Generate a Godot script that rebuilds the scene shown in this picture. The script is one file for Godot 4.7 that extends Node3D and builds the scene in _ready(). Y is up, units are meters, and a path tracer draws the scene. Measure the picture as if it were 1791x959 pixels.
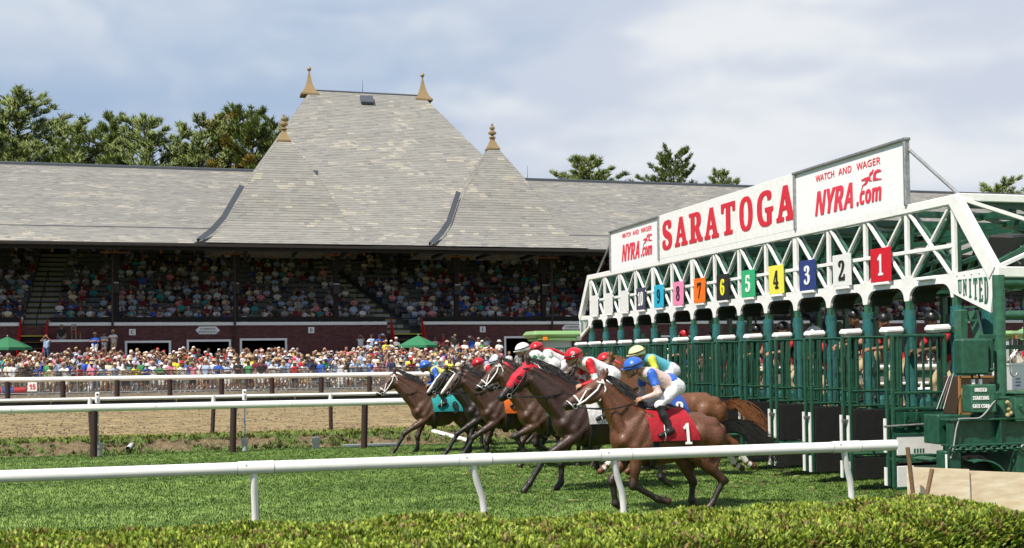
extends Node3D

const STALL := 1.208
const GX := 11.2            # front plane of the starting gate
const HUGE_X := 400.0

var M := {}
var rng := RandomNumberGenerator.new()
var used := {}

# ---------------------------------------------------------------- mesh builder
class B:
	var v := PackedVector3Array()
	var n := PackedVector3Array()
	var c := PackedColorArray()
	var t := PackedVector2Array()
	var col := Color(1, 1, 1)

	func tri(a: Vector3, b: Vector3, d: Vector3, na: Vector3, nb: Vector3, nd: Vector3) -> void:
		if (b - a).cross(d - a).dot(na + nb + nd) > 0.0:
			v.append(a); v.append(d); v.append(b)
			n.append(na); n.append(nd); n.append(nb)
		else:
			v.append(a); v.append(b); v.append(d)
			n.append(na); n.append(nb); n.append(nd)
		c.append(col); c.append(col); c.append(col)
		t.append(Vector2.ZERO); t.append(Vector2.ZERO); t.append(Vector2.ZERO)

	func flat(a: Vector3, b: Vector3, d: Vector3, hint: Vector3) -> void:
		var m := (b - a).cross(d - a).normalized()
		if m.dot(hint) < 0.0:
			m = -m
		tri(a, b, d, m, m, m)

	func quad(a: Vector3, b: Vector3, d: Vector3, e: Vector3, hint: Vector3) -> void:
		flat(a, b, d, hint)
		flat(a, d, e, hint)

	func box(o: Vector3, size: Vector3, bas := Basis.IDENTITY, bev := 0.0) -> void:
		var h := size * 0.5
		if bev <= 0.0:
			for ax in 3:
				for s: float in [-1.0, 1.0]:
					var w := Vector3.ZERO; w[ax] = s * h[ax]
					var p := Vector3.ZERO; p[(ax + 1) % 3] = h[(ax + 1) % 3]
					var q := Vector3.ZERO; q[(ax + 2) % 3] = h[(ax + 2) % 3]
					quad(o + bas * (w + p + q), o + bas * (w + p - q), o + bas * (w - p - q), o + bas * (w - p + q), bas * w)
			return
		var e := minf(bev, minf(h.x, minf(h.y, h.z)) * 0.95)
		for ax in 3:
			var a1 := (ax + 1) % 3
			var a2 := (ax + 2) % 3
			for s: float in [-1.0, 1.0]:
				var w := Vector3.ZERO; w[ax] = s * h[ax]
				var p := Vector3.ZERO; p[a1] = h[a1] - e
				var q := Vector3.ZERO; q[a2] = h[a2] - e
				quad(o + bas * (w + p + q), o + bas * (w + p - q), o + bas * (w - p - q), o + bas * (w - p + q), bas * w)
				for s2: float in [-1.0, 1.0]:
					var k := Vector3.ZERO; k[a2] = h[a2] - e
					var u1 := Vector3.ZERO; u1[ax] = s * h[ax]; u1[a1] = s2 * (h[a1] - e)
					var u2 := Vector3.ZERO; u2[ax] = s * (h[ax] - e); u2[a1] = s2 * h[a1]
					quad(o + bas * (u1 + k), o + bas * (u1 - k), o + bas * (u2 - k), o + bas * (u2 + k), bas * (u1 + u2))
		for sx: float in [-1.0, 1.0]:
			for sy: float in [-1.0, 1.0]:
				for sz: float in [-1.0, 1.0]:
					var sg := Vector3(sx, sy, sz)
					flat(o + bas * (sg * Vector3(h.x, h.y - e, h.z - e)), o + bas * (sg * Vector3(h.x - e, h.y, h.z - e)), o + bas * (sg * Vector3(h.x - e, h.y - e, h.z)), bas * sg)

	# rectangular bar from a to b; w across, h along "up"
	func bar(a: Vector3, b: Vector3, w: float, h: float, up := Vector3.UP, bev := 0.0) -> void:
		var f := (b - a).normalized()
		var s := f.cross(up)
		if s.length() < 0.01:
			s = f.cross(Vector3.RIGHT)
		s = s.normalized()
		var u := s.cross(f).normalized()
		box((a + b) * 0.5, Vector3(w, h, (b - a).length()), Basis(s, u, -f), bev)

	func tube(p: PackedVector3Array, r: PackedFloat32Array, k := 10, caps := true) -> void:
		var m := p.size()
		var dirs := PackedVector3Array()
		for i in m:
			dirs.append((p[mini(i + 1, m - 1)] - p[maxi(i - 1, 0)]).normalized())
		var s := dirs[0].cross(Vector3.UP)
		if s.length() < 0.1:
			s = dirs[0].cross(Vector3.RIGHT)
		s = s.normalized()
		var rings := []
		var norms := []
		for i in m:
			s = (s - dirs[i] * s.dot(dirs[i])).normalized()
			var u := dirs[i].cross(s)
			var ring := PackedVector3Array()
			var nn := PackedVector3Array()
			for j in k:
				var a := TAU * j / k
				var d := s * cos(a) + u * sin(a)
				nn.append(d)
				ring.append(p[i] + d * r[i])
			rings.append(ring)
			norms.append(nn)
		for i in m - 1:
			var ra: PackedVector3Array = rings[i]
			var rb: PackedVector3Array = rings[i + 1]
			var na: PackedVector3Array = norms[i]
			var nb: PackedVector3Array = norms[i + 1]
			for j in k:
				var j2 := (j + 1) % k
				tri(ra[j], ra[j2], rb[j2], na[j], na[j2], nb[j2])
				tri(ra[j], rb[j2], rb[j], na[j], nb[j2], nb[j])
		if caps:
			for e in [0, m - 1]:
				var hint: Vector3 = -dirs[0] if e == 0 else dirs[m - 1]
				var ring: PackedVector3Array = rings[e]
				for j in k:
					flat(p[e], ring[j], ring[(j + 1) % k], hint)

	func rod(a: Vector3, b: Vector3, r0: float, r1 := -1.0, k := 8, caps := true) -> void:
		tube(PackedVector3Array([a, b]), PackedFloat32Array([r0, r0 if r1 < 0.0 else r1]), k, caps)

	# profile of (radius, height) turned about the local y axis
	func lathe(prof: PackedVector2Array, o: Vector3, k := 14, bas := Basis.IDENTITY, square := false) -> void:
		for i in prof.size() - 1:
			var a := prof[i]
			var b := prof[i + 1]
			var d := Vector2(b.y - a.y, a.x - b.x).normalized()
			for j in k:
				var t0 := TAU * (j + (0.5 if square else 0.0)) / k
				var t1 := TAU * (j + 1 + (0.5 if square else 0.0)) / k
				var e0 := Vector3(cos(t0), 0, sin(t0))
				var e1 := Vector3(cos(t1), 0, sin(t1))
				var em := ((e0 + e1) * 0.5).normalized()
				var n0 := bas * ((em if square else e0) * d.x + Vector3.UP * d.y).normalized()
				var n1 := bas * ((em if square else e1) * d.x + Vector3.UP * d.y).normalized()
				var p00 := o + bas * (e0 * a.x + Vector3.UP * a.y)
				var p01 := o + bas * (e1 * a.x + Vector3.UP * a.y)
				var p10 := o + bas * (e0 * b.x + Vector3.UP * b.y)
				var p11 := o + bas * (e1 * b.x + Vector3.UP * b.y)
				if b.x > 0.0001: tri(p00, p10, p11, n0, n0, n1)
				if a.x > 0.0001: tri(p00, p11, p01, n0, n1, n1)

	# flat outline (x, y) given a depth along z, placed by xf
	func prism(poly: PackedVector2Array, depth: float, xf: Transform3D) -> void:
		var idx := Geometry2D.triangulate_polygon(poly)
		for i in range(0, idx.size(), 3):
			for s: float in [-0.5, 0.5]:
				var q := []
				for k in 3:
					var p := poly[idx[i + k]]
					q.append(xf * Vector3(p.x, p.y, s * depth))
				flat(q[0], q[1], q[2], xf.basis * Vector3(0, 0, s))
		var cw := Geometry2D.is_polygon_clockwise(poly)
		for i in poly.size():
			var a := poly[i]
			var b := poly[(i + 1) % poly.size()]
			var o := Vector2(b.y - a.y, a.x - b.x)
			if cw: o = -o
			quad(xf * Vector3(a.x, a.y, -depth / 2), xf * Vector3(b.x, b.y, -depth / 2), xf * Vector3(b.x, b.y, depth / 2), xf * Vector3(a.x, a.y, depth / 2), xf.basis * Vector3(o.x, o.y, 0))

	func ball(o: Vector3, r: Vector3, k := 10, m := 6, bas := Basis.IDENTITY) -> void:
		var inv := Vector3(1.0 / r.x, 1.0 / r.y, 1.0 / r.z)
		for i in m:
			for j in k:
				var q := []
				for e in [[i, j], [i + 1, j], [i + 1, j + 1], [i, j + 1]]:
					var th: float = PI * e[0] / m
					var ph: float = TAU * e[1] / k
					q.append(Vector3(sin(th) * cos(ph), cos(th), sin(th) * sin(ph)))
				var p := q.map(func(d): return o + bas * (d * r))
				var nn := q.map(func(d): return (bas * (d * inv)).normalized())
				if i < m - 1: tri(p[0], p[1], p[2], nn[0], nn[1], nn[2])
				if i > 0: tri(p[0], p[2], p[3], nn[0], nn[2], nn[3])

	func mesh() -> ArrayMesh:
		var a := []
		a.resize(Mesh.ARRAY_MAX)
		a[Mesh.ARRAY_VERTEX] = v
		a[Mesh.ARRAY_NORMAL] = n
		a[Mesh.ARRAY_COLOR] = c
		a[Mesh.ARRAY_TEX_UV] = t
		var m := ArrayMesh.new()
		if v.size():
			m.add_surface_from_arrays(Mesh.PRIMITIVE_TRIANGLES, a)
		return m

# ---------------------------------------------------------------- naming and tagging
func numbered(called: String) -> String:
	var k: int = used.get(called, -1) + 1
	used[called] = k
	return called if k == 0 else "%s_%03d" % [called, k]

func tag(o: Node3D, label: String, category: String, group := "", kind := "") -> Node3D:
	o.set_meta("label", label)
	o.set_meta("category", category)
	if group: o.set_meta("group", group)
	if kind: o.set_meta("kind", kind)
	return o

func thing(called: String, label: String, category: String, at := Vector3.ZERO, turn := 0.0, group := "") -> Node3D:
	var o := Node3D.new()
	o.name = numbered(called)
	add_child(o)
	o.position = at
	o.rotation.y = turn
	tag(o, label, category, group)
	return o

func node(called: String, parent: Node3D, at := Vector3.ZERO) -> Node3D:
	var o := Node3D.new()
	o.name = called
	o.position = at
	parent.add_child(o, true)
	return o

func obj(called: String, b, m: Material, parent: Node3D = null) -> MeshInstance3D:
	var o := MeshInstance3D.new()
	o.mesh = b.mesh() if b is B else b
	o.material_override = m
	if parent:
		o.name = called
		parent.add_child(o, true)
	else:
		o.name = numbered(called)
		add_child(o)
	return o

func struct(called: String, b, m: Material) -> MeshInstance3D:
	var o := obj(called, b, m)
	o.set_meta("kind", "structure")
	return o

func stuff(o: Node3D) -> Node3D:
	o.set_meta("kind", "stuff")
	return o

func scatter(called: String, mesh: Mesh, m: Material, places: Array, tints: Array, parent: Node3D = null) -> MultiMeshInstance3D:
	var mm := MultiMesh.new()
	mm.transform_format = MultiMesh.TRANSFORM_3D
	mm.use_colors = tints.size() > 0
	mm.mesh = mesh
	mm.instance_count = places.size()
	for i in places.size():
		mm.set_instance_transform(i, places[i])
		if tints.size(): mm.set_instance_color(i, tints[i])
	var o := MultiMeshInstance3D.new()
	o.multimesh = mm
	o.material_override = m
	if parent:
		o.name = called
		parent.add_child(o, true)
	else:
		o.name = numbered(called)
		add_child(o)
	o.set_meta("kind", "stuff")
	return o

# ---------------------------------------------------------------- materials (r, g, b are linear base colours)
var tex := {}
func noise_tex(key: String, freq: float, lo: Color, hi: Color, octaves := 4, seed_ := 1, size := 512, kind := FastNoiseLite.TYPE_SIMPLEX_SMOOTH) -> Texture2D:
	if not tex.has(key):
		var f := FastNoiseLite.new()
		f.noise_type = kind
		f.seed = seed_
		f.frequency = freq
		f.fractal_octaves = octaves
		var im := f.get_seamless_image(size, size, false, false, 0.1, true)
		im.convert(Image.FORMAT_RGB8)
		for y in size:
			for x in size:
				im.set_pixel(x, y, lo.lerp(hi, im.get_pixel(x, y).r))
		tex[key] = ImageTexture.create_from_image(im)
	return tex[key]

func mat(key: String, r: float, g: float, b: float, rough := 0.7, metal := 0.0) -> StandardMaterial3D:
	if M.has(key):
		return M[key]
	var m := StandardMaterial3D.new()
	m.resource_name = key
	m.albedo_color = Color(r, g, b).linear_to_srgb()
	m.roughness = rough
	m.metallic = metal
	M[key] = m
	return m

func worn(m: StandardMaterial3D, t: Texture2D, scale := 0.5) -> StandardMaterial3D:
	m.albedo_texture = t
	m.uv1_triplanar = true
	m.uv1_world_triplanar = true
	m.uv1_scale = Vector3(scale, scale, scale)
	return m

func relief(m: StandardMaterial3D, t: Texture2D, cm: float, scale := -1.0) -> StandardMaterial3D:
	m.heightmap_enabled = true
	m.heightmap_texture = t
	m.heightmap_scale = cm
	m.uv1_triplanar = true
	m.uv1_world_triplanar = true
	if scale > 0.0: m.uv1_scale = Vector3(scale, scale, scale)
	return m

func tinted(key: String, rough := 0.7, metal := 0.0) -> StandardMaterial3D:
	var m := mat(key, 1, 1, 1, rough, metal)
	m.vertex_color_use_as_albedo = true
	return m

func vary(c: Color, by: float) -> Color:
	var k := 1.0 + rng.randf_range(-by, by)
	return Color(c.r * k, c.g * k, c.b * k)

func writing(called: String, text: String, size: float, m: Material, xf: Transform3D, parent: Node3D, font := "Droid Sans", width := 1.0, weight := 400, depth := 0.01) -> MeshInstance3D:
	var f := SystemFont.new()
	f.font_names = PackedStringArray([font])
	f.font_weight = weight
	var t := TextMesh.new()
	t.text = text
	t.font = f
	t.font_size = 64
	t.pixel_size = size / 46.0      # size = height of a capital letter
	t.depth = depth
	t.curve_step = 2.0
	var o := MeshInstance3D.new()
	o.mesh = t
	o.material_override = m
	o.name = called
	parent.add_child(o, true)
	o.transform = xf * Transform3D(Basis.IDENTITY.scaled(Vector3(width, 1, 1)), Vector3.ZERO)
	return o

# ================================================================ the scene
func _ready() -> void:
	rng.seed = 20240817
	make_camera()
	make_sky()
	make_sun()
	make_materials()
	make_ground()
	make_grandstand()
	make_trees()
	make_rails()
	make_gate()
	make_horses()
	make_crowd()
	make_field_things()
	make_hedges()
	make_grass()

func make_camera() -> void:
	var cam := Camera3D.new()
	cam.name = "camera"
	# axes found from the vanishing points of the rails and of the starting gate
	var right := Vector3(0.96454485, -0.01120443, 0.26368103)
	var down := Vector3(-0.00409349, -0.99961337, -0.02750196)
	var fwd := Vector3(0.26388722, 0.02544749, -0.9642178)
	cam.transform = Transform3D(Basis(right, -down, -fwd).orthonormalized(), Vector3(0, 2.22, 0))
	cam.near = 0.1
	cam.far = 4000.0
	cam.projection = Camera3D.PROJECTION_FRUSTUM
	cam.size = 959.0 / 1998.4 * 0.1
	cam.frustum_offset = Vector2(0, 95.5 / 1998.4 * 0.1)
	add_child(cam)
	cam.current = true

func make_sky() -> void:
	var f := FastNoiseLite.new()
	f.seed = 5
	f.frequency = 1.0
	f.fractal_octaves = 6
	f.fractal_gain = 0.52
	var g := FastNoiseLite.new()
	g.seed = 11
	g.frequency = 1.0
	g.fractal_octaves = 4
	var w := 1536
	var h := 768
	var im := Image.create(w, h, false, Image.FORMAT_RGBF)
	for y in h:
		var el := PI * (0.5 - (y + 0.5) / h)
		for x in w:
			var az := TAU * (x + 0.5) / w
			var d := Vector3(cos(el) * sin(az), sin(el), -cos(el) * cos(az))
			var c := Color(0.30, 0.33, 0.33)
			if d.y > -0.02:
				var hgt := clampf(d.y, 0.0, 1.0)
				c = Color(0.25, 0.33, 0.45).lerp(Color(0.17, 0.26, 0.46), smoothstep(0.25, 0.9, hgt))
				c = c.lerp(Color(0.36, 0.45, 0.58), exp(-hgt * 16.0) * 0.2)
				# a broken layer of soft cloud, thicker towards the right of the view
				var p := Vector3(d.x, d.y * 2.2, d.z) * 2.1
				var warp := g.get_noise_3d(p.x * 1.5, p.y * 1.5, p.z * 1.5) * 0.5
				var n := f.get_noise_3d(p.x + warp, p.y, p.z + warp)
				var big := g.get_noise_3d(p.x * 0.6 + 7.0, p.y * 0.6, p.z * 0.6)
				var cover := smoothstep(-0.42, 0.62, n * 0.62 + big * 0.2 + sin(az - 0.07) * 1.25 + hgt * 0.65 - 0.07)
				var lit := f.get_noise_3d(p.x * 1.6 + 3.1, p.y * 2.6, p.z * 1.6)
				var cl := Color(0.41, 0.445, 0.515).lerp(Color(0.555, 0.57, 0.585), smoothstep(-0.30, 0.42, lit + n * 0.45))
				c = c.lerp(cl, cover * 0.95)
			im.set_pixel(x, y, c)
	var pano := PanoramaSkyMaterial.new()
	pano.panorama = ImageTexture.create_from_image(im)
	pano.energy_multiplier = 1.12
	var sky := Sky.new()
	sky.sky_material = pano
	var env := Environment.new()
	env.background_mode = Environment.BG_SKY
	env.sky = sky
	env.tonemap_mode = Environment.TONE_MAPPER_LINEAR
	env.tonemap_exposure = 1.38
	env.sdfgi_enabled = true
	env.ssao_enabled = true
	env.ssil_enabled = true
	var we := WorldEnvironment.new()
	we.name = "world"
	we.environment = env
	add_child(we)

func make_sun() -> void:
	var sun := DirectionalLight3D.new()
	sun.name = "sun"
	sun.light_color = Color(1.0, 0.96, 0.9)
	sun.light_energy = 1.42
	sun.light_angular_distance = 0.5
	sun.shadow_enabled = true
	add_child(sun)
	sun.look_at_from_position(Vector3(-0.72, 1.05, 0.46), Vector3.ZERO)

func make_materials() -> void:
	var grime := noise_tex("grime", 0.02, Color(0.72, 0.72, 0.72), Color(1, 1, 1), 5, 3)
	var fine := noise_tex("fine", 0.08, Color(0.0, 0.0, 0.0), Color(1, 1, 1), 5, 9)
	worn(mat("white_paint", 0.84, 0.84, 0.83, 0.4), noise_tex("soft", 0.015, Color(0.93, 0.93, 0.93), Color(1, 1, 1), 5, 21), 0.6)
	worn(mat("white_rail", 0.84, 0.84, 0.83, 0.35), noise_tex("soft", 0.015, Color(0.9, 0.9, 0.9), Color(1, 1, 1), 5, 21), 0.5)
	worn(mat("gate_green", 0.021, 0.102, 0.060, 0.38), grime, 0.7)
	worn(mat("light_green", 0.042, 0.155, 0.094, 0.4), grime, 0.7)
	worn(mat("teal_vinyl", 0.012, 0.19, 0.19, 0.4), grime, 1.2)
	relief(M.teal_vinyl, fine, 1.5, 3.0)
	worn(mat("black_rubber", 0.012, 0.012, 0.013, 0.7), grime, 0.7)
	worn(mat("brown_post", 0.045, 0.020, 0.017, 0.8), grime, 1.5)
	worn(mat("wood", 0.42, 0.30, 0.17, 0.8), grime, 1.0)
	worn(mat("galvanised", 0.45, 0.46, 0.46, 0.45, 0.6), grime, 0.8)
	worn(mat("concrete", 0.34, 0.31, 0.26, 0.9), grime, 0.4)
	worn(mat("dark_steel", 0.02, 0.02, 0.022, 0.6), grime, 0.6)
	mat("red_paint", 0.55, 0.015, 0.02, 0.4)
	mat("sign_red", 0.60, 0.018, 0.035, 0.5)
	mat("black", 0.01, 0.01, 0.01, 0.5)

# ================================================================ ground
# the lie of the land across the track, as height over z
func land(z: float) -> float:
	if z > -29.0: return 0.0
	if z > -30.3: return 0.24 * smoothstep(0.0, 1.0, (-29.0 - z) / 1.3)
	if z > -31.6: return 0.24
	if z > -62.6: return lerpf(0.2, 0.42, (-31.6 - z) / 31.0)
	if z > -64.0: return 0.43
	return lerpf(0.5, 1.5, clampf((-64.2 - z) / 15.8, 0.0, 1.0))

func sheet(zs: Array, x0: float, x1: float, step: float, bump: Callable) -> B:
	var b := B.new()
	var nx := int((x1 - x0) / step)
	for k in zs.size() - 1:
		for i in nx:
			var q := []
			for e in [[i, k], [i + 1, k], [i + 1, k + 1], [i, k + 1]]:
				var x: float = x0 + e[0] * step
				var z: float = zs[e[1]]
				q.append(Vector3(x, bump.call(x, z), z))
			var nn := []
			for p: Vector3 in q:
				var dx: float = bump.call(p.x + 0.05, p.z) - bump.call(p.x - 0.05, p.z)
				var dz: float = bump.call(p.x, p.z + 0.05) - bump.call(p.x, p.z - 0.05)
				nn.append(Vector3(-dx * 10.0, 1, -dz * 10.0).normalized())
			b.tri(q[0], q[1], q[2], nn[0], nn[1], nn[2])
			b.tri(q[0], q[2], q[3], nn[0], nn[2], nn[3])
	return b

func flat_sheet(x0: float, x1: float, z0: float, y0: float, z1: float, y1: float) -> B:
	var b := B.new()
	b.quad(Vector3(x0, y0, z0), Vector3(x1, y0, z0), Vector3(x1, y1, z1), Vector3(x0, y1, z1), Vector3.UP)
	return b

func make_ground() -> void:
	var far_ground := mat("far_ground", 0.10, 0.13, 0.05, 0.95)
	struct("ground", flat_sheet(-3000, 3000, 3000, -0.35, -3000, -0.35), far_ground)
	# turf course
	var turf := mat("turf", 1, 1, 1, 0.95)
	turf.albedo_texture = noise_tex("turf", 0.03, Color(0.30, 0.43, 0.13), Color(0.42, 0.55, 0.20), 6, 40)
	turf.uv1_triplanar = true
	turf.uv1_world_triplanar = true
	turf.uv1_scale = Vector3(0.28, 0.28, 0.5)
	relief(turf, noise_tex("fine", 0.08, Color.BLACK, Color.WHITE, 5, 9), 2.0)
	turf.uv1_scale = Vector3(0.28, 0.28, 0.5)
	struct("turf_course", flat_sheet(-HUGE_X, HUGE_X, 60, 0.0, -29.02, 0.0), turf)
	# bank up to the dirt track: bare earth with weeds growing on it
	var earth := mat("bank_earth", 1, 1, 1, 0.95)
	earth.albedo_texture = noise_tex("earth", 0.025, Color(0.28, 0.235, 0.16), Color(0.60, 0.53, 0.40), 6, 77)
	relief(earth, noise_tex("fine", 0.08, Color.BLACK, Color.WHITE, 5, 9), 5.0, 0.5)
	var lump := FastNoiseLite.new()
	lump.seed = 4
	lump.frequency = 0.9
	lump.fractal_octaves = 4
	var bank := func(x: float, z: float) -> float:
		var on := smoothstep(-28.95, -29.5, z) * smoothstep(-32.2, -31.3, z)
		return land(z) - 0.01 + on * lump.get_noise_2d(x, z * 1.4) * 0.13
	var zs := []
	for i in 27: zs.append(-28.9 - i * 0.14)
	struct("earth_bank", sheet(zs, -14.0, 16.0, 0.14, bank), earth)
	struct("earth_bank_beyond", flat_sheet(-HUGE_X, -14.0, -28.9, -0.01, -32.5, 0.24), earth)
	struct("earth_bank_beyond_gate", flat_sheet(16.0, HUGE_X, -28.9, -0.01, -32.5, 0.24), earth)
	# dirt track, harrowed lengthways
	var dirt := mat("dirt", 1, 1, 1, 0.97)
	dirt.albedo_texture = noise_tex("dirt", 0.02, Color(0.43, 0.37, 0.255), Color(0.67, 0.60, 0.44), 6, 51)
	relief(dirt, noise_tex("clods", 0.05, Color.BLACK, Color.WHITE, 6, 15), 9.0)
	dirt.uv1_scale = Vector3(0.10, 0.4, 0.33)
	var furrow := FastNoiseLite.new()
	furrow.seed = 8
	furrow.frequency = 1.0
	furrow.fractal_octaves = 3
	var ridges := func(x: float, z: float) -> float:
		return lerpf(0.2, 0.42, clampf((-31.5 - z) / 31.0, 0.0, 1.0)) + furrow.get_noise_2d(x * 0.12, z * 2.6) * 0.055 + furrow.get_noise_2d(x * 1.3, z * 3.0) * 0.03
	zs = []
	var z := -31.75
	while z > -62.6:
		zs.append(z)
		z -= lerpf(0.10, 0.5, (-31.75 - z) / 31.0)
	zs.append(-62.6)
	struct("dirt_track", sheet(zs, -22.0, 34.0, 0.5, ridges), dirt)
	struct("dirt_track_far_end", flat_sheet(34.0, HUGE_X, -31.75, 0.2, -62.6, 0.42), dirt)
	struct("dirt_track_near_end", flat_sheet(-HUGE_X, -22.0, -31.75, 0.2, -62.6, 0.42), dirt)
	var verge := mat("verge", 1, 1, 1, 0.95)
	verge.albedo_texture = noise_tex("verge", 0.02, Color(0.38, 0.33, 0.22), Color(0.52, 0.48, 0.33), 5, 61)
	verge.uv1_triplanar = true; verge.uv1_world_triplanar = true; verge.uv1_scale = Vector3(0.3, 0.3, 0.3)
	struct("track_verge", flat_sheet(-HUGE_X, HUGE_X, -62.5, 0.43, -64.0, 0.44), verge)
	var kerb := B.new()
	kerb.box(Vector3(0, 0.36, -64.1), Vector3(2 * HUGE_X, 0.42, 0.35))
	struct("fence_kerb", kerb, M.concrete)
	var asphalt := mat("asphalt", 1, 1, 1, 0.95)
	asphalt.albedo_texture = noise_tex("asphalt", 0.03, Color(0.30, 0.30, 0.29), Color(0.42, 0.41, 0.39), 5, 71)
	asphalt.uv1_triplanar = true; asphalt.uv1_world_triplanar = true; asphalt.uv1_scale = Vector3(0.3, 0.3, 0.3)
	struct("apron", flat_sheet(-HUGE_X, HUGE_X, -64.2, 0.504, -80.0, 1.5), asphalt)

# ================================================================ grandstand
const WALL_Z := -80.0
const EAVE_Z := -75.5

# rows of single slates from a lower edge to an upper edge; both side edges are polylines
func slates(b: B, left: PackedVector3Array, right: PackedVector3Array, row: float, wide: float, out: Vector3) -> void:
	for s in left.size() - 1:
		var length := ((left[s + 1] + right[s + 1]) * 0.5 - (left[s] + right[s]) * 0.5).length()
		var rows := maxi(1, roundi(length / row))
		for k in rows:
			var t0 := float(k) / rows
			var t1 := float(k + 1) / rows
			var a0 := left[s].lerp(left[s + 1], t0)
			var a1 := left[s].lerp(left[s + 1], t1)
			var b0 := right[s].lerp(right[s + 1], t0)
			var b1 := right[s].lerp(right[s + 1], t1)
			var span := (b0 - a0).length()
			if span < 0.05: continue
			var nrm := (b0 - a0).cross(a1 - a0).normalized()
			if nrm.dot(out) < 0.0: nrm = -nrm
			var u := -rng.randf() * wide
			var streak := rng.randf_range(-0.06, 0.06)
			while u < span:
				var w := wide * rng.randf_range(0.75, 1.3)
				var f0 := clampf(u / span, 0.0, 1.0)
				var f1 := clampf((u + w) / span, 0.0, 1.0)
				u += w
				if f1 - f0 < 0.00001: continue
				var lift := nrm * rng.randf_range(0.010, 0.024)
				var p := a0.lerp(b0, f0) + lift
				var q := a0.lerp(b0, f1) + lift
				var r := a1.lerp(b1, f1)
				var e := a1.lerp(b1, f0)
				var tone := slate_noise.get_noise_3d(p.x * 0.35, p.y * 0.9, p.z * 0.9)
				var k2 := 0.258 * (1.0 + streak + rng.randf_range(-0.08, 0.07) + tone * 0.08)
				b.col = Color(k2 * 1.0, k2 * 0.985, k2 * 0.92)
				if tone > 0.24 and rng.randf() < 0.5 or rng.randf() < 0.02:
					b.col = Color(0.345, 0.325, 0.28) * rng.randf_range(0.9, 1.12)
				elif rng.randf() < 0.03:
					b.col = Color(0.205, 0.205, 0.205)
				b.tri(p, q, r, nrm, nrm, nrm)
				b.tri(p, r, e, nrm, nrm, nrm)
				b.quad(p, q, q - lift * 1.3, p - lift * 1.3, out)

var slate_noise := FastNoiseLite.new()

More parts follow.
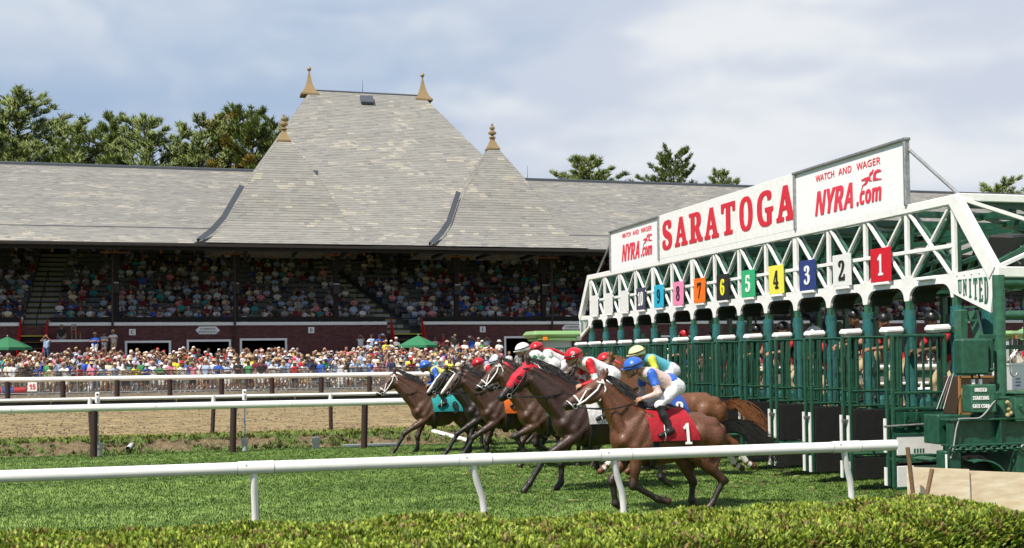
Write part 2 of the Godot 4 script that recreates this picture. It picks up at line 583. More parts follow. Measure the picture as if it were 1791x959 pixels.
func make_grandstand() -> void:
	slate_noise.seed = 3
	slate_noise.frequency = 0.55
	slate_noise.fractal_octaves = 3
	var gs := thing("grandstand", "long wooden racecourse grandstand with grey slate roof, peaked centre and dark red brick base", "grandstand")
	var slate := tinted("slate", 0.75)
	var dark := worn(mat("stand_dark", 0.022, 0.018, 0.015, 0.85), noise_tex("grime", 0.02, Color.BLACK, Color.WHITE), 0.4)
	var beige := worn(mat("stand_beige", 0.22, 0.20, 0.16, 0.85), noise_tex("grime", 0.02, Color.BLACK, Color.WHITE), 0.3)
	var seat_grey := worn(mat("seat_grey", 0.19, 0.20, 0.215, 0.8), noise_tex("grime", 0.02, Color.BLACK, Color.WHITE), 0.5)
	var lead := worn(mat("lead", 0.085, 0.10, 0.125, 0.5), noise_tex("grime", 0.02, Color.BLACK, Color.WHITE), 0.7)
	var gold := worn(mat("gilt_copper", 0.42, 0.30, 0.15, 0.45, 0.35), noise_tex("grime", 0.02, Color.BLACK, Color.WHITE), 1.5)
	var brick := mat("dark_brick", 0.150, 0.058, 0.056, 0.85)
	brick_courses(brick)
	var x0 := -45.0
	var x1 := 110.0
	# --- roofs
	var ridge := node("wing_roof", gs)
	var eave := 9.75
	for side in 2:
		var b := B.new()
		var xa: float = x0 if side == 0 else 20.0
		var xb: float = 6.0 if side == 0 else x1
		slates(b, PackedVector3Array([Vector3(xa, eave, EAVE_Z), Vector3(xa, 10.95, -77.7), Vector3(xa, 17.05, -91.6)]), PackedVector3Array([Vector3(xb, eave, EAVE_Z), Vector3(xb, 10.95, -77.7), Vector3(xb, 17.05, -91.6)]), 0.21, 0.44, Vector3(0, 1, 1))
		stuff(obj("slates", b, slate, ridge))
		var cap := B.new()
		cap.box(Vector3((xa + xb) / 2, 17.12, -91.75), Vector3(xb - xa, 0.28, 0.5), Basis.IDENTITY, 0.05)
		cap.box(Vector3((xa + xb) / 2, 10.93, -77.66), Vector3(xb - xa, 0.10, 0.06))
		cap.quad(Vector3(xa, 17.0, -91.9), Vector3(xb, 17.0, -91.9), Vector3(xb, 9.0, -106), Vector3(xa, 9.0, -106), Vector3(0, 1, -1))
		obj("ridge_cap", cap, lead, ridge)
	var main := B.new()
	slates(main, PackedVector3Array([Vector3(-0.4, 9.82, -75.45), Vector3(0.9, 11.0, -77.4), Vector3(8.45, 23.3, -90)]), PackedVector3Array([Vector3(26.3, 9.82, -75.45), Vector3(25.0, 11.0, -77.4), Vector3(17.45, 23.3, -90)]), 0.21, 0.44, Vector3(0, 1, 1))
	slates(main, PackedVector3Array([Vector3(0.9, 11.0, -77.4), Vector3(8.45, 23.3, -90)]), PackedVector3Array([Vector3(0.9, 11.0, -104), Vector3(8.45, 23.3, -91)]), 0.21, 0.44, Vector3(-1, 1, 0))
	slates(main, PackedVector3Array([Vector3(25.0, 11.0, -77.4), Vector3(17.45, 23.3, -90)]), PackedVector3Array([Vector3(25.0, 11.0, -104), Vector3(17.45, 23.3, -91)]), 0.21, 0.44, Vector3(1, 1, 0))
	var mr := node("centre_roof", gs)
	stuff(obj("slates", main, slate, mr))
	var rc := B.new()
	rc.box(Vector3(12.95, 23.34, -90.3), Vector3(9.0, 0.22, 0.6), Basis.IDENTITY, 0.05)
	rc.quad(Vector3(8.45, 23.2, -90.6), Vector3(17.45, 23.2, -90.6), Vector3(26, 11, -104), Vector3(0, 11, -104), Vector3(0, 1, -1))
	obj("ridge_cap", rc, lead, mr)
	var hb := B.new()
	hb.box(Vector3(12.75, 22.6, -89.05), Vector3(1.0, 0.95, 0.25), Basis(Vector3.RIGHT, -0.80), 0.03)
	obj("roof_hatch", hb, lead, mr)
	for px: float in [5.72, 20.75]:
		var pr := node("gable_roof", gs)
		var prof := [[0.38, 17.45], [1.9, 15.1], [2.62, 13.9], [3.9, 11.4], [4.6, 10.5], [5.35, 9.80]]
		prof.reverse()
		var az := -80.7
		for f in 4:
			var l := PackedVector3Array()
			var r := PackedVector3Array()
			for q in prof:
				var h: float = q[0]
				var y: float = q[1]
				var cn := [Vector3(px - h, y, az + h), Vector3(px + h, y, az + h), Vector3(px + h, y, az - h), Vector3(px - h, y, az - h)]
				l.append(cn[f]); r.append(cn[(f + 1) % 4])
			var b := B.new()
			slates(b, l, r, 0.21, 0.44, [Vector3(0, 1, 1), Vector3(1, 1, 0), Vector3(0, 1, -1), Vector3(-1, 1, 0)][f])
			stuff(obj("slates", b, slate, pr))
		# lead valley on the left, where the small roof cuts into the big one
		var fl := B.new()
		var left_path := PackedVector3Array()
		for q in prof:
			var h: float = q[0]
			var y: float = q[1]
			if y > 14.2: break
			var back := -75.5 - (y - 9.8) * 1.0
			left_path.append(Vector3(px - h - 0.10, y + 0.14, minf(back + 0.35, az + h - 0.0)))
		for i in left_path.size() - 1:
			var w0 := 0.42 - 0.03 * i
			fl.quad(left_path[i], left_path[i + 1], left_path[i + 1] + Vector3(-w0, 0.1, 0.05), left_path[i] + Vector3(-w0, 0.1, 0.05), Vector3(-0.3, 1, 1))
			fl.quad(left_path[i] + Vector3(-w0, 0.1, 0.05), left_path[i + 1] + Vector3(-w0, 0.1, 0.05), left_path[i + 1] + Vector3(-w0, -0.2, 0), left_path[i] + Vector3(-w0, -0.2, 0), Vector3(-1, 0, 0))
		obj("flashing", fl, lead, pr)
		# urn finial on a copper cap
		var fb := B.new()
		fb.lathe(PackedVector2Array([Vector2(0.66, 0), Vector2(0.66, 0.1), Vector2(0.40, 0.42), Vector2(0.22, 0.75), Vector2(0.17, 0.9)]), Vector3(px, 17.42, az), 4, Basis.IDENTITY, true)
		fb.lathe(PackedVector2Array([Vector2(0.20, 0.86), Vector2(0.27, 0.92), Vector2(0.20, 1.0), Vector2(0.12, 1.05), Vector2(0.12, 1.12), Vector2(0.30, 1.2), Vector2(0.31, 1.3), Vector2(0.16, 1.42), Vector2(0.10, 1.5), Vector2(0.2, 1.58), Vector2(0.2, 1.68), Vector2(0.08, 1.78), Vector2(0.09, 1.9), Vector2(0.0, 2.02)]), Vector3(px, 17.42, az), 12)
		obj("urn_finial", fb, gold, pr)
	for px: float in [8.4, 17.45]:
		var sb := B.new()
		sb.lathe(PackedVector2Array([Vector2(1.0, -0.1), Vector2(1.0, 0.02), Vector2(0.62, 0.35), Vector2(0.36, 0.8), Vector2(0.19, 1.3), Vector2(0.08, 1.8), Vector2(0.06, 1.95)]), Vector3(px, 23.05, -90.3), 4, Basis.IDENTITY, true)
		sb.ball(Vector3(px, 25.1, -90.3), Vector3(0.17, 0.17, 0.17), 12, 8)
		obj("spire", sb, gold, mr)
	for p: Vector3 in [Vector3(12.6, 23.4, -90.3), Vector3(26.6, 17.2, -91.7), Vector3(44.6, 17.2, -91.7), Vector3(62.0, 17.2, -91.7)]:
		var lr := B.new()
		lr.rod(p, p + Vector3(0, 1.1, 0), 0.025, 0.01, 5)
		obj("lightning_rod", lr, M.dark_steel, mr)
	# --- eave: gutter, fascia and the dark ceiling behind it
	var gut := B.new()
	gut.box(Vector3((x0 + x1) / 2, 9.62, EAVE_Z + 0.05), Vector3(x1 - x0, 0.22, 0.16), Basis.IDENTITY, 0.04)
	obj("gutter", gut, dark, gs)
	var fas := B.new()
	fas.box(Vector3((x0 + x1) / 2, 9.42, EAVE_Z - 0.25), Vector3(x1 - x0, 0.20, 0.12))
	obj("fascia", fas, dark, gs)
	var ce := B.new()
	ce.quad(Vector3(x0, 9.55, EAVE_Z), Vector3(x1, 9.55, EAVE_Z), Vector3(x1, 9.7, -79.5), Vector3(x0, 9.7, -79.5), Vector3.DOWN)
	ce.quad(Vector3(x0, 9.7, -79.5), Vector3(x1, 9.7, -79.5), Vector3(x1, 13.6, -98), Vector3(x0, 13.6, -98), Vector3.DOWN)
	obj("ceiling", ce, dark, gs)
	# --- columns, brackets, ceiling beams, lamps
	var orange := mat("rust_bracket", 0.20, 0.085, 0.035, 0.8)
	var cols := [-14.6, -5.4, 2.42, 9.28, 17.97, 24.57, 32.6, 41.0, 50.0, 59.5, 70.0]
	for cx: float in cols:
		var col := node("column", gs)
		var cb := B.new()
		cb.box(Vector3(cx, 7.0, -80.9), Vector3(0.34, 5.4, 0.34), Basis.IDENTITY, 0.03)
		cb.box(Vector3(cx, 9.0, -80.9), Vector3(0.62, 1.1, 0.42), Basis.IDENTITY, 0.06)
		for s: float in [-1.0, 1.0]:
			cb.bar(Vector3(cx + s * 0.2, 8.55, -80.9), Vector3(cx + s * 0.95, 9.5, -80.9), 0.2, 0.22)
		obj("post", cb, dark, col)
		var br := B.new()
		br.box(Vector3(cx, 9.5, -79.9), Vector3(1.9, 0.10, 0.10))
		br.box(Vector3(cx, 9.75, -79.9), Vector3(0.14, 0.6, 0.14))
		obj("bracket", br, orange, col)
		var sp := B.new()
		sp.box(Vector3(cx, 7.15, -80.55), Vector3(0.5, 0.7, 0.35), Basis.IDENTITY, 0.03)
		obj("loudspeaker", sp, M.black, col)
		var st := B.new()
		st.box(Vector3(cx, 7.52, -80.36), Vector3(0.42, 0.08, 0.06))
		obj("speaker_label", st, M.galvanised, col)
	for px: float in [-5.55, 2.32, 24.9, 41.3]:
		var pb := B.new()
		pb.rod(Vector3(px, 9.4, -79.8), Vector3(px, 1.2, -79.8), 0.075, -1.0, 8)
		obj("drainpipe", pb, worn(mat("pipe_brown", 0.055, 0.025, 0.022, 0.6), noise_tex("grime", 0.02, Color.BLACK, Color.WHITE), 0.6), gs)
	for i in 34:
		var bm := B.new()
		var bx := -30.0 + i * 3.3
		bm.box(Vector3(bx, 9.48, -78.2), Vector3(0.16, 0.22, 5.0))
		obj("ceiling_beam", bm, dark, gs)
		var bk := B.new()
		bk.box(Vector3(bx + 1.2, 9.46, -77.4), Vector3(0.12, 0.42, 0.10))
		obj("hanger", bk, orange, gs)
	for i in 26:
		var lm := B.new()
		lm.lathe(PackedVector2Array([Vector2(0.02, 0.22), Vector2(0.05, 0.1), Vector2(0.17, 0.02), Vector2(0.18, 0.0), Vector2(0.0, 0.04)]), Vector3(-28.0 + i * 4.1, 9.15, -79.3), 8)
		obj("pendant_lamp", lm, mat("brass_shade", 0.25, 0.15, 0.06, 0.5), gs)
	# --- brick base wall with openings
	var base_y := 0.6
	var cap_y := 4.62
	var gaps := [[-11.3, -9.5, 0.0, 3.95], [-4.72, -1.92, 0.0, 3.55], [-0.77, 1.99, 0.0, 3.6], [2.71, 5.74, 0.0, 3.66], [12.75, 15.3, 0.0, 99.0], [21.35, 24.4, 0.0, 3.7], [33.0, 36.0, 0.0, 3.7], [37.5, 40.5, 0.0, 3.7], [46.0, 48.0, 0.0, 99.0]]
	var wb := B.new()
	var at := x0
	for g in gaps:
		wb.box(Vector3((at + g[0]) / 2, (base_y + cap_y) / 2, WALL_Z - 0.15), Vector3(g[0] - at, cap_y - base_y, 0.3))
		if g[3] < cap_y:
			var top: float = g[3]
			wb.box(Vector3((g[0] + g[1]) / 2, (top + cap_y) / 2, WALL_Z - 0.15), Vector3(g[1] - g[0], cap_y - top, 0.3))
		at = g[1]
	wb.box(Vector3((at + x1) / 2, (base_y + cap_y) / 2, WALL_Z - 0.15), Vector3(x1 - at, cap_y - base_y, 0.3))
	obj("brick_wall", wb, brick, gs)
	# white coping, broken at the aisles
	for s in [[x0, -11.3], [-9.5, 12.75], [15.3, 46.0], [48.0, x1]]:
		var cb := B.new()
		cb.box(Vector3((s[0] + s[1]) / 2, 4.74, WALL_Z - 0.1), Vector3(s[1] - s[0], 0.24, 0.5), Basis.IDENTITY, 0.04)
		obj("coping", cb, M.white_paint, gs)
		var rl := B.new()
		rl.box(Vector3((s[0] + s[1]) / 2, 5.08, WALL_Z - 0.75), Vector3(s[1] - s[0], 0.32, 0.06))
		obj("front_board", rl, dark, gs)
	for k in [1, 2, 3, 5, 6, 7]:
		var g: Array = gaps[k]
		var fr := B.new()
		for xx: float in [g[0], g[1]]:
			fr.box(Vector3(xx, (base_y + g[3]) / 2, WALL_Z + 0.03), Vector3(0.14, g[3] - base_y + 0.14, 0.1))
		fr.box(Vector3((g[0] + g[1]) / 2, g[3] + 0.003, WALL_Z + 0.034), Vector3(g[1] - g[0] + 0.144, 0.14, 0.1))
		obj("opening_frame", fr, M.white_paint, gs)
	# white low coping left of the second column, and a ledge
	var lw := B.new()
	lw.box(Vector3(-7.7, 2.1, -78.6), Vector3(3.5, 2.9, 0.3))
	obj("low_brick_wall", lw, brick, gs)
	var lc := B.new()
	lc.box(Vector3(-7.7, 3.62, -78.6), Vector3(3.6, 0.16, 0.42), Basis.IDENTITY, 0.02)
	obj("low_coping", lc, M.white_paint, gs)
	# the hall under the stand
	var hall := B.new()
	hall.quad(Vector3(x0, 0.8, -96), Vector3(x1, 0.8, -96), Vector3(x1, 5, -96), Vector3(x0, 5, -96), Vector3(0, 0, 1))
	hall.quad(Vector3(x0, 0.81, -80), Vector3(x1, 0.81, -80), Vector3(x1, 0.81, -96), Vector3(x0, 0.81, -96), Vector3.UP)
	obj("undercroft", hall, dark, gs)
	# --- seating tiers
	for r in 16:
		var z := -81.0 - r * 0.85
		var y := 4.25 + r * 0.42
		var tb := B.new()
		tb.box(Vector3((x0 + x1) / 2, y - 0.3, z - 0.42), Vector3(x1 - x0, 0.6, 0.85))
		obj("tier", tb, mat("tier_concrete", 0.09, 0.09, 0.09, 0.9), gs)
		var lo := x0
		for k in 4:
			var ac: float = [-10.4 - r * 0.02, 13.6 - r * 0.35, 46.8 - r * 0.3, 80.0][k]
			var bb := B.new()
			bb.box(Vector3((lo + ac - 1.0) / 2, y + 0.42, z - 0.42), Vector3(ac - 1.0 - lo, 0.05, 0.34))
			bb.box(Vector3((lo + ac - 1.0) / 2, y + 0.68, z - 0.64), Vector3(ac - 1.0 - lo, 0.30, 0.04))
			lo = ac + 1.0
			obj("bench", bb, seat_grey, gs)
			var nb := B.new()
			nb.box(Vector3(ac, y + 0.005, z + 0.0), Vector3(1.9, 0.03, 0.06))
			var tr := B.new()
			tr.box(Vector3(ac, y - 0.1, z - 0.42), Vector3(1.94, 0.206, 0.86))
			obj("aisle_step", tr, mat("step_grey", 0.36, 0.36, 0.34, 0.9), gs)
			obj("step_nosing", nb, mat("step_yellow", 0.50, 0.44, 0.03, 0.7), gs)
	for k in 3:
		var ac: float = [-10.4, 13.6, 46.8][k]
		var hr := B.new()
		var sl: float = [-0.02, -0.35, -0.3][k]
		hr.rod(Vector3(ac, 5.2, -81.2), Vector3(ac + sl * 9, 5.2 + 0.42 * 9, -81.2 - 0.85 * 9), 0.035, -1.0, 6)
		for j in 4:
			hr.rod(Vector3(ac + sl * j * 3, 4.2 + 0.42 * j * 3, -81.2 - 0.85 * j * 3), Vector3(ac + sl * j * 3, 5.2 + 0.42 * j * 3, -81.2 - 0.85 * j * 3), 0.035, -1.0, 6)
		obj("aisle_handrail", hr, M.black, gs)
	# --- back wall: dark boards below, pale panels above with door openings
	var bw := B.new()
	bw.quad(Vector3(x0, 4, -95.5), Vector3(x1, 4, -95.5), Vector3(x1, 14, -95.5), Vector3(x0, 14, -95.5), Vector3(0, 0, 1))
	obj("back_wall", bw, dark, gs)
	for i in 30:
		if i % 5 == 0 or i < 3: continue
		var pb := B.new()
		pb.box(Vector3(-26.0 + i * 3.4, 12.1, -95.4), Vector3(3.0, 2.6, 0.06))
		obj("back_panel", pb, beige, gs)
	for i in 14:
		var db := B.new()
		db.box(Vector3(-24.0 + i * 7.1, 11.4, -95.33), Vector3(1.2, 2.2, 0.06))
		obj("back_door", db, M.black, gs)
		var ib := B.new()
		ib.box(Vector3(-27.0 + i * 7.1, 10.5, -91.0), Vector3(0.3, 6.5, 0.3))
		obj("inner_post", ib, dark, gs)
	var tv := B.new()
	tv.box(Vector3(-1.75, 10.55, -94.5), Vector3(2.3, 0.95, 0.1))
	obj("red_banner", tv, mat("banner_red", 0.5, 0.02, 0.04, 0.6), gs)
	var tv2 := B.new()
	tv2.box(Vector3(29.0, 10.6, -94.5), Vector3(1.3, 0.7, 0.1))
	obj("red_banner", tv2, M.banner_red, gs)
	var ends := B.new()
	for ex: float in [x0, x1]:
		ends.quad(Vector3(ex, 0, WALL_Z), Vector3(ex, 0, -104), Vector3(ex, 14, -104), Vector3(ex, 9.5, WALL_Z), Vector3(signf(ex), 0, 0))
	ends.quad(Vector3(x0, 0, -104), Vector3(x1, 0, -104), Vector3(x1, 12, -104), Vector3(x0, 12, -104), Vector3(0, 0, -1))
	obj("outer_walls", ends, brick, gs)
	# --- signs on the wall
	for q in [["C", -4.32, 4.2], ["D", 7.46, 4.28], ["E", 19.69, 4.28]]:
		var sn := node("section_sign", gs)
		var pl := B.new()
		pl.box(Vector3(q[1], q[2], WALL_Z + 0.05), Vector3(0.42, 0.42, 0.06), Basis.IDENTITY, 0.01)
		obj("plate", pl, M.white_paint, sn)
		writing("letter", q[0], 0.22, M.black, Transform3D(Basis.IDENTITY, Vector3(q[1], q[2], WALL_Z + 0.084)), sn, "Droid Sans", 1.0, 700)
	for q in [[0.53, 4.3, "CLUBHOUSE", "RESERVED SEATS"], [26.46, 4.33, "CLUBHOUSE", "RESERVED SEATS"]]:
		var sn := node("arrow_sign", gs)
		var pl := B.new()
		pl.prism(PackedVector2Array([Vector2(-0.55, -0.26), Vector2(0.55, -0.26), Vector2(0.8, 0), Vector2(0.55, 0.26), Vector2(-0.55, 0.26), Vector2(-0.8, 0)]), 0.05, Transform3D(Basis.IDENTITY, Vector3(q[0], q[1], WALL_Z + 0.05)))
		obj("plate", pl, M.white_paint, sn)
		writing("lettering", q[2], 0.13, M.black, Transform3D(Basis.IDENTITY, Vector3(q[0], q[1] + 0.1, WALL_Z + 0.08)), sn, "Droid Serif", 0.9, 700)
		writing("lettering", q[3], 0.13, M.black, Transform3D(Basis.IDENTITY, Vector3(q[0], q[1] - 0.11, WALL_Z + 0.08)), sn, "Droid Serif", 0.75, 700)
	# --- the two flights of wooden steps with red railings
	for sx in [[-10.4, 1.5], [14.15, 2.1]]:
		var fl := node("front_steps", gs)
		var cx: float = sx[0]
		var hw: float = sx[1] / 2
		for i in 8:
			var sb := B.new()
			var yy := 4.0 - i * 0.42
			sb.box(Vector3(cx, yy - 0.03, -79.8 + i * 0.42), Vector3(hw * 2, 0.07, 0.42), Basis.IDENTITY, 0.01)
			obj("step", sb, M.step_yellow if i == 0 else worn(mat("step_wood", 0.20, 0.10, 0.045, 0.8), noise_tex("grime", 0.02, Color.BLACK, Color.WHITE), 0.6), fl)
			var rb := B.new()
			rb.box(Vector3(cx, yy - 0.25, -80.0 + i * 0.42), Vector3(hw * 2, 0.35, 0.03))
			obj("riser", rb, mat("riser_dark", 0.03, 0.02, 0.018, 0.8), fl)
		for s: float in [-1.0, 1.0]:
			var rr := B.new()
			var rx := cx + s * (hw + 0.06)
			for h: float in [0.35, 0.7, 1.05]:
				rr.rod(Vector3(rx, 4.0 + h, -80.0), Vector3(rx, 0.9 + h, -76.7), 0.045, -1.0, 6)
			for j in 4:
				var yb := 4.0 - j * 1.03
				rr.rod(Vector3(rx, yb - 0.1, -80.0 + j * 1.1), Vector3(rx, yb + 1.1, -80.0 + j * 1.1), 0.05, -1.0, 6)
			rr.bar(Vector3(rx, 4.0, -80.0), Vector3(rx, 0.9, -76.7), 0.08, 0.3)
			obj("railing", rr, M.red_paint, fl)
	for q in [[11.0, 12.9], [15.5, 17.6]]:
		var rb := B.new()
		rb.rod(Vector3(q[0], 3.2, -78.3), Vector3(q[1], 3.2, -78.3), 0.045, -1.0, 6)
		rb.rod(Vector3(q[0], 3.2, -78.3), Vector3(q[0], 1.2, -78.3), 0.05, -1.0, 6)
		rb.rod(Vector3(q[1], 3.2, -78.3), Vector3(q[1], 1.2, -78.3), 0.05, -1.0, 6)
		obj("landing_rail", rb, M.red_paint, gs)
		var lb := B.new()
		lb.box(Vector3((q[0] + q[1]) / 2, 1.45, -78.9), Vector3(q[1] - q[0], 1.5, 1.6))
		obj("landing", lb, brick, gs)

func brick_courses(m: StandardMaterial3D) -> void:
	var s := 256
	var im := Image.create(s, s, false, Image.FORMAT_RGB8)
	var hm := Image.create(s, s, false, Image.FORMAT_RGB8)
	var r := RandomNumberGenerator.new()
	r.seed = 5
	im.fill(Color(0.62, 0.60, 0.60))
	for row in 16:
		for k in 8:
			var t := r.randf_range(0.78, 1.0)
			for w in [-s, 0]:
				var rect := Rect2i(k * 32 + (16 if row % 2 else 0) + w + 1, row * 16 + 1, 30, 14)
				im.fill_rect(rect, Color(t, t * r.randf_range(0.94, 1.0), t))
				hm.fill_rect(rect, Color.WHITE)
	m.albedo_texture = ImageTexture.create_from_image(im)
	m.uv1_scale = Vector3(0.5, 0.5, 0.5)
	relief(m, ImageTexture.create_from_image(hm), 1.5, 0.5)

# ================================================================ trees
func pine_shapes(seed_: int, slender: float) -> Array:
	var r := RandomNumberGenerator.new()
	r.seed = seed_
	var wood := B.new()
	var pts := PackedVector3Array()
	var rad := PackedFloat32Array()
	var lean := Vector3(r.randf_range(-0.03, 0.03), 0, r.randf_range(-0.03, 0.03))
	for i in 9:
		var h := i / 8.0
		pts.append(lean * h * 12.0 + Vector3(r.randf_range(-0.1, 0.1), h * 24.0, r.randf_range(-0.1, 0.1)))
		rad.append(lerpf(0.42, 0.04, h))
	wood.tube(pts, rad, 7)
	var leaf := B.new()
	var y := 9.0
	while y < 24.2:
		var h := (y - 9.0) / 15.2
		var reach := slender * (1.1 + 3.6 * sin(PI * clampf(pow(1.0 - h, 0.85) * 0.62 + 0.02, 0, 1))) * r.randf_range(0.7, 1.2)
		var arms := r.randi_range(3, 5)
		var a0 := r.randf() * TAU
		for k in arms:
			if r.randf() < 0.12: continue
			var a := a0 + TAU * k / arms + r.randf_range(-0.4, 0.4)
			var len := reach * r.randf_range(0.55, 1.15)
			var up := lerpf(0.05, 0.9, h) + r.randf_range(-0.1, 0.15)
			var base := lean * (y / 24.0) * 12.0 + Vector3(0, y, 0)
			var dir := Vector3(cos(a), up * 0.6, sin(a)).normalized()
			var tip := base + dir * len + Vector3(0, 0.22 * len, 0)
			wood.rod(base, tip, lerpf(0.10, 0.05, h), 0.015, 4, false)
			var n_cl := int(7 + len * 9.0)
			for j in n_cl:
				var t := pow(r.randf(), 0.6) * 0.82 + 0.2
				var side := Vector3(-sin(a), 0, cos(a)) * r.randf_range(-1, 1) * len * 0.36 * (1.15 - t)
				var o := base.lerp(tip, t) + side + Vector3(0, r.randf_range(-0.12, 0.24), 0)
				var tone := r.randf_range(0.6, 1.35)
				leaf.col = Color(0.205 * tone, 0.265 * tone, 0.082 * tone)
				var puff := r.randf_range(0.75, 1.2)
				for q in 13:
					var d := (dir * 0.5 + Vector3(r.randf_range(-0.8, 0.8), r.randf_range(0.0, 1.5), r.randf_range(-0.8, 0.8))).normalized()
					var l := r.randf_range(0.24, 0.52) * puff
					var w := d.cross(Vector3(r.randf_range(-1, 1), r.randf_range(-1, 1), r.randf_range(-1, 1))).normalized() * r.randf_range(0.014, 0.032)
					var nn := (d * 0.6 + Vector3(r.randf_range(-0.5, 0.5), 0.8, r.randf_range(-0.2, 0.9))).normalized()
					leaf.tri(o - w, o + w, o + d * l, nn, nn, nn)
					leaf.tri(o + d * l * 0.35 - w * 1.2, o + d * l * 0.35 + w * 1.2, o + d * l * 1.2, nn, nn, nn)
		y += r.randf_range(0.34, 0.7)
	return [wood.mesh(), leaf.mesh()]

func make_trees() -> void:
	var bark := worn(mat("pine_bark", 0.075, 0.055, 0.04, 0.95), noise_tex("grime", 0.02, Color.BLACK, Color.WHITE), 0.8)
	var needles := tinted("needles", 0.7)
	needles.backlight_enabled = true
	needles.backlight = Color(0.35, 0.35, 0.35)
	var yellow := StandardMaterial3D.new()
	yellow.resource_name = "needles_yellowing"
	yellow.albedo_color = Color(1.9, 1.2, 1.0).linear_to_srgb()
	yellow.vertex_color_use_as_albedo = true
	yellow.roughness = 0.8
	yellow.backlight_enabled = true
	yellow.backlight = Color(0.35, 0.35, 0.35)
	var kinds := [pine_shapes(101, 1.25), pine_shapes(202, 0.95), pine_shapes(303, 1.1), pine_shapes(404, 0.85)]
	# x at the tree line, z, height of the tip, kind, turn, spread, label
	var spots := [
		[-16.4, -118.0, 26.8, 0, 0.0, 1.45, "broad tall pine at the left edge behind the roof, highest of its group"],
		[-20.4, -115.0, 25.4, 2, 1.2, 1.2, "pine half cut off by the left edge, behind the left wing of the roof"],
		[-16.6, -113.0, 21.6, 2, 0.8, 1.4, "low pine under the boughs of the tallest one at the left"],
		[-12.9, -113.5, 20.6, 3, 3.3, 1.0, "low pine filling the gap right of the tallest one"],
		[-10.3, -114.5, 23.2, 2, 2.2, 1.25, "bushy rounded pine next to the tallest pine on the left"],
		[-8.2, -119.0, 25.8, 1, 3.1, 0.95, "thin forked pine with sky showing through, above the bushy rounded pine"],
		[-5.0, -114.5, 25.0, 3, 0.7, 1.3, "dense conical pine standing alone in the left group"],
		[-2.9, -116.0, 20.8, 2, 5.2, 1.0, "low bushy pine right of the dense conical one"],
		[-1.2, -115.0, 21.6, 0, 4.0, 0.8, "spreading pine in the dip of the left tree line"],
		[0.6, -116.0, 24.8, 2, 5.1, 1.15, "dark leaning pine left of the yellowing one"],
		[3.2, -117.0, 26.0, 1, 1.9, 1.25, "yellowing pine with brown needles among green ones"],
		[5.6, -116.0, 26.2, 3, 2.7, 1.3, "full dark green pine touching the peaked roof"],
		[8.0, -119.0, 25.4, 0, 0.4, 1.0, "pine partly hidden by the left slope of the centre roof"],
		[41.6, -118.0, 23.4, 3, 1.0, 1.4, "small pointed pine with low side boughs right of the right gable roof"],
		[44.2, -119.0, 20.8, 2, 2.0, 1.0, "low pine top just showing over the ridge beside the small pointed pine"],
		[51.0, -118.0, 24.0, 0, 3.0, 1.0, "wide pine above the white sign, largest on the right"],
		[48.6, -119.0, 20.6, 2, 0.5, 0.7, "small pine tip left of the wide pine above the sign"],
		[57.4, -119.0, 22.4, 1, 4.2, 1.05, "wispy pine top showing over the right wing ridge near the sign"],
		[96.0, -120.0, 22.4, 2, 5.0, 1.2, "pine top at the right edge above the gate's end frame"],
		[82.5, -121.0, 20.6, 3, 0.2, 0.7, "tiny pine tip on the ridge right of the sign's brace"],
	]
	for s in spots:
		var t := thing("pine_tree", s[6], "tree", Vector3(s[0], 0, s[1]), s[4], "pines behind the grandstand")
		var k: float = s[2] / 24.0
		var shapes: Array = kinds[s[3]]
		obj("trunk", shapes[0], bark, t).scale = Vector3(k * s[5] * 0.8, k, k * s[5] * 0.8)
		var cr := obj("crown", shapes[1], yellow if s[3] == 1 and s[0] > 0 and s[0] < 10 else needles, t)
		cr.scale = Vector3(k * s[5], k, k * s[5])
		stuff(cr)

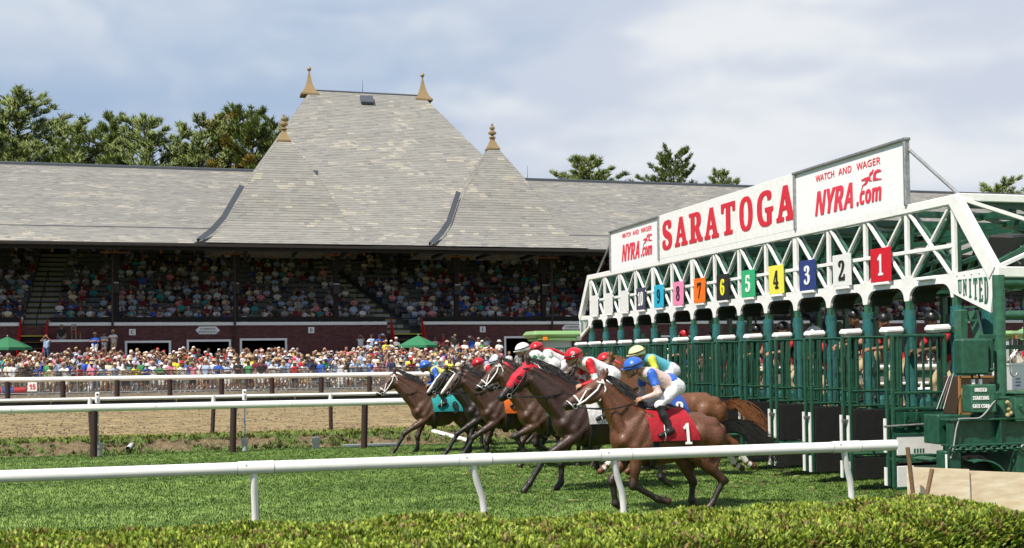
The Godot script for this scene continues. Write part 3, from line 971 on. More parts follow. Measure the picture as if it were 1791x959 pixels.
# ================================================================ rails
func make_rails() -> void:
	# inner turf rail right behind the hedge: a white tube on bent legs
	var r := thing("turf_rail", "white tubular running rail on bent legs behind the hedge, nearest of the rails", "rail")
	var joints := [-60.0, -5.0, 0.62, 2.75, 4.55, 6.85, 7.35, 8.02]
	for i in joints.size() - 1:
		var b := B.new()
		var rr: float = 0.064 if i % 2 == 0 else 0.061
		b.rod(Vector3(joints[i], 1.125, -12.0), Vector3(joints[i + 1], 1.125, -12.0), rr, -1.0, 18)
		obj("rail_section", b, M.white_rail, r)
	for x: float in [-12.0, -7.5, -3.7, 0.53, 2.83, 4.44, 7.33]:
		var b := B.new()
		var p := PackedVector3Array()
		var w := PackedFloat32Array()
		for q in [[0.0, 1.07, 0.0], [0.015, 1.0, 0.02], [0.06, 0.86, 0.1], [0.115, 0.72, 0.18], [0.14, 0.58, 0.23], [0.15, 0.4, 0.24], [0.15, -0.2, 0.24]]:
			p.append(Vector3(x + (q[0] if x > 1.0 else q[0] * 0.1), q[1], -12.0 - q[2] * 0.4))
			w.append(0.036)
		b.tube(p, w, 12)
		obj("leg", b, M.white_rail, r)
	for x: float in [-3.7, 0.53, 2.83, 4.44, 7.33]:
		var sv := B.new()
		sv.rod(Vector3(x - 0.16, 1.125, -12.0), Vector3(x + 0.2, 1.125, -12.0), 0.0685, -1.0, 18)
		obj("joint_sleeve", sv, M.white_rail, r)
		var sm := B.new()
		for e: float in [-0.163, 0.203]: sm.rod(Vector3(x + e - 0.002, 1.125, -12.0), Vector3(x + e + 0.002, 1.125, -12.0), 0.0672, -1.0, 18)
		sm.rod(Vector3(x - 0.08, 1.16, -11.945), Vector3(x - 0.08, 1.16, -11.93), 0.008, -1.0, 6)
		obj("joint_seam", sm, mat("seam_grey", 0.25, 0.25, 0.25, 0.6), r)
	var endc := B.new()
	endc.rod(Vector3(7.72, 1.06, -12.0), Vector3(7.78, 0.98, -12.0), 0.012, -1.0, 6)
	obj("end_pin", endc, M.dark_steel, r)
	# outer turf rail on brown posts
	var o := thing("outer_turf_rail", "white rail on thick brown posts along the far edge of the grass course", "rail")
	for i in 24:
		var b := B.new()
		var xa := -42.0 + i * 3.15 + 0.06
		b.tube(PackedVector3Array([Vector3(xa, 1.16, -28.2), Vector3(xa + 3.14, 1.16, -28.2)]), PackedFloat32Array([0.088, 0.088]), 14)
		obj("rail_section", b, M.white_rail, o)
		var p := B.new()
		p.rod(Vector3(xa + 1.75 - 0.02 * sin(i * 5.0), -0.2, -28.2 + 0.02 * cos(i * 3.0)), Vector3(xa + 1.75 + 0.02, 1.09, -28.2), 0.082, 0.078, 10)
		obj("post", p, M.brown_post, o)
	# inner dirt rail
	var d := thing("dirt_rail", "thin white rail with dark underboard on brown posts, near edge of dirt track", "rail")
	for i in 26:
		var b := B.new()
		var xa := -44.0 + i * 3.1
		b.rod(Vector3(xa, 1.27, -31.5), Vector3(xa + 3.09, 1.27, -31.5), 0.045, -1.0, 10)
		obj("rail_section", b, M.white_rail, d)
		var u := B.new()
		u.box(Vector3(xa + 1.545, 1.12, -31.55), Vector3(3.09, 0.2, 0.05), Basis.IDENTITY, 0.01)
		obj("under_board", u, worn(mat("board_dark", 0.055, 0.05, 0.042, 0.8), noise_tex("grime", 0.02, Color.BLACK, Color.WHITE), 0.6), d)
		var px := xa + 0.95
		var p := B.new()
		p.rod(Vector3(px - 0.06 * sin(i * 2.3), 0.1, -31.42), Vector3(px, 1.02, -31.5), 0.055, -1.0, 8)
		obj("post", p, M.brown_post, d)
		var c := B.new()
		c.rod(Vector3(px, 1.02, -31.5), Vector3(px, 1.3, -31.5), 0.06, -1.0, 8)
		obj("white_sleeve", c, M.white_rail, d)
	# outer dirt rail
	var f := thing("far_rail", "white rail on brown posts across the dirt track, just before the crowd fence", "rail")
	for i in 20:
		var b := B.new()
		var xa := -46.0 + i * 5.2
		b.rod(Vector3(xa, 1.38, -62.0), Vector3(xa + 5.19, 1.38, -62.0), 0.135, -1.0, 10)
		obj("rail_section", b, M.white_rail, f)
		for k in 2:
			var p := B.new()
			var px := xa + 0.3 + k * 2.6
			p.rod(Vector3(px, 0.2, -62.0), Vector3(px, 1.3, -62.0), 0.13, -1.0, 8)
			obj("post", p, M.brown_post, f)
	# crowd fence
	var fe := thing("crowd_fence", "galvanised chain link fence between the crowd and the dirt track", "fence")
	var wire := mat("fence_wire", 0.15, 0.15, 0.15, 0.5, 0.4)
	for i in 44:
		var xa := -30.0 + i * 1.83
		var pn := B.new()
		# woven wire, two directions of strands
		var x := -1.2
		while x < 1.83:
			for s: float in [1.0, -1.0]:
				var c0 := Vector2(x, 0.0) if s > 0 else Vector2(x, 1.18)
				var c1 := Vector2(x + 1.18, 1.18) if s > 0 else Vector2(x + 1.18, 0.0)
				if c0.x < 0.0: c0 = c0.lerp(c1, -c0.x / 1.18)
				if c1.x > 1.83: c1 = c1.lerp(c0, (c1.x - 1.83) / (c1.x - c0.x))
				if c1.x - c0.x > 0.02:
					var a := Vector3(xa + c0.x, 0.56 + c0.y, -64.0)
					var e := Vector3(xa + c1.x, 0.56 + c1.y, -64.0)
					var w := Vector3(0.0035, 0.0035 * -s, 0)
					pn.quad(a - w, a + w, e + w, e - w, Vector3(0, 0, 1))
			x += 0.105
		obj("wire_panel", pn, wire, fe)
		var po := B.new()
		po.rod(Vector3(xa, 0.45, -64.0), Vector3(xa, 1.78, -64.0), 0.035, -1.0, 6)
		obj("post", po, M.galvanised, fe)
		var tp := B.new()
		tp.rod(Vector3(xa, 1.75, -64.0), Vector3(xa + 1.83, 1.75, -64.0), 0.028, -1.0, 6)
		obj("top_rail", tp, M.dark_steel, fe)
		var bp := B.new()
		bp.rod(Vector3(xa, 0.64, -63.97), Vector3(xa + 1.83, 0.64, -63.97), 0.026, -1.0, 6)
		obj("bottom_rail", bp, M.galvanised, fe)

# ================================================================ starting gate
# lettering fitted to a width and a height, its middle at "at"; x runs along "side"
func fit_text(called: String, text: String, w: float, h: float, m: Material, at: Vector3, bas: Basis, parent: Node3D, font := "Droid Sans", weight := 400, skew := 0.0, depth := 0.008) -> MeshInstance3D:
	var f := SystemFont.new()
	f.font_names = PackedStringArray([font])
	f.font_weight = weight
	var t := TextMesh.new()
	t.text = text
	t.font = f
	t.font_size = 48
	t.pixel_size = 0.02
	t.depth = 0.02
	t.curve_step = 1.5
	var box := t.get_aabb()
	var o := MeshInstance3D.new()
	o.mesh = t
	if weight >= 700:
		# heavier strokes: the letter laid down four times, a little apart in every direction
		var src := t.get_mesh_arrays()
		var v := PackedVector3Array()
		var n := PackedVector3Array()
		var ix := PackedInt32Array()
		var fat := (0.046 if font == "Droid Serif" and h > 0.5 else 0.022) * box.size.y
		for k in 4:
			var base := v.size()
			for p: Vector3 in src[Mesh.ARRAY_VERTEX]: v.append(p + Vector3(fat * (1.0 if k % 2 else -1.0), fat * 0.5 * (1.0 if k > 1 else -1.0), 0.002 * k))
			n.append_array(src[Mesh.ARRAY_NORMAL])
			for i: int in src[Mesh.ARRAY_INDEX]: ix.append(i + base)
		var arr := []
		arr.resize(Mesh.ARRAY_MAX)
		arr[Mesh.ARRAY_VERTEX] = v; arr[Mesh.ARRAY_NORMAL] = n; arr[Mesh.ARRAY_INDEX] = ix
		var am := ArrayMesh.new()
		am.add_surface_from_arrays(Mesh.PRIMITIVE_TRIANGLES, arr)
		o.mesh = am
		box = box.grow(fat * 0.6)
	o.material_override = m
	o.name = called
	parent.add_child(o, true)
	var sx := w / box.size.x
	var sy := h / box.size.y
	var c := box.get_center()
	var b := Basis(bas.x * sx, bas.y * sy + bas.x * skew * sy, bas.z * (depth / 0.02))
	o.transform = Transform3D(b, at - b * Vector3(c.x, c.y, 0.0))
	return o

func ring_link(b: B, o: Vector3, axis: Vector3, up: Vector3, l: float, r: float) -> void:
	var p := PackedVector3Array()
	var w := PackedFloat32Array()
	for i in 13:
		var a := TAU * i / 12.0
		p.append(o + axis * cos(a) * l * 0.5 + up * sin(a) * l * 0.32)
		w.append(r)
	b.tube(p, w, 5, false)

func cusp(k: float) -> float:
	return -15.1 - STALL * k

func make_gate() -> void:
	var gate := thing("starting_gate", "long green and white starting gate with fourteen stalls, numbered panels and white sign", "starting gate", Vector3(GX, 0, -23.6))
	var base := node("gate_frame", gate)      # only the long members hang here
	base.position = -gate.position
	var g := base
	var gr: StandardMaterial3D = M.gate_green
	var wh: StandardMaterial3D = M.white_paint
	var facing := Basis(Vector3(0, 0, 1), Vector3(0, 1, 0), Vector3(-1, 0, 0))
	var put := func(called: String, b: B, m: Material) -> MeshInstance3D:
		var o := obj(called, b, m, gate)
		o.position = -gate.position
		return o
	var holder := func(called: String) -> Node3D:
		return node(called, gate, -gate.position)
	# --- front truss, white
	var b := B.new()
	b.box(Vector3(GX, 4.57, (cusp(0) + cusp(14)) / 2), Vector3(0.12, 0.145, STALL * 14 + 0.12), Basis.IDENTITY, 0.012)
	obj("top_chord", b, wh, g)
	b = B.new()
	b.box(Vector3(GX - 0.02, 3.865, (cusp(0) + cusp(14)) / 2), Vector3(0.05, 0.065, STALL * 14), Basis.IDENTITY, 0.008)
	obj("mid_rail", b, wh, g)
	for k in 15:
		var z := cusp(k)
		var w: float = 0.13 if k in [4, 8, 10] else 0.07
		b = B.new()
		b.box(Vector3(GX, 3.97, z), Vector3(0.07, 1.06, w), Basis.IDENTITY, 0.008)
		obj("truss_post", b, wh, g)
	for k in 14:
		var zc := cusp(k + 0.5)
		for s: float in [-1.0, 1.0]:
			b = B.new()
			b.bar(Vector3(GX + 0.012 * s, 4.51, zc + s * 0.52), Vector3(GX + 0.012 * s, 3.43, zc - s * 0.52), 0.045, 0.055, Vector3.RIGHT, 0.006)
			obj("truss_brace", b, wh, g)
	for e in [[0, 1.0], [14, -1.0]]:
		b = B.new()
		var z := cusp(e[0])
		var s: float = e[1]
		b.prism(PackedVector2Array([Vector2(z - s * 0.02, 4.645), Vector2(z + s * 0.12, 4.645), Vector2(z + s * 0.99, 3.46), Vector2(z + s * 0.86, 3.3), Vector2(z - s * 0.02, 4.50)]), 0.13, Transform3D(facing, Vector3(GX - 0.006, 0, 0)))
		obj("end_brace", b, wh, g)
		# wedge plate with the maker's lettering
		var wn := node("wedge_plate", g)
		b = B.new()
		b.prism(PackedVector2Array([Vector2(z, 3.44), Vector2(z + s * 0.96, 3.47), Vector2(z + s * 0.94, 3.2), Vector2(z + s * 0.86, 2.80), Vector2(z, 3.13)]), 0.06, Transform3D(facing, Vector3(GX - 0.02, 0, 0)))
		obj("plate", b, wh, wn)
		for i in 5:
			var bolt := B.new()
			bolt.ball(Vector3(GX - 0.055, 3.40, z + s * (0.12 + 0.17 * i)), Vector3(0.012, 0.018, 0.018), 6, 4)
			obj("bolt", bolt, wh, wn)
		var letters := "UNITED"
		for i in 6:
			var t := (i + 0.5) / 6.0
			if s < 0: t = 1.0 - t
			var zz := z + s * (0.12 + 0.72 * t)
			var low := lerpf(3.10, 2.84, (0.12 + 0.72 * t) / 0.86) + 0.07
			fit_text("letter", letters[i], 0.085 if letters[i] != "I" else 0.05, 3.33 - low, mat("letter_green", 0.02, 0.13, 0.08, 0.5), Vector3(GX - 0.054, (3.33 + low) / 2, zz), facing, wn, "Droid Serif", 700)
	# --- arch plates: one white plate over each stall, with a dark hood behind
	for k in 14:
		var zc := cusp(k + 0.5)
		var h := STALL / 2
		var poly := PackedVector2Array([Vector2(-h + 0.002, 3.44), Vector2(h - 0.002, 3.44), Vector2(h - 0.002, 3.07), Vector2(h - 0.06, 3.07)])
		for i in 7:
			var a := PI / 2 * i / 6.0
			poly.append(Vector2(h - 0.075 - 0.22 * (1.0 - cos(a)), 3.11 + 0.19 * sin(a)))
		for i in 7:
			var a := PI / 2 * (6 - i) / 6.0
			poly.append(Vector2(-h + 0.075 + 0.22 * (1.0 - cos(a)), 3.11 + 0.19 * sin(a)))
		poly.append_array(PackedVector2Array([Vector2(-h + 0.06, 3.07), Vector2(-h + 0.002, 3.07)]))
		b = B.new()
		b.prism(poly, 0.05, Transform3D(facing, Vector3(GX - 0.01, 0, zc)))
		var an := node("arch_plate", g)
		obj("plate", b, wh, an)
		var hood := B.new()
		var hp := PackedVector2Array([Vector2(-h + 0.05, 3.38), Vector2(h - 0.05, 3.38), Vector2(h - 0.05, 3.05), Vector2(h - 0.09, 3.05), Vector2(h - 0.14, 3.20), Vector2(h - 0.3, 3.28), Vector2(-h + 0.3, 3.28), Vector2(-h + 0.14, 3.20), Vector2(-h + 0.09, 3.05), Vector2(-h + 0.05, 3.05)])
		hood.prism(hp, 0.4, Transform3D(facing, Vector3(GX + 0.23, 0, zc)))
		obj("hood", hood, M.black_rubber, an)
		var slot := B.new()
		slot.box(Vector3(GX - 0.075, 3.40, zc), Vector3(0.09, 0.055, 0.44), Basis.IDENTITY, 0.012)
		slot.prism(PackedVector2Array([Vector2(-0.22, 3.38), Vector2(0.22, 3.38), Vector2(0.30, 3.30), Vector2(-0.30, 3.30)]), 0.02, Transform3D(facing, Vector3(GX - 0.05, 0, zc)))
		obj("panel_slot", slot, wh, an)
	# --- number panels
	var sets := [["1", Color(0.62, 0.005, 0.02), Color(0.85, 0.85, 0.85)], ["2", Color(0.78, 0.78, 0.77), Color(0.012, 0.012, 0.012)], ["3", Color(0.02, 0.045, 0.20), Color(0.82, 0.82, 0.82)], ["4", Color(0.86, 0.80, 0.09), Color(0.012, 0.012, 0.012)], ["5", Color(0.03, 0.42, 0.17), Color(0.84, 0.86, 0.84)], ["6", Color(0.014, 0.014, 0.014), Color(0.85, 0.80, 0.02)], ["7", Color(0.86, 0.17, 0.005), Color(0.012, 0.012, 0.012)], ["8", Color(0.83, 0.25, 0.44), Color(0.012, 0.012, 0.012)], ["9", Color(0.012, 0.42, 0.62), Color(0.012, 0.012, 0.012)], ["10", Color(0.055, 0.055, 0.10), Color(0.85, 0.85, 0.85)], ["", Color(0.76, 0.77, 0.76), Color.BLACK], ["", Color(0.76, 0.77, 0.76), Color.BLACK], ["", Color(0.76, 0.77, 0.76), Color.BLACK]]
	for i in sets.size():
		var zc := cusp(i + 1.5)
		var col: Color = sets[i][1]
		var pn: Node3D = holder.call("number_panel")
		b = B.new()
		b.box(Vector3(GX - 0.105, 3.715, zc), Vector3(0.025, 0.57, 0.585), Basis(Vector3(0, 0, 1), 0.02 * sin(i * 7.0)), 0.004)
		obj("board", b, worn(mat("panel_%d" % mini(i, 10), col.r, col.g, col.b, 0.45), tex.soft, 0.9), pn)
		if sets[i][0] != "":
			var ink: Color = sets[i][2]
			var w: float = 0.34 if sets[i][0] == "10" else 0.15 if sets[i][0] == "1" else 0.2
			fit_text("numeral", sets[i][0], w, 0.36, mat("ink_%d" % i, ink.r, ink.g, ink.b, 0.5), Vector3(GX - 0.123, 3.715, zc + 0.01), facing, pn, "Droid Serif", 700)
	# --- the sign on top: three boards
	var sl: Node3D = holder.call("sign_board")
	sl.set_meta("label", "white sign board lettered SARATOGA in red")
	b = B.new()
	b.box(Vector3(GX - 0.03, 5.19, -23.21), Vector3(0.06, 1.1, 6.76), Basis.IDENTITY, 0.006)
	obj("board", b, wh, sl)
	for i in 8:
		var letter := "SARATOGA"[i]
		fit_text("letter", letter, 0.58 if letter in "SO" else 0.66 if letter in "GT" else 0.72, 0.71 if letter not in "SOG" else 0.74, M.sign_red, Vector3(GX - 0.066, 5.20, -26.09 + i * 0.843), facing, sl, "Droid Serif", 700)
	for q in [[-30.12, -26.62, -28.16], [-19.81, -16.22, -18.0]]:
		var sn: Node3D = holder.call("sign_board")
		sn.set_meta("label", "framed white sign board with red lettering and a small racehorse emblem")
		b = B.new()
		b.box(Vector3(GX - 0.03, 5.17, (q[0] + q[1]) / 2), Vector3(0.05, 1.06, q[1] - q[0] - 0.02), Basis.IDENTITY, 0.004)
		obj("board", b, mat("board_white", 0.79, 0.80, 0.82, 0.4), sn)
		var fr := B.new()
		fr.box(Vector3(GX - 0.05, 5.72, (q[0] + q[1]) / 2), Vector3(0.12, 0.05, q[1] - q[0] + 0.1), Basis.IDENTITY, 0.01)
		for zz: float in [q[0], q[1]]:
			fr.box(Vector3(GX - 0.05, 5.17, zz), Vector3(0.1, 1.09, 0.06), Basis.IDENTITY, 0.01)
		obj("frame", fr, M.galvanised, sn)
		var c: float = q[2]
		fit_text("lettering", "WATCH", 0.64, 0.115, mat("logo_red", 0.70, 0.035, 0.07, 0.5), Vector3(GX - 0.062, 5.50, c - 0.72), facing, sn)
		fit_text("lettering", "AND", 0.42, 0.115, M.logo_red, Vector3(GX - 0.062, 5.50, c - 0.04), facing, sn)
		fit_text("lettering", "WAGER", 0.72, 0.115, M.logo_red, Vector3(GX - 0.062, 5.50, c + 0.70), facing, sn)
		var nyra := "NYRA"
		for i in 4:
			fit_text("letter", nyra[i], 0.30, 0.45, M.logo_red, Vector3(GX - 0.062, 5.03, c - 0.88 + i * 0.325), facing, sn, "Droid Sans", 800, 0.22)
		fit_text("lettering", ".com", 0.74, 0.25, M.logo_red, Vector3(GX - 0.062, 4.935, c + 0.70), facing, sn, "Droid Sans", 800, 0.12)
		var lg := B.new()
		for poly in [
			[0, .14, .02, .13, .12, .15, .27, .155, .30, .08, .33, .075, .32, .065, .25, .07, .24, .10, .16, .03, .06, .02, .02, -.05, .0, -.06, .04, .03, .12, .06, .15, .11, .03, .105],
			[.36, .06, .38, .17, .43, .22, .52, .235, .58, .225, .62, .19, .55, .185, .47, .18, .44, .12, .47, .09, .62, .06, .62, .05, .45, .055],
			[.25, .16, .27, .21, .33, .225, .37, .26, .39, .25, .37, .2, .33, .18, .30, .155]]:
			var pv := PackedVector2Array()
			for i in range(0, poly.size(), 2): pv.append(Vector2(poly[i], poly[i + 1]))
			lg.prism(pv, 0.008, Transform3D(facing, Vector3(GX - 0.062, 5.12, c + 0.47)))
		obj("horse_emblem", lg, M.logo_red, sn)
	for e in [[-16.2, -15.03, 5.54], [-30.15, -31.6, 5.5]]:
		b = B.new()
		b.rod(Vector3(GX, e[2], e[0]), Vector3(GX + 0.05, 4.64, e[1]), 0.028, -1.0, 8)
		put.call("sign_stay", b, M.galvanised)
	for z: float in [-18.0, -21.5, -24.8, -28.3]:
		b = B.new()
		b.rod(Vector3(GX + 0.03, 5.6, z), Vector3(GX + 1.5, 4.6, z), 0.025, -1.0, 6)
		put.call("sign_stay", b, M.galvanised)
	# --- rear truss, ties and cover plates, green
	var bx := GX + 3.3
	for y: float in [4.5, 3.42]:
		b = B.new()
		b.box(Vector3(bx, y, (cusp(0) + cusp(14)) / 2), Vector3(0.12, 0.14, STALL * 14 + 0.12))
		put.call("rear_chord", b, gr)
	for k in 15:
		var z := cusp(k)
		b = B.new()
		b.box(Vector3(bx, 2.3, z), Vector3(0.11, 4.4, 0.11))
		put.call("rear_post", b, gr)
		b = B.new()
		b.bar(Vector3(GX + 0.06, 4.5, z), Vector3(bx, 4.5, z), 0.08, 0.1)
		put.call("cross_tie", b, gr)
		b = B.new()
		b.bar(Vector3(GX + 0.06, 3.36, z), Vector3(bx, 3.42, z), 0.09, 0.12)
		put.call("cross_tie", b, gr)
		b = B.new()
		b.bar(Vector3(GX + 0.1, 3.42, z + 0.05), Vector3(bx, 4.46, z + 0.05), 0.06, 0.07)
		put.call("cross_brace", b, gr)
		b = B.new()
		b.box(Vector3(GX + 0.07, 3.97, z - 0.01), Vector3(0.06, 1.0, 0.08))
		put.call("inner_post", b, gr)
	for k in 14:
		for s: float in [-1.0, 1.0]:
			b = B.new()
			b.bar(Vector3(bx, 4.48, cusp(k) - s * 0.02 - (0.0 if s > 0 else STALL)), Vector3(bx, 3.44, cusp(k + 0.5)), 0.06, 0.07, Vector3.RIGHT)
			put.call("rear_brace", b, gr)
		for s: float in [-1.0, 1.0]:
			b = B.new()
			b.bar(Vector3(GX + 0.1 + 0.012 * s, 4.48, cusp(k + 0.5) + s * 0.52), Vector3(GX + 0.1 + 0.012 * s, 3.45, cusp(k + 0.5) - s * 0.52), 0.05, 0.055, Vector3.RIGHT)
			put.call("inner_brace", b, M.light_green)
		if k > 2:
			b = B.new()
			b.box(Vector3(GX + 1.9, 4.63, cusp(k + 0.5)), Vector3(2.2, 0.02, STALL - 0.2 - 0.1 * (k % 3)))
			put.call("cover_plate", b, gr)
		if k % 2 == 0:
			b = B.new()
			b.bar(Vector3(GX + 0.1, 4.42, cusp(k)), Vector3(bx, 4.42, cusp(k + 2)), 0.06, 0.06)
			put.call("plan_brace", b, gr)
	for x: float in [GX + 1.1, GX + 2.2]:
		b = B.new()
		b.box(Vector3(x, 4.42, (cusp(0) + cusp(14)) / 2), Vector3(0.08, 0.1, STALL * 14))
		put.call("purlin", b, gr)
	# --- stall dividers
	for k in 15:
		var z := cusp(k)
		var dv: Node3D = holder.call("stall_divider")
		b = B.new()
		b.box(Vector3(GX + 0.02, 1.65, z), Vector3(0.1, 2.96, 0.11), Basis.IDENTITY, 0.01)
		obj("post", b, M.light_green, dv)
		b = B.new()
		var p := PackedVector3Array()
		var w := PackedFloat32Array()
		for i in 14:
			p.append(Vector3(GX + 0.02 + 0.012 * sin(i * 2.1 + k), 1.35 + i * (2.93 - 1.35) / 13, z + 0.012 * cos(i * 1.7 + k)))
			w.append(0.1 + 0.012 * sin(i * 2.9 + k * 1.3))
		b.tube(p, w, 12)
		obj("padded_sleeve", b, M.teal_vinyl, dv)
		b = B.new()
		b.box(Vector3(GX + 1.7, 1.36, z), Vector3(3.1, 0.26, 0.2), Basis.IDENTITY, 0.06)
		obj("side_pad", b, M.teal_vinyl, dv)
		for y: float in [2.3, 1.85, 1.0]:
			b = B.new()
			b.box(Vector3(GX + 1.7, y, z), Vector3(3.2, 0.06, 0.05))
			obj("side_rail", b, gr, dv)
		b = B.new()
		b.box(Vector3(GX + 1.7, 0.66, z), Vector3(3.0, 0.62, 0.03))
		obj("kick_board", b, M.black_rubber, dv)
		b = B.new()
		b.box(Vector3(GX + 1.65, 1.6, z), Vector3(0.08, 2.6, 0.08))
		obj("middle_post", b, gr, dv)
		# padded nose
		b = B.new()
		for s in [[Vector3(10.875, 2.592, z), Vector3(0.38, 0.12, 0.22)]]:
			b.box(s[0], s[1], Basis(Vector3(0, 0, 1), 0.04), 0.045)
		obj("nose_pad", b, mat("pad_white", 0.78, 0.78, 0.77, 0.6), dv)
		b = B.new()
		b.box(Vector3(11.06, 2.57, z), Vector3(0.24, 0.11, 0.09), Basis.IDENTITY, 0.01)
		obj("nose_bracket", b, gr, dv)
		b = B.new()
		b.box(Vector3(10.97, 1.36, z), Vector3(0.07, 2.3, 0.07), Basis.IDENTITY, 0.008)
		obj("hinge_post", b, gr, dv)
		# open gate leaves, swung forward along the divider
		for s: float in [1.0, -1.0]:
			if k == 0 and s > 0.0: continue
			if k == 14 and s < 0.0: continue
			var zz := z + s * 0.075
			var yaw := Basis(Vector3.UP, (0.03 + 0.012 * sin(k * 3.0 + s)) * s)
			var lf: Node3D = holder.call("gate_leaf")
			var hinge := Vector3(10.95, 0, zz)
			var at := func(x: float, y: float) -> Vector3: return hinge + yaw * Vector3(x - 10.95, y, 0)
			for x: float in [10.03, 10.93]:
				b = B.new()
				b.bar(at.call(x, 0.22), at.call(x, 2.5), 0.055, 0.05, Vector3.RIGHT, 0.008)
				obj("upright", b, gr, lf)
			for y: float in [2.485, 1.62, 1.385, 0.62]:
				b = B.new()
				var r: float = 0.028 if y == 0.62 else 0.02
				b.rod(at.call(10.03, y), at.call(10.93, y), r, -1.0, 8)
				obj("cross_rail", b, M.light_green if y == 0.62 else gr, lf)
			for i in 6:
				b = B.new()
				var x := 10.03 + 0.9 * (i + 1) / 7.0
				b.rod(at.call(x, 1.385), at.call(x, 2.485), 0.0125, -1.0, 6, false)
				obj("bar", b, gr, lf)
			for q in [[1.32, 0.68], [0.555, 0.215]]:
				b = B.new()
				b.box(at.call(10.49, (q[0] + q[1]) / 2), Vector3(0.82, q[0] - q[1], 0.035), yaw, 0.006)
				obj("kick_panel", b, M.black_rubber, lf)
				b = B.new()
				b.box(at.call(9.985, (q[0] + q[1]) / 2 - 0.02), Vector3(0.02, (q[0] - q[1]) * 0.8, 0.06), yaw)
				obj("edge_strip", b, wh, lf)
			if s > 0.0:
				b = B.new()
				b.bar(at.call(10.0, 1.15), at.call(10.0, 1.22), 0.02, 0.02)
				b.rod(at.call(9.88, 1.13), at.call(10.02, 1.16), 0.02, -1.0, 6)
				b.box(at.call(9.93, 1.16), Vector3(0.1, 0.03, 0.05))
				obj("latch", b, M.galvanised, lf)
	# nearest divider: green and white panels on its near side, with a latch rod
	var nd: Node3D = holder.call("near_leaf_panels")
	var zn := cusp(0) + 0.075
	b = B.new()
	b.box(Vector3(10.49, 1.17, zn), Vector3(0.88, 0.36, 0.03), Basis.IDENTITY, 0.006)
	obj("green_panel", b, gr, nd)
	for q in [[0.975, 0.69], [0.53, 0.21]]:
		b = B.new()
		b.box(Vector3(10.46, (q[0] + q[1]) / 2, zn), Vector3(0.8, q[0] - q[1], 0.035), Basis.IDENTITY, 0.006)
		obj("white_panel", b, wh, nd)
	for x: float in [10.015, 10.93]:
		b = B.new()
		b.box(Vector3(x, 1.36, zn), Vector3(0.05, 2.3, 0.055), Basis.IDENTITY, 0.008)
		obj("upright", b, gr, nd)
	for y: float in [2.485, 1.62, 1.385, 1.0, 0.62, 0.2]:
		b = B.new()
		b.box(Vector3(10.47, y, zn + 0.005), Vector3(0.9, 0.045, 0.05), Basis.IDENTITY, 0.01)
		obj("cross_rail", b, gr, nd)
	for i in 6:
		b = B.new()
		b.rod(Vector3(10.03 + 0.9 * (i + 1) / 7.0, 1.385, zn), Vector3(10.03 + 0.9 * (i + 1) / 7.0, 2.485, zn), 0.0125, -1.0, 6, false)
		obj("bar", b, gr, nd)
	b = B.new()
	b.rod(Vector3(9.83, 1.13, zn + 0.05), Vector3(10.5, 1.15, zn + 0.05), 0.018, -1.0, 8)
	obj("latch_rod", b, M.galvanised, nd)
	b = B.new()
	for x: float in [10.2, 10.4]:
		b.box(Vector3(x, 1.2, zn + 0.04), Vector3(0.05, 0.26, 0.03), Basis.IDENTITY, 0.005)
	b.box(Vector3(10.3, 1.2, zn + 0.04), Vector3(0.2, 0.04, 0.03))
	obj("latch_plate", b, gr, nd)
	b = B.new()
	b.box(Vector3(10.45, 0.66, zn + 0.08), Vector3(0.35, 0.1, 0.12), Basis.IDENTITY, 0.01)
	for i in 4: b.rod(Vector3(10.32 + i * 0.05, 0.72, zn + 0.08), Vector3(10.32 + i * 0.05, 0.79, zn + 0.08), 0.014, -1.0, 6)
	obj("hinge_block", b, gr, nd)
	# --- near end: end frame, running gear and control boxes
	b = B.new()
	b.rod(Vector3(GX, 1.2, -14.12), Vector3(GX, 3.34, -14.12), 0.085, -1.0, 16)
	b.lathe(PackedVector2Array([Vector2(0.16, 0), Vector2(0.16, 0.03), Vector2(0.09, 0.05)]), Vector3(GX, 1.27, -14.12), 14)
	put.call("end_post", b, M.light_green)
	b = B.new()
	b.bar(Vector3(GX - 0.05, 3.385, -14.12), Vector3(GX + 3.4, 3.385, -14.12), 0.12, 0.155, Vector3.UP, 0.012)
	put.call("end_beam", b, wh)
	b = B.new()
	b.bar(Vector3(GX, 4.60, cusp(0) + 0.1), Vector3(GX + 3.4, 4.60, cusp(0) + 0.1), 0.08, 0.12, Vector3.UP, 0.01)
	put.call("end_top_rail", b, wh)
	b = B.new()
	b.rod(Vector3(GX, 3.22, -14.12), Vector3(GX + 3.4, 3.22, -14.12), 0.065, -1.0, 12)
	put.call("end_pipe", b, gr)
	b = B.new()
	b.rod(Vector3(GX, 2.76, -14.12), Vector3(GX + 3.4, 2.76, -14.12), 0.065, -1.0, 12)
	put.call("end_pipe", b, M.light_green)
	for q in [[Vector3(GX, 4.58, cusp(0) + 0.12), Vector3(GX + 3.3, 3.45, -14.12)], [Vector3(GX, 3.46, -14.12), Vector3(GX + 3.3, 4.58, cusp(0) + 0.12)]]:
		b = B.new()
		b.bar(q[0], q[1], 0.05, 0.06, Vector3.UP, 0.006)
		put.call("end_cross_brace", b, wh)
	for q in [[Vector3(GX + 0.2, 3.5, -14.5), Vector3(GX + 2.6, 4.5, cusp(0))], [Vector3(GX + 1.2, 4.5, cusp(0)), Vector3(GX + 2.9, 3.45, -14.3)], [Vector3(GX + 0.1, 4.45, cusp(0)), Vector3(GX + 2.2, 3.4, cusp(1))], [Vector3(GX + 3.2, 2.0, -14.12), Vector3(GX + 3.2, 4.5, -14.3)]]:
		b = B.new()
		b.bar(q[0], q[1], 0.07, 0.08)
		put.call("end_green_brace", b, M.light_green)
	b = B.new()
	b.box(Vector3(12.0, 3.78, -14.9), Vector3(0.5, 0.5, 0.4), Basis(Vector3(0.3, 1, 0.2).normalized(), 0.5), 0.03)
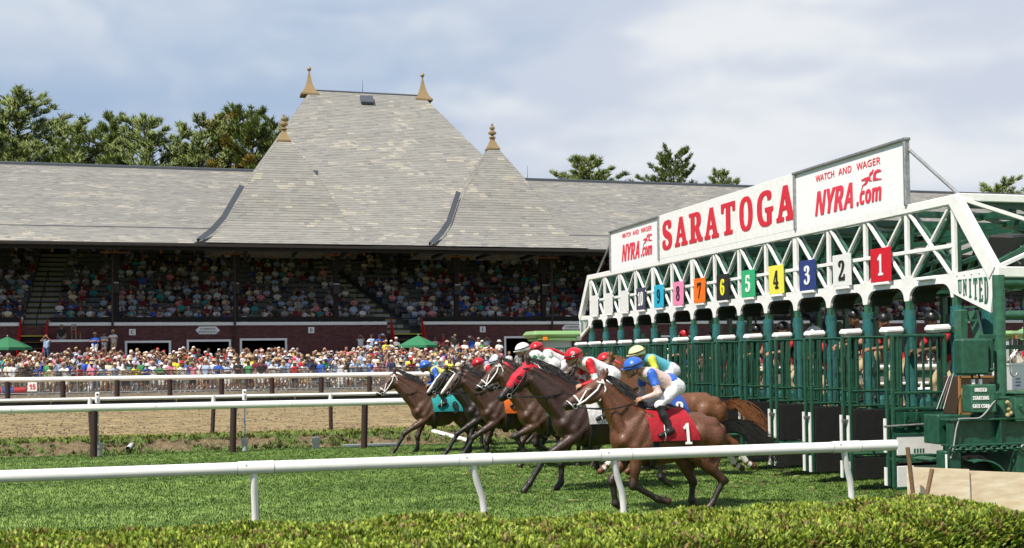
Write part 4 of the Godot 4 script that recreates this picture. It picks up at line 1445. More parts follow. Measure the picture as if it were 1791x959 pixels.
	put.call("black_floodlight", b, M.black)
	b = B.new()
	for i in 5: b.rod(Vector3(11.85 + 0.1 * i, 3.7 + 0.07 * (i % 3), -14.68), Vector3(12.0 + 0.09 * i, 3.55 + 0.06 * (i % 2), -14.62), 0.01, -1.0, 5)
	put.call("loose_wire", b, M.galvanised)
	# chassis beam
	b = B.new()
	b.box(Vector3(11.6, 1.09, -14.0), Vector3(2.8, 0.34, 0.04))
	b.box(Vector3(11.6, 1.27, -14.0), Vector3(2.84, 0.03, 0.26), Basis.IDENTITY, 0.006)
	b.box(Vector3(11.6, 0.91, -14.0), Vector3(2.84, 0.03, 0.26), Basis.IDENTITY, 0.006)
	for x: float in [10.22, 11.0, 11.9]: b.box(Vector3(x, 1.09, -13.93), Vector3(0.025, 0.33, 0.09))
	put.call("chassis_beam", b, gr)
	b = B.new()
	b.box(Vector3(10.38, 1.12, -14.35), Vector3(0.4, 0.42, 0.35), Basis.IDENTITY, 0.015)
	put.call("gear_housing", b, gr)
	b = B.new()
	b.box(Vector3(12.0, 1.29, -14.75), Vector3(2.4, 0.04, 1.0))
	put.call("deck_plate", b, gr)
	# control boxes
	var cb: Node3D = holder.call("control_box")
	b = B.new()
	b.box(Vector3(10.74, 1.565, -14.0), Vector3(0.38, 0.4, 0.26), Basis(Vector3.UP, -0.15), 0.015)
	obj("case", b, M.light_green, cb)
	b = B.new()
	b.rod(Vector3(10.7, 1.3, -14.02), Vector3(10.95, 1.3, -14.02), 0.06, -1.0, 10)
	b.box(Vector3(10.85, 1.33, -14.05), Vector3(0.2, 0.1, 0.2))
	obj("motor", b, gr, cb)
	var cbas := Basis(Vector3.UP, -0.15)
	for q in [["UNITED", 0.18, 1.69], ["STARTING", 0.24, 1.575], ["GATE CORP", 0.25, 1.46]]:
		fit_text("lettering", q[0], q[1], 0.055, mat("ink_white", 0.8, 0.8, 0.8, 0.5), Vector3(10.71, q[2], -14.0) + cbas * Vector3(-0.02, 0, 0.133), cbas, cb, "Droid Sans", 700)
	for x: float in [10.66, 10.78]:
		b = B.new()
		b.box(Vector3(x, 1.80, -14.02), Vector3(0.05, 0.08, 0.04), Basis.IDENTITY, 0.008)
		obj("white_plug", b, wh, cb)
		b = B.new()
		b.rod(Vector3(x, 1.82, -14.02), Vector3(x + 0.01, 2.0, -14.1), 0.016, -1.0, 6)
		obj("cable", b, M.black, cb)
	b = B.new()
	var cp := PackedVector3Array()
	var cw := PackedFloat32Array()
	for i in 16:
		var t := i / 15.0
		cp.append(Vector3(lerpf(10.95, 10.15, t), 1.55 - 0.26 * smoothstep(0.0, 0.45, t) - 0.55 * smoothstep(0.8, 1.0, t), -13.86 + 0.02 * sin(t * 6)))
		cw.append(0.011)
	b.tube(cp, cw, 6)
	obj("cable", b, mat("cable_grey", 0.3, 0.3, 0.3, 0.5), cb)
	b = B.new()
	b.box(Vector3(10.93, 1.6, -13.84), Vector3(0.1, 0.12, 0.06), Basis.IDENTITY, 0.01)
	b.rod(Vector3(10.9, 1.57, -13.8), Vector3(11.06, 1.57, -13.78), 0.022, -1.0, 8)
	obj("socket", b, gr, cb)
	b = B.new()
	for i in 7: b.ball(Vector3(11.1 + 0.02 * (i % 3), 1.5 - 0.03 * i, -13.86 + 0.015 * (i % 2)), Vector3(0.035, 0.035, 0.03), 6, 4)
	obj("glove", b, mat("leather", 0.42, 0.33, 0.17, 0.9), cb)
	var big: Node3D = holder.call("switch_cabinet")
	b = B.new()
	b.box(Vector3(10.66, 2.16, -14.05), Vector3(0.42, 0.52, 0.24), Basis(Vector3.UP, -0.1), 0.03)
	obj("case", b, gr, big)
	b = B.new()
	b.box(Vector3(10.94, 2.17, -14.12), Vector3(0.16, 0.48, 0.22), Basis(Vector3.UP, -0.1), 0.02)
	b.rod(Vector3(10.95, 1.96, -14.0), Vector3(10.95, 2.4, -14.0), 0.014, -1.0, 6)
	b.ball(Vector3(10.94, 1.97, -13.98), Vector3(0.05, 0.03, 0.03), 8, 5)
	obj("side_box", b, gr, big)
	b = B.new()
	b.box(Vector3(11.05, 2.44, -14.15), Vector3(0.3, 0.08, 0.08), Basis.IDENTITY, 0.01)
	obj("clamp", b, gr, big)
	b = B.new()
	b.box(Vector3(11.1, 2.62, -14.85), Vector3(0.15, 0.5, 0.16), Basis.IDENTITY, 0.02)
	b.bar(Vector3(11.24, 2.85, -14.75), Vector3(11.34, 1.9, -14.6), 0.1, 0.12)
	b.box(Vector3(11.12, 2.7, -14.62), Vector3(0.2, 0.03, 0.05))
	b.box(Vector3(11.12, 2.9, -14.62), Vector3(0.22, 0.03, 0.05))
	put.call("latch_mechanism", b, M.light_green)
	for i in 3:
		b = B.new()
		b.rod(Vector3(10.52 + i * 0.03, 1.92, -14.35), Vector3(10.36 + i * 0.055, 1.40, -14.45), 0.005, -1.0, 5)
		put.call("pull_cord", b, M.galvanised if i % 2 else wh)
	b = B.new()
	b.rod(Vector3(GX + 0.62, 1.5, cusp(0)), Vector3(GX + 0.62, 3.0, cusp(0)), 0.13, -1.0, 14)
	put.call("padded_post", b, M.teal_vinyl)
	b = B.new()
	b.box(Vector3(11.62, 1.42, -14.05), Vector3(0.75, 0.4, 0.35), Basis.IDENTITY, 0.015)
	b.box(Vector3(11.62, 1.63, -14.05), Vector3(0.8, 0.03, 0.4), Basis.IDENTITY, 0.008)
	b.rod(Vector3(11.3, 1.42, -13.86), Vector3(11.3, 1.46, -13.82), 0.02, -1.0, 6)
	put.call("tool_locker", b, M.light_green)
	b = B.new()
	var hk := PackedVector3Array()
	var hw := PackedFloat32Array()
	for i in 9:
		var a := PI * (i / 8.0)
		hk.append(Vector3(GX + 0.15 - 0.06 * cos(a), 1.95 - 0.08 * sin(a), -14.02))
		hw.append(0.012)
	hk.insert(0, Vector3(GX + 0.09, 2.15, -14.02)); hw.insert(0, 0.012)
	b.tube(hk, hw, 6)
	put.call("steel_hook", b, M.galvanised)
	# wheel and mudguard
	var wn2: Node3D = holder.call("road_wheel")
	b = B.new()
	b.lathe(PackedVector2Array([Vector2(0.16, -0.12), Vector2(0.36, -0.12), Vector2(0.41, -0.07), Vector2(0.42, 0.0), Vector2(0.41, 0.07), Vector2(0.36, 0.12), Vector2(0.16, 0.12)]), Vector3(10.55, 0.42, -14.05), 24, Basis(Vector3.RIGHT, PI / 2))
	obj("tyre", b, M.black_rubber, wn2)
	b = B.new()
	b.lathe(PackedVector2Array([Vector2(0.0, -0.06), Vector2(0.06, -0.06), Vector2(0.18, 0.0), Vector2(0.2, 0.1), Vector2(0.0, 0.1)]), Vector3(10.55, 0.42, -14.05), 16, Basis(Vector3.RIGHT, PI / 2))
	obj("rim", b, gr, wn2)
	for q in [[10.56, -13.92], [10.16, -14.35]]:
		b = B.new()
		for i in 8:
			var a0 := lerpf(0.05, 0.62, i / 8.0) * PI
			var a1 := lerpf(0.05, 0.62, (i + 1) / 8.0) * PI
			var e0 := Vector3(cos(a0) * 0.42, sin(a0) * 0.34 + 0.38, 0)
			var e1 := Vector3(cos(a1) * 0.42, sin(a1) * 0.34 + 0.38, 0)
			var o := Vector3(q[0], 0, q[1])
			b.quad(o + e0 + Vector3(0, 0, 0.2), o + e1 + Vector3(0, 0, 0.2), o + e1 - Vector3(0, 0, 0.2), o + e0 - Vector3(0, 0, 0.2), e0 - Vector3(0, 0.38, 0))
			b.quad(o + e0 * 0.97 + Vector3(0, 0, 0.2), o + e1 * 0.97 + Vector3(0, 0, 0.2), o + e1 + Vector3(0, 0, 0.2), o + e0 + Vector3(0, 0, 0.2), Vector3(0, 0, 1))
		put.call("mudguard", b, M.light_green)
	b = B.new()
	b.box(Vector3(10.2, 0.66, -13.98), Vector3(0.26, 0.36, 0.22), Basis.IDENTITY, 0.015)
	put.call("axle_bracket", b, gr)
	b = B.new()
	b.box(Vector3(11.45, 0.55, -14.1), Vector3(0.45, 0.62, 0.5), Basis.IDENTITY, 0.015)
	b.box(Vector3(11.0, 0.7, -14.6), Vector3(0.6, 0.3, 0.04))
	put.call("under_frame", b, gr)
	b = B.new()
	b.rod(Vector3(10.06, 0.8, -13.84), Vector3(10.06, 0.45, -13.84), 0.016, -1.0, 8)
	put.call("white_conduit", b, wh)
	var ch: Node3D = holder.call("drag_chain")
	for i in 17:
		b = B.new()
		var x := 10.16 + i * 0.085
		ring_link(b, Vector3(x, 0.865 - 0.012 * sin(PI * i / 16.0), -13.83), Vector3.RIGHT, Vector3.UP if i % 2 == 0 else Vector3(0, 0, 1), 0.115, 0.014)
		obj("link", b, M.galvanised if i > 13 else gr, ch)

# ================================================================ bodies: tapered capsules joined by a smooth minimum, meshed as surface nets
# a bone is [from, to, radius there, radius here, label, colour, sideways squeeze]
func flesh(bones: Array, cell: float, k: float) -> Dictionary:
	var lo := Vector3(1e9, 1e9, 1e9)
	var hi := -lo
	var lim := 3.2 * k
	for q in bones:
		var r := Vector3.ONE * (maxf(q[2], q[3]) + lim + cell * 2.0)
		var a: Vector3 = q[0]
		var b: Vector3 = q[1]
		lo = lo.min(a.min(b) - r)
		hi = hi.max(a.max(b) + r)
	var nx := int((hi.x - lo.x) / cell) + 2
	var ny := int((hi.y - lo.y) / cell) + 2
	var nz := int((hi.z - lo.z) / cell) + 2
	var sy := nx
	var sz := nx * ny
	var total := nx * ny * nz
	var S := PackedFloat32Array(); S.resize(total)
	var best := PackedFloat32Array(); best.resize(total)
	var lab := PackedByteArray(); lab.resize(total)
	var tint := PackedVector3Array(); tint.resize(total)
	var names := []
	for q in bones:
		var a: Vector3 = q[0] - lo
		var b: Vector3 = q[1] - lo
		var ra: float = q[2]
		var dr: float = q[3] - ra
		var li := names.find(q[4])
		if li < 0:
			names.append(q[4]); li = names.size() - 1
		var cc: Color = q[5]
		var cv := Vector3(cc.r, cc.g, cc.b)
		var zs: float = q[6] if q.size() > 6 else 1.0
		var ba := b - a
		ba.z *= zs
		var inv := 1.0 / maxf(ba.length_squared(), 1e-8)
		var m := maxf(ra, ra + dr) + lim
		var x0 := int((minf(a.x, b.x) - m) / cell); var x1 := mini(nx - 1, int((maxf(a.x, b.x) + m) / cell) + 1)
		var y0 := int((minf(a.y, b.y) - m) / cell); var y1 := mini(ny - 1, int((maxf(a.y, b.y) + m) / cell) + 1)
		var mz := m / minf(zs, 1.0) if zs < 1.0 else m
		var z0 := maxi(0, int((minf(a.z, b.z) - mz) / cell)); var z1 := mini(nz - 1, int((maxf(a.z, b.z) + mz) / cell) + 1)
		x0 = maxi(0, x0); y0 = maxi(0, y0)
		for z in range(z0, z1 + 1):
			var pz := (z * cell - a.z) * zs
			for y in range(y0, y1 + 1):
				var py := y * cell - a.y
				var i := z * sz + y * sy + x0
				for x in range(x0, x1 + 1):
					var pa := Vector3(x * cell - a.x, py, pz)
					var h := clampf(pa.dot(ba) * inv, 0.0, 1.0)
					var d := (pa - ba * h).length() - (ra + dr * h)
					if d < lim:
						var w := exp(-d / k)
						S[i] += w
						tint[i] += cv * w
						if w > best[i]:
							best[i] = w
							lab[i] = li
					i += 1
	var ids := PackedInt32Array(); ids.resize(total); ids.fill(-1)
	var vp := PackedVector3Array()
	var vn := PackedVector3Array()
	var vc := PackedColorArray()
	var quads := {}      # label -> index list
	for l in names.size(): quads[l] = PackedInt32Array()
	var corner := [0, 1, sy, sy + 1, sz, sz + 1, sz + sy, sz + sy + 1]
	var offs := [Vector3(0, 0, 0), Vector3(1, 0, 0), Vector3(0, 1, 0), Vector3(1, 1, 0), Vector3(0, 0, 1), Vector3(1, 0, 1), Vector3(0, 1, 1), Vector3(1, 1, 1)]
	var edges := [[0, 1], [2, 3], [4, 5], [6, 7], [0, 2], [1, 3], [4, 6], [5, 7], [0, 4], [1, 5], [2, 6], [3, 7]]
	var step := [1, sy, sz]
	for i in range(sz + sy + 1, total - sz - sy - 1):
		var inside := S[i] >= 1.0
		for ax in 3:
			var j: int = i + step[ax]
			if (S[j] >= 1.0) == inside: continue
			var s1: int = step[(ax + 1) % 3]
			var s2: int = step[(ax + 2) % 3]
			var four := [i, i - s1, i - s1 - s2, i - s2]
			var g := []
			for c: int in four:
				var id := ids[c]
				if id < 0:
					var f := PackedFloat32Array()
					for o: int in corner: f.append(log(maxf(S[c + o], 1e-6)))
					var acc := Vector3.ZERO
					var cnt := 0
					for e in edges:
						var fa := f[e[0]]
						var fb := f[e[1]]
						if (fa >= 0.0) != (fb >= 0.0):
							var oa: Vector3 = offs[e[0]]
							acc += oa.lerp(offs[e[1]], fa / (fa - fb))
							cnt += 1
					var cx := c % nx
					var cy := (c / nx) % ny
					var cz := c / sz
					id = vp.size()
					ids[c] = id
					vp.append(lo + (Vector3(cx, cy, cz) + acc / maxf(1.0, cnt)) * cell)
					for t in 8: f[t] = maxf(f[t], -4.0)
					vn.append(-Vector3(f[1] + f[3] + f[5] + f[7] - f[0] - f[2] - f[4] - f[6], f[2] + f[3] + f[6] + f[7] - f[0] - f[1] - f[4] - f[5], f[4] + f[5] + f[6] + f[7] - f[0] - f[1] - f[2] - f[3]).normalized())
					var src := i if inside else j
					var tc := tint[src] / maxf(S[src], 1e-6)
					vc.append(Color(tc.x, tc.y, tc.z))
				g.append(id)
			var out := Vector3.ZERO
			out[ax] = 1.0 if inside else -1.0
			if (vp[g[1]] - vp[g[0]]).cross(vp[g[2]] - vp[g[0]]).dot(out) + (vp[g[2]] - vp[g[0]]).cross(vp[g[3]] - vp[g[0]]).dot(out) > 0.0:
				g = [g[0], g[3], g[2], g[1]]
			var l := lab[i] if inside else lab[j]
			var qa: PackedInt32Array = quads[l]
			qa.append(g[0]); qa.append(g[1]); qa.append(g[2]); qa.append(g[0]); qa.append(g[2]); qa.append(g[3])
			quads[l] = qa
	var made := {}
	for l in names.size():
		var qa: PackedInt32Array = quads[l]
		if qa.is_empty(): continue
		var b := B.new()
		# unindexed but smooth: every corner keeps its shared normal
		var seen := {}
		var idx := PackedInt32Array()
		for id in qa:
			if not seen.has(id):
				seen[id] = b.v.size()
				b.v.append(vp[id]); b.n.append(vn[id]); b.c.append(vc[id])
			idx.append(seen[id])
		var a := []
		a.resize(Mesh.ARRAY_MAX)
		a[Mesh.ARRAY_VERTEX] = b.v
		a[Mesh.ARRAY_NORMAL] = b.n
		a[Mesh.ARRAY_COLOR] = b.c
		a[Mesh.ARRAY_INDEX] = idx
		made[names[l]] = a
	return made

func skin_mesh(parts: Array) -> ArrayMesh:      # joins arrays into one mesh of one surface
	var v := PackedVector3Array()
	var n := PackedVector3Array()
	var c := PackedColorArray()
	var ix := PackedInt32Array()
	for a in parts:
		var base := v.size()
		v.append_array(a[Mesh.ARRAY_VERTEX]); n.append_array(a[Mesh.ARRAY_NORMAL]); c.append_array(a[Mesh.ARRAY_COLOR])
		for i: int in a[Mesh.ARRAY_INDEX]: ix.append(i + base)
	var arr := []
	arr.resize(Mesh.ARRAY_MAX)
	arr[Mesh.ARRAY_VERTEX] = v; arr[Mesh.ARRAY_NORMAL] = n; arr[Mesh.ARRAY_COLOR] = c; arr[Mesh.ARRAY_INDEX] = ix
	var m := ArrayMesh.new()
	m.add_surface_from_arrays(Mesh.PRIMITIVE_TRIANGLES, arr)
	return m

# ---------------------------------------------------------------- horses. Local axes: x backwards along the spine, y up, z to the horse's left; origin on the ground under the withers
const NECK_AT := Vector3(-0.10, 1.20, 0)

func head_xf(neck: float, nod: float, reach := 1.0) -> Array:
	var a := Transform3D(Basis(Vector3(0, 0, 1), neck) * Basis.IDENTITY.scaled(Vector3.ONE * reach), NECK_AT) * Transform3D(Basis.IDENTITY, -NECK_AT)
	var poll := Vector3(-0.52, 1.76, 0)
	var b := Transform3D(Basis(Vector3(0, 0, 1), neck + nod) * Basis.IDENTITY.scaled(Vector3.ONE * 1.12), a * poll) * Transform3D(Basis.IDENTITY, -poll)
	return [a, b]

func horse_body(pose: Dictionary, cell: float, dark_points := true) -> Mesh:
	var coat := Color(1, 1, 1)
	var low := Color(0.06, 0.07, 0.09) if dark_points else Color(0.9, 0.85, 0.8)
	var mid := Color(0.5, 0.46, 0.45) if dark_points else coat
	var muz := Color(0.22, 0.2, 0.2)
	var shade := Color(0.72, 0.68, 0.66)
	var hoof := Color(0.35, 0.33, 0.30) if dark_points else Color(0.8, 0.75, 0.65)
	var hx := head_xf(pose.neck, pose.nod, pose.reach)
	var N: Transform3D = hx[0]
	var H: Transform3D = hx[1]
	var b := []
	var add := func(a: Vector3, e: Vector3, ra: float, rb: float, c: Color, zs := 1.0) -> void:
		b.append([a, e, ra, rb, "hide", c, zs])
	# trunk
	add.call(Vector3(-0.12, 1.09, 0), Vector3(0.25, 1.04, 0), 0.32, 0.37, coat, 1.38)
	add.call(Vector3(0.25, 1.04, 0), Vector3(0.78, 1.12, 0), 0.37, 0.26, coat, 1.22)
	add.call(Vector3(0.02, 1.39, 0), Vector3(0.40, 1.33, 0), 0.10, 0.10, coat)
	add.call(Vector3(0.40, 1.29, 0), Vector3(0.92, 1.30, 0), 0.12, 0.11, coat)
	add.call(Vector3(0.80, 1.15, 0), Vector3(1.10, 1.10, 0), 0.24, 0.19, coat, 1.0)
	add.call(Vector3(1.10, 1.16, 0), Vector3(1.27, 1.18, 0), 0.10, 0.05, coat)
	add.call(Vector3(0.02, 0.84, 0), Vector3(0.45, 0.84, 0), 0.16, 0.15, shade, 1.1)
	# neck
	var nr: float = pow(pose.reach, 0.8)
	add.call(N * Vector3(0.04, 1.12, 0), N * Vector3(-0.27, 1.45, 0), 0.31 * nr, 0.205 * nr, coat, 1.8)
	add.call(N * Vector3(-0.27, 1.45, 0), N * Vector3(-0.50, 1.71, 0), 0.205 * nr, 0.128 * nr, coat, 1.65)
	add.call(N * Vector3(0.06, 1.34, 0), N * Vector3(-0.30, 1.62, 0), 0.10 * nr, 0.08 * nr, coat, 1.6)
	add.call(Vector3(-0.25, 1.02, 0), N * Vector3(-0.36, 1.42, 0), 0.13, 0.085 * nr, coat, 1.2)
	add.call(N * Vector3(-0.30, 1.34, 0), N * Vector3(-0.47, 1.62, 0), 0.09 * nr, 0.07 * nr, coat, 1.2)
	for s: float in [-1.0, 1.0]:
		add.call(Vector3(-0.26, 1.08, 0.12 * s), N * Vector3(-0.50, 1.66, 0.060 * s), 0.085, 0.055, coat)
		add.call(N * Vector3(0.0, 1.30, 0.08 * s), N * Vector3(-0.46, 1.76, 0.045 * s), 0.08, 0.05, coat)
	# head
	add.call(H * Vector3(-0.53, 1.785, 0), H * Vector3(-0.68, 1.70, 0), 0.098, 0.092, coat, 1.12)
	add.call(H * Vector3(-0.68, 1.70, 0), H * Vector3(-0.90, 1.585, 0), 0.085, 0.056, coat, 1.25)
	add.call(H * Vector3(-0.90, 1.58, 0), H * Vector3(-0.985, 1.535, 0), 0.058, 0.052, muz, 1.05)
	add.call(H * Vector3(-0.56, 1.66, 0.03), H * Vector3(-0.68, 1.60, 0.03), 0.098, 0.070, coat, 1.25)
	add.call(H * Vector3(-0.56, 1.66, -0.03), H * Vector3(-0.68, 1.60, -0.03), 0.098, 0.070, coat, 1.25)
	add.call(H * Vector3(-0.70, 1.60, 0), H * Vector3(-0.90, 1.52, 0), 0.05, 0.035, mid, 1.1)
	add.call(H * Vector3(-0.91, 1.515, 0), H * Vector3(-0.97, 1.495, 0), 0.034, 0.026, muz)
	for s: float in [-1.0, 1.0]:
		add.call(H * Vector3(-0.655, 1.735, 0.072 * s), H * Vector3(-0.70, 1.70, 0.066 * s), 0.026, 0.018, mid)
		add.call(H * Vector3(-0.72, 1.655, 0.06 * s), H * Vector3(-0.84, 1.60, 0.045 * s), 0.018, 0.012, coat)
		add.call(H * Vector3(-0.975, 1.552, 0.03 * s), H * Vector3(-0.995, 1.53, 0.032 * s), 0.026, 0.022, muz)
		add.call(H * Vector3(-0.485, 1.86, 0.055 * s), H * Vector3(-0.46, 1.93, 0.068 * s), 0.032, 0.028, coat)
		add.call(H * Vector3(-0.46, 1.93, 0.068 * s), H * Vector3(-0.445, 1.995, 0.07 * s), 0.026, 0.006, mid)
		# shoulder, breast and haunch, muscle by muscle
		add.call(Vector3(0.0, 1.40, 0.10 * s), Vector3(-0.30, 1.05, 0.155 * s), 0.075, 0.085, coat)
		add.call(Vector3(0.09, 1.33, 0.13 * s), Vector3(-0.14, 0.96, 0.17 * s), 0.09, 0.085, coat)
		add.call(Vector3(0.16, 1.06, 0.18 * s), Vector3(-0.08, 0.90, 0.17 * s), 0.085, 0.078, coat)
		add.call(Vector3(-0.29, 1.03, 0.14 * s), Vector3(-0.12, 0.88, 0.155 * s), 0.088, 0.085, coat)
		add.call(Vector3(-0.30, 1.04, 0.075 * s), Vector3(-0.16, 0.86, 0.09 * s), 0.10, 0.09, coat)
		add.call(Vector3(0.70, 1.27, 0.09 * s), Vector3(1.05, 1.22, 0.11 * s), 0.11, 0.125, coat)
		add.call(Vector3(0.86, 1.12, 0.14 * s), Vector3(1.08, 1.02, 0.14 * s), 0.165, 0.155, coat)
		add.call(Vector3(1.20, 1.14, 0.075 * s), Vector3(1.18, 0.92, 0.11 * s), 0.095, 0.085, coat)
	# legs
	for leg in ["nf", "of", "nh", "oh"]:
		var s: float = 1.0 if leg[0] == "n" else -1.0
		var j: Array = pose[leg]
		var fore: bool = leg[1] == "f"
		var z := 0.15 * s
		var p := []
		for q in j: p.append(Vector3(q[0], q[1], z * (q[2] if q.size() > 2 else 0.85)))
		if fore:
			var el := Vector3(-0.10, 0.86, 0.155 * s)
			var fd: Vector3 = (p[0] - el).normalized()
			var bk := Vector3(-fd.y, fd.x, 0) * (1.0 if fd.x * 0.0 - fd.y > 0.0 else -1.0)
			add.call(el, el.lerp(p[0], 0.5), 0.10, 0.072, coat)
			add.call(el + bk * 0.03, el.lerp(p[0], 0.6) + bk * 0.012, 0.075, 0.05, coat)
			add.call(el.lerp(p[0], 0.45), p[0], 0.070, 0.050, mid)
			add.call(p[0] - fd * 0.03, p[0] + fd * 0.03, 0.055, 0.050, low)
			add.call(p[0], p[1], 0.044, 0.036, low)
			add.call(p[0].lerp(p[1], 0.1) + bk * 0.022, p[1] + bk * 0.012, 0.028, 0.028, low)
		else:
			var st: Vector3 = p[0]
			var back: Vector3 = (p[1] - st).normalized()
			add.call(Vector3(0.82, 1.06, 0.14 * s), st, 0.15, 0.105, coat)
			add.call(Vector3(1.08, 1.08, 0.14 * s), st.lerp(p[1], 0.2) + Vector3(0.05, 0.02, 0), 0.15, 0.10, coat)
			add.call(Vector3(1.20, 1.00, 0.10 * s), st.lerp(p[1], 0.48) + Vector3(0.075, 0.01, 0), 0.10, 0.058, coat)
			add.call(st, st.lerp(p[1], 0.5), 0.105, 0.078, coat)
			add.call(st.lerp(p[1], 0.4), p[1], 0.085, 0.048, mid)
			add.call(st.lerp(p[1], 0.55) + Vector3(0.06, 0.01, 0), p[1] + back * 0.03 + Vector3(0.02, 0.03, 0), 0.03, 0.026, mid)
			add.call(p[1] - back * 0.02, p[1] + back * 0.05 + Vector3(0.01, 0.02, 0), 0.056, 0.038, low)
			add.call(p[1], p[2], 0.048, 0.038, low)
			p.remove_at(0)
		var f: Vector3 = p[1]
		var h: Vector3 = p[2]
		add.call(f, f + (h - f) * 0.12, 0.046, 0.043, low)
		add.call(f, f.lerp(h, 0.6), 0.038, 0.040, low)
		add.call(f.lerp(h, 0.68), h, 0.046, 0.056, hoof)
	var made := flesh(b, cell, 0.0125)
	return skin_mesh([made["hide"]])

func hair_strip(b: B, p: PackedVector3Array, w0: float, side: Vector3) -> void:
	for i in p.size() - 1:
		var t0 := float(i) / (p.size() - 1)
		var t1 := float(i + 1) / (p.size() - 1)
		var a := side * w0 * (1.0 - t0 * 0.85)
		var c := side * w0 * (1.0 - t1 * 0.85)
		var nn := (p[i + 1] - p[i]).cross(side).normalized()
		if nn.z < 0.0: nn = -nn
		nn = (nn + Vector3(0, 0.3, 0.5)).normalized()
		b.tri(p[i] - a, p[i] + a, p[i + 1] + c, nn, nn, nn)
		b.tri(p[i] - a, p[i + 1] + c, p[i + 1] - c, nn, nn, nn)

func mane_mesh(neck: float, nod: float, reach: float, seed_: int) -> Mesh:
	var r := RandomNumberGenerator.new()
	r.seed = seed_
	var N: Transform3D = head_xf(neck, nod, reach)[0]
	var b := B.new()
	for i in 260:
		var t := r.randf()
		var root := N * (Vector3(-0.47, 1.865, 0).lerp(Vector3(-0.02, 1.475, 0), t) + Vector3(0.0, 0.025 * sin(t * PI), r.randf_range(-0.03, 0.03)))
		var l := r.randf_range(0.12, 0.26)
		var lift := r.randf_range(-0.3, 0.75)
		var p := PackedVector3Array()
		for k in 5:
			var u := k / 4.0
			p.append(root + Vector3(0.85 * u * l, (lift * u - 0.9 * u * u) * l + 0.015, (0.25 + 0.5 * r.randf()) * u * l * 0.5 + 0.01))
		var tone := r.randf_range(0.6, 1.5)
		b.col = Color(tone, tone, tone)
		hair_strip(b, p, r.randf_range(0.007, 0.016), Vector3(0.35, 0.9, 0.2).normalized())
	return b.mesh()

func tail_mesh(length: float, droop: float, seed_: int) -> Mesh:
	var r := RandomNumberGenerator.new()
	r.seed = seed_
	var b := B.new()
	for i in 240:
		var l := length * r.randf_range(0.55, 1.1)
		var fan := Vector3(0, r.randf_range(-0.16, 0.18), r.randf_range(-0.13, 0.13))
		var root := Vector3(1.26 + r.randf_range(-0.02, 0.1), 1.17 + r.randf_range(-0.045, 0.045), r.randf_range(-0.045, 0.045))
		var p := PackedVector3Array()
		for k in 8:
			var u := k / 7.0
			p.append(root + Vector3(l * (u * 0.95), 0.06 * sin(minf(u * 4.0, PI)) - droop * l * u * u * (0.8 + 0.4 * r.randf() * u) + 0.035 * sin(u * 7.0 + i), 0) + fan * smoothstep(0.0, 1.0, u) * l)
		var tone := r.randf_range(0.55, 1.6)
		b.col = Color(tone, tone, tone)
		hair_strip(b, p, r.randf_range(0.008, 0.018), Vector3(0.1, 0.8, 0.5).normalized())
	return b.mesh()

func strap_ring(b: B, o: Vector3, u: Vector3, w: Vector3, r: float) -> void:
	var p := PackedVector3Array()
	var rr := PackedFloat32Array()
	for i in 17:
		var a := TAU * i / 16.0
		p.append(o + u * cos(a) + w * sin(a))
		rr.append(r)
	b.tube(p, rr, 6, false)

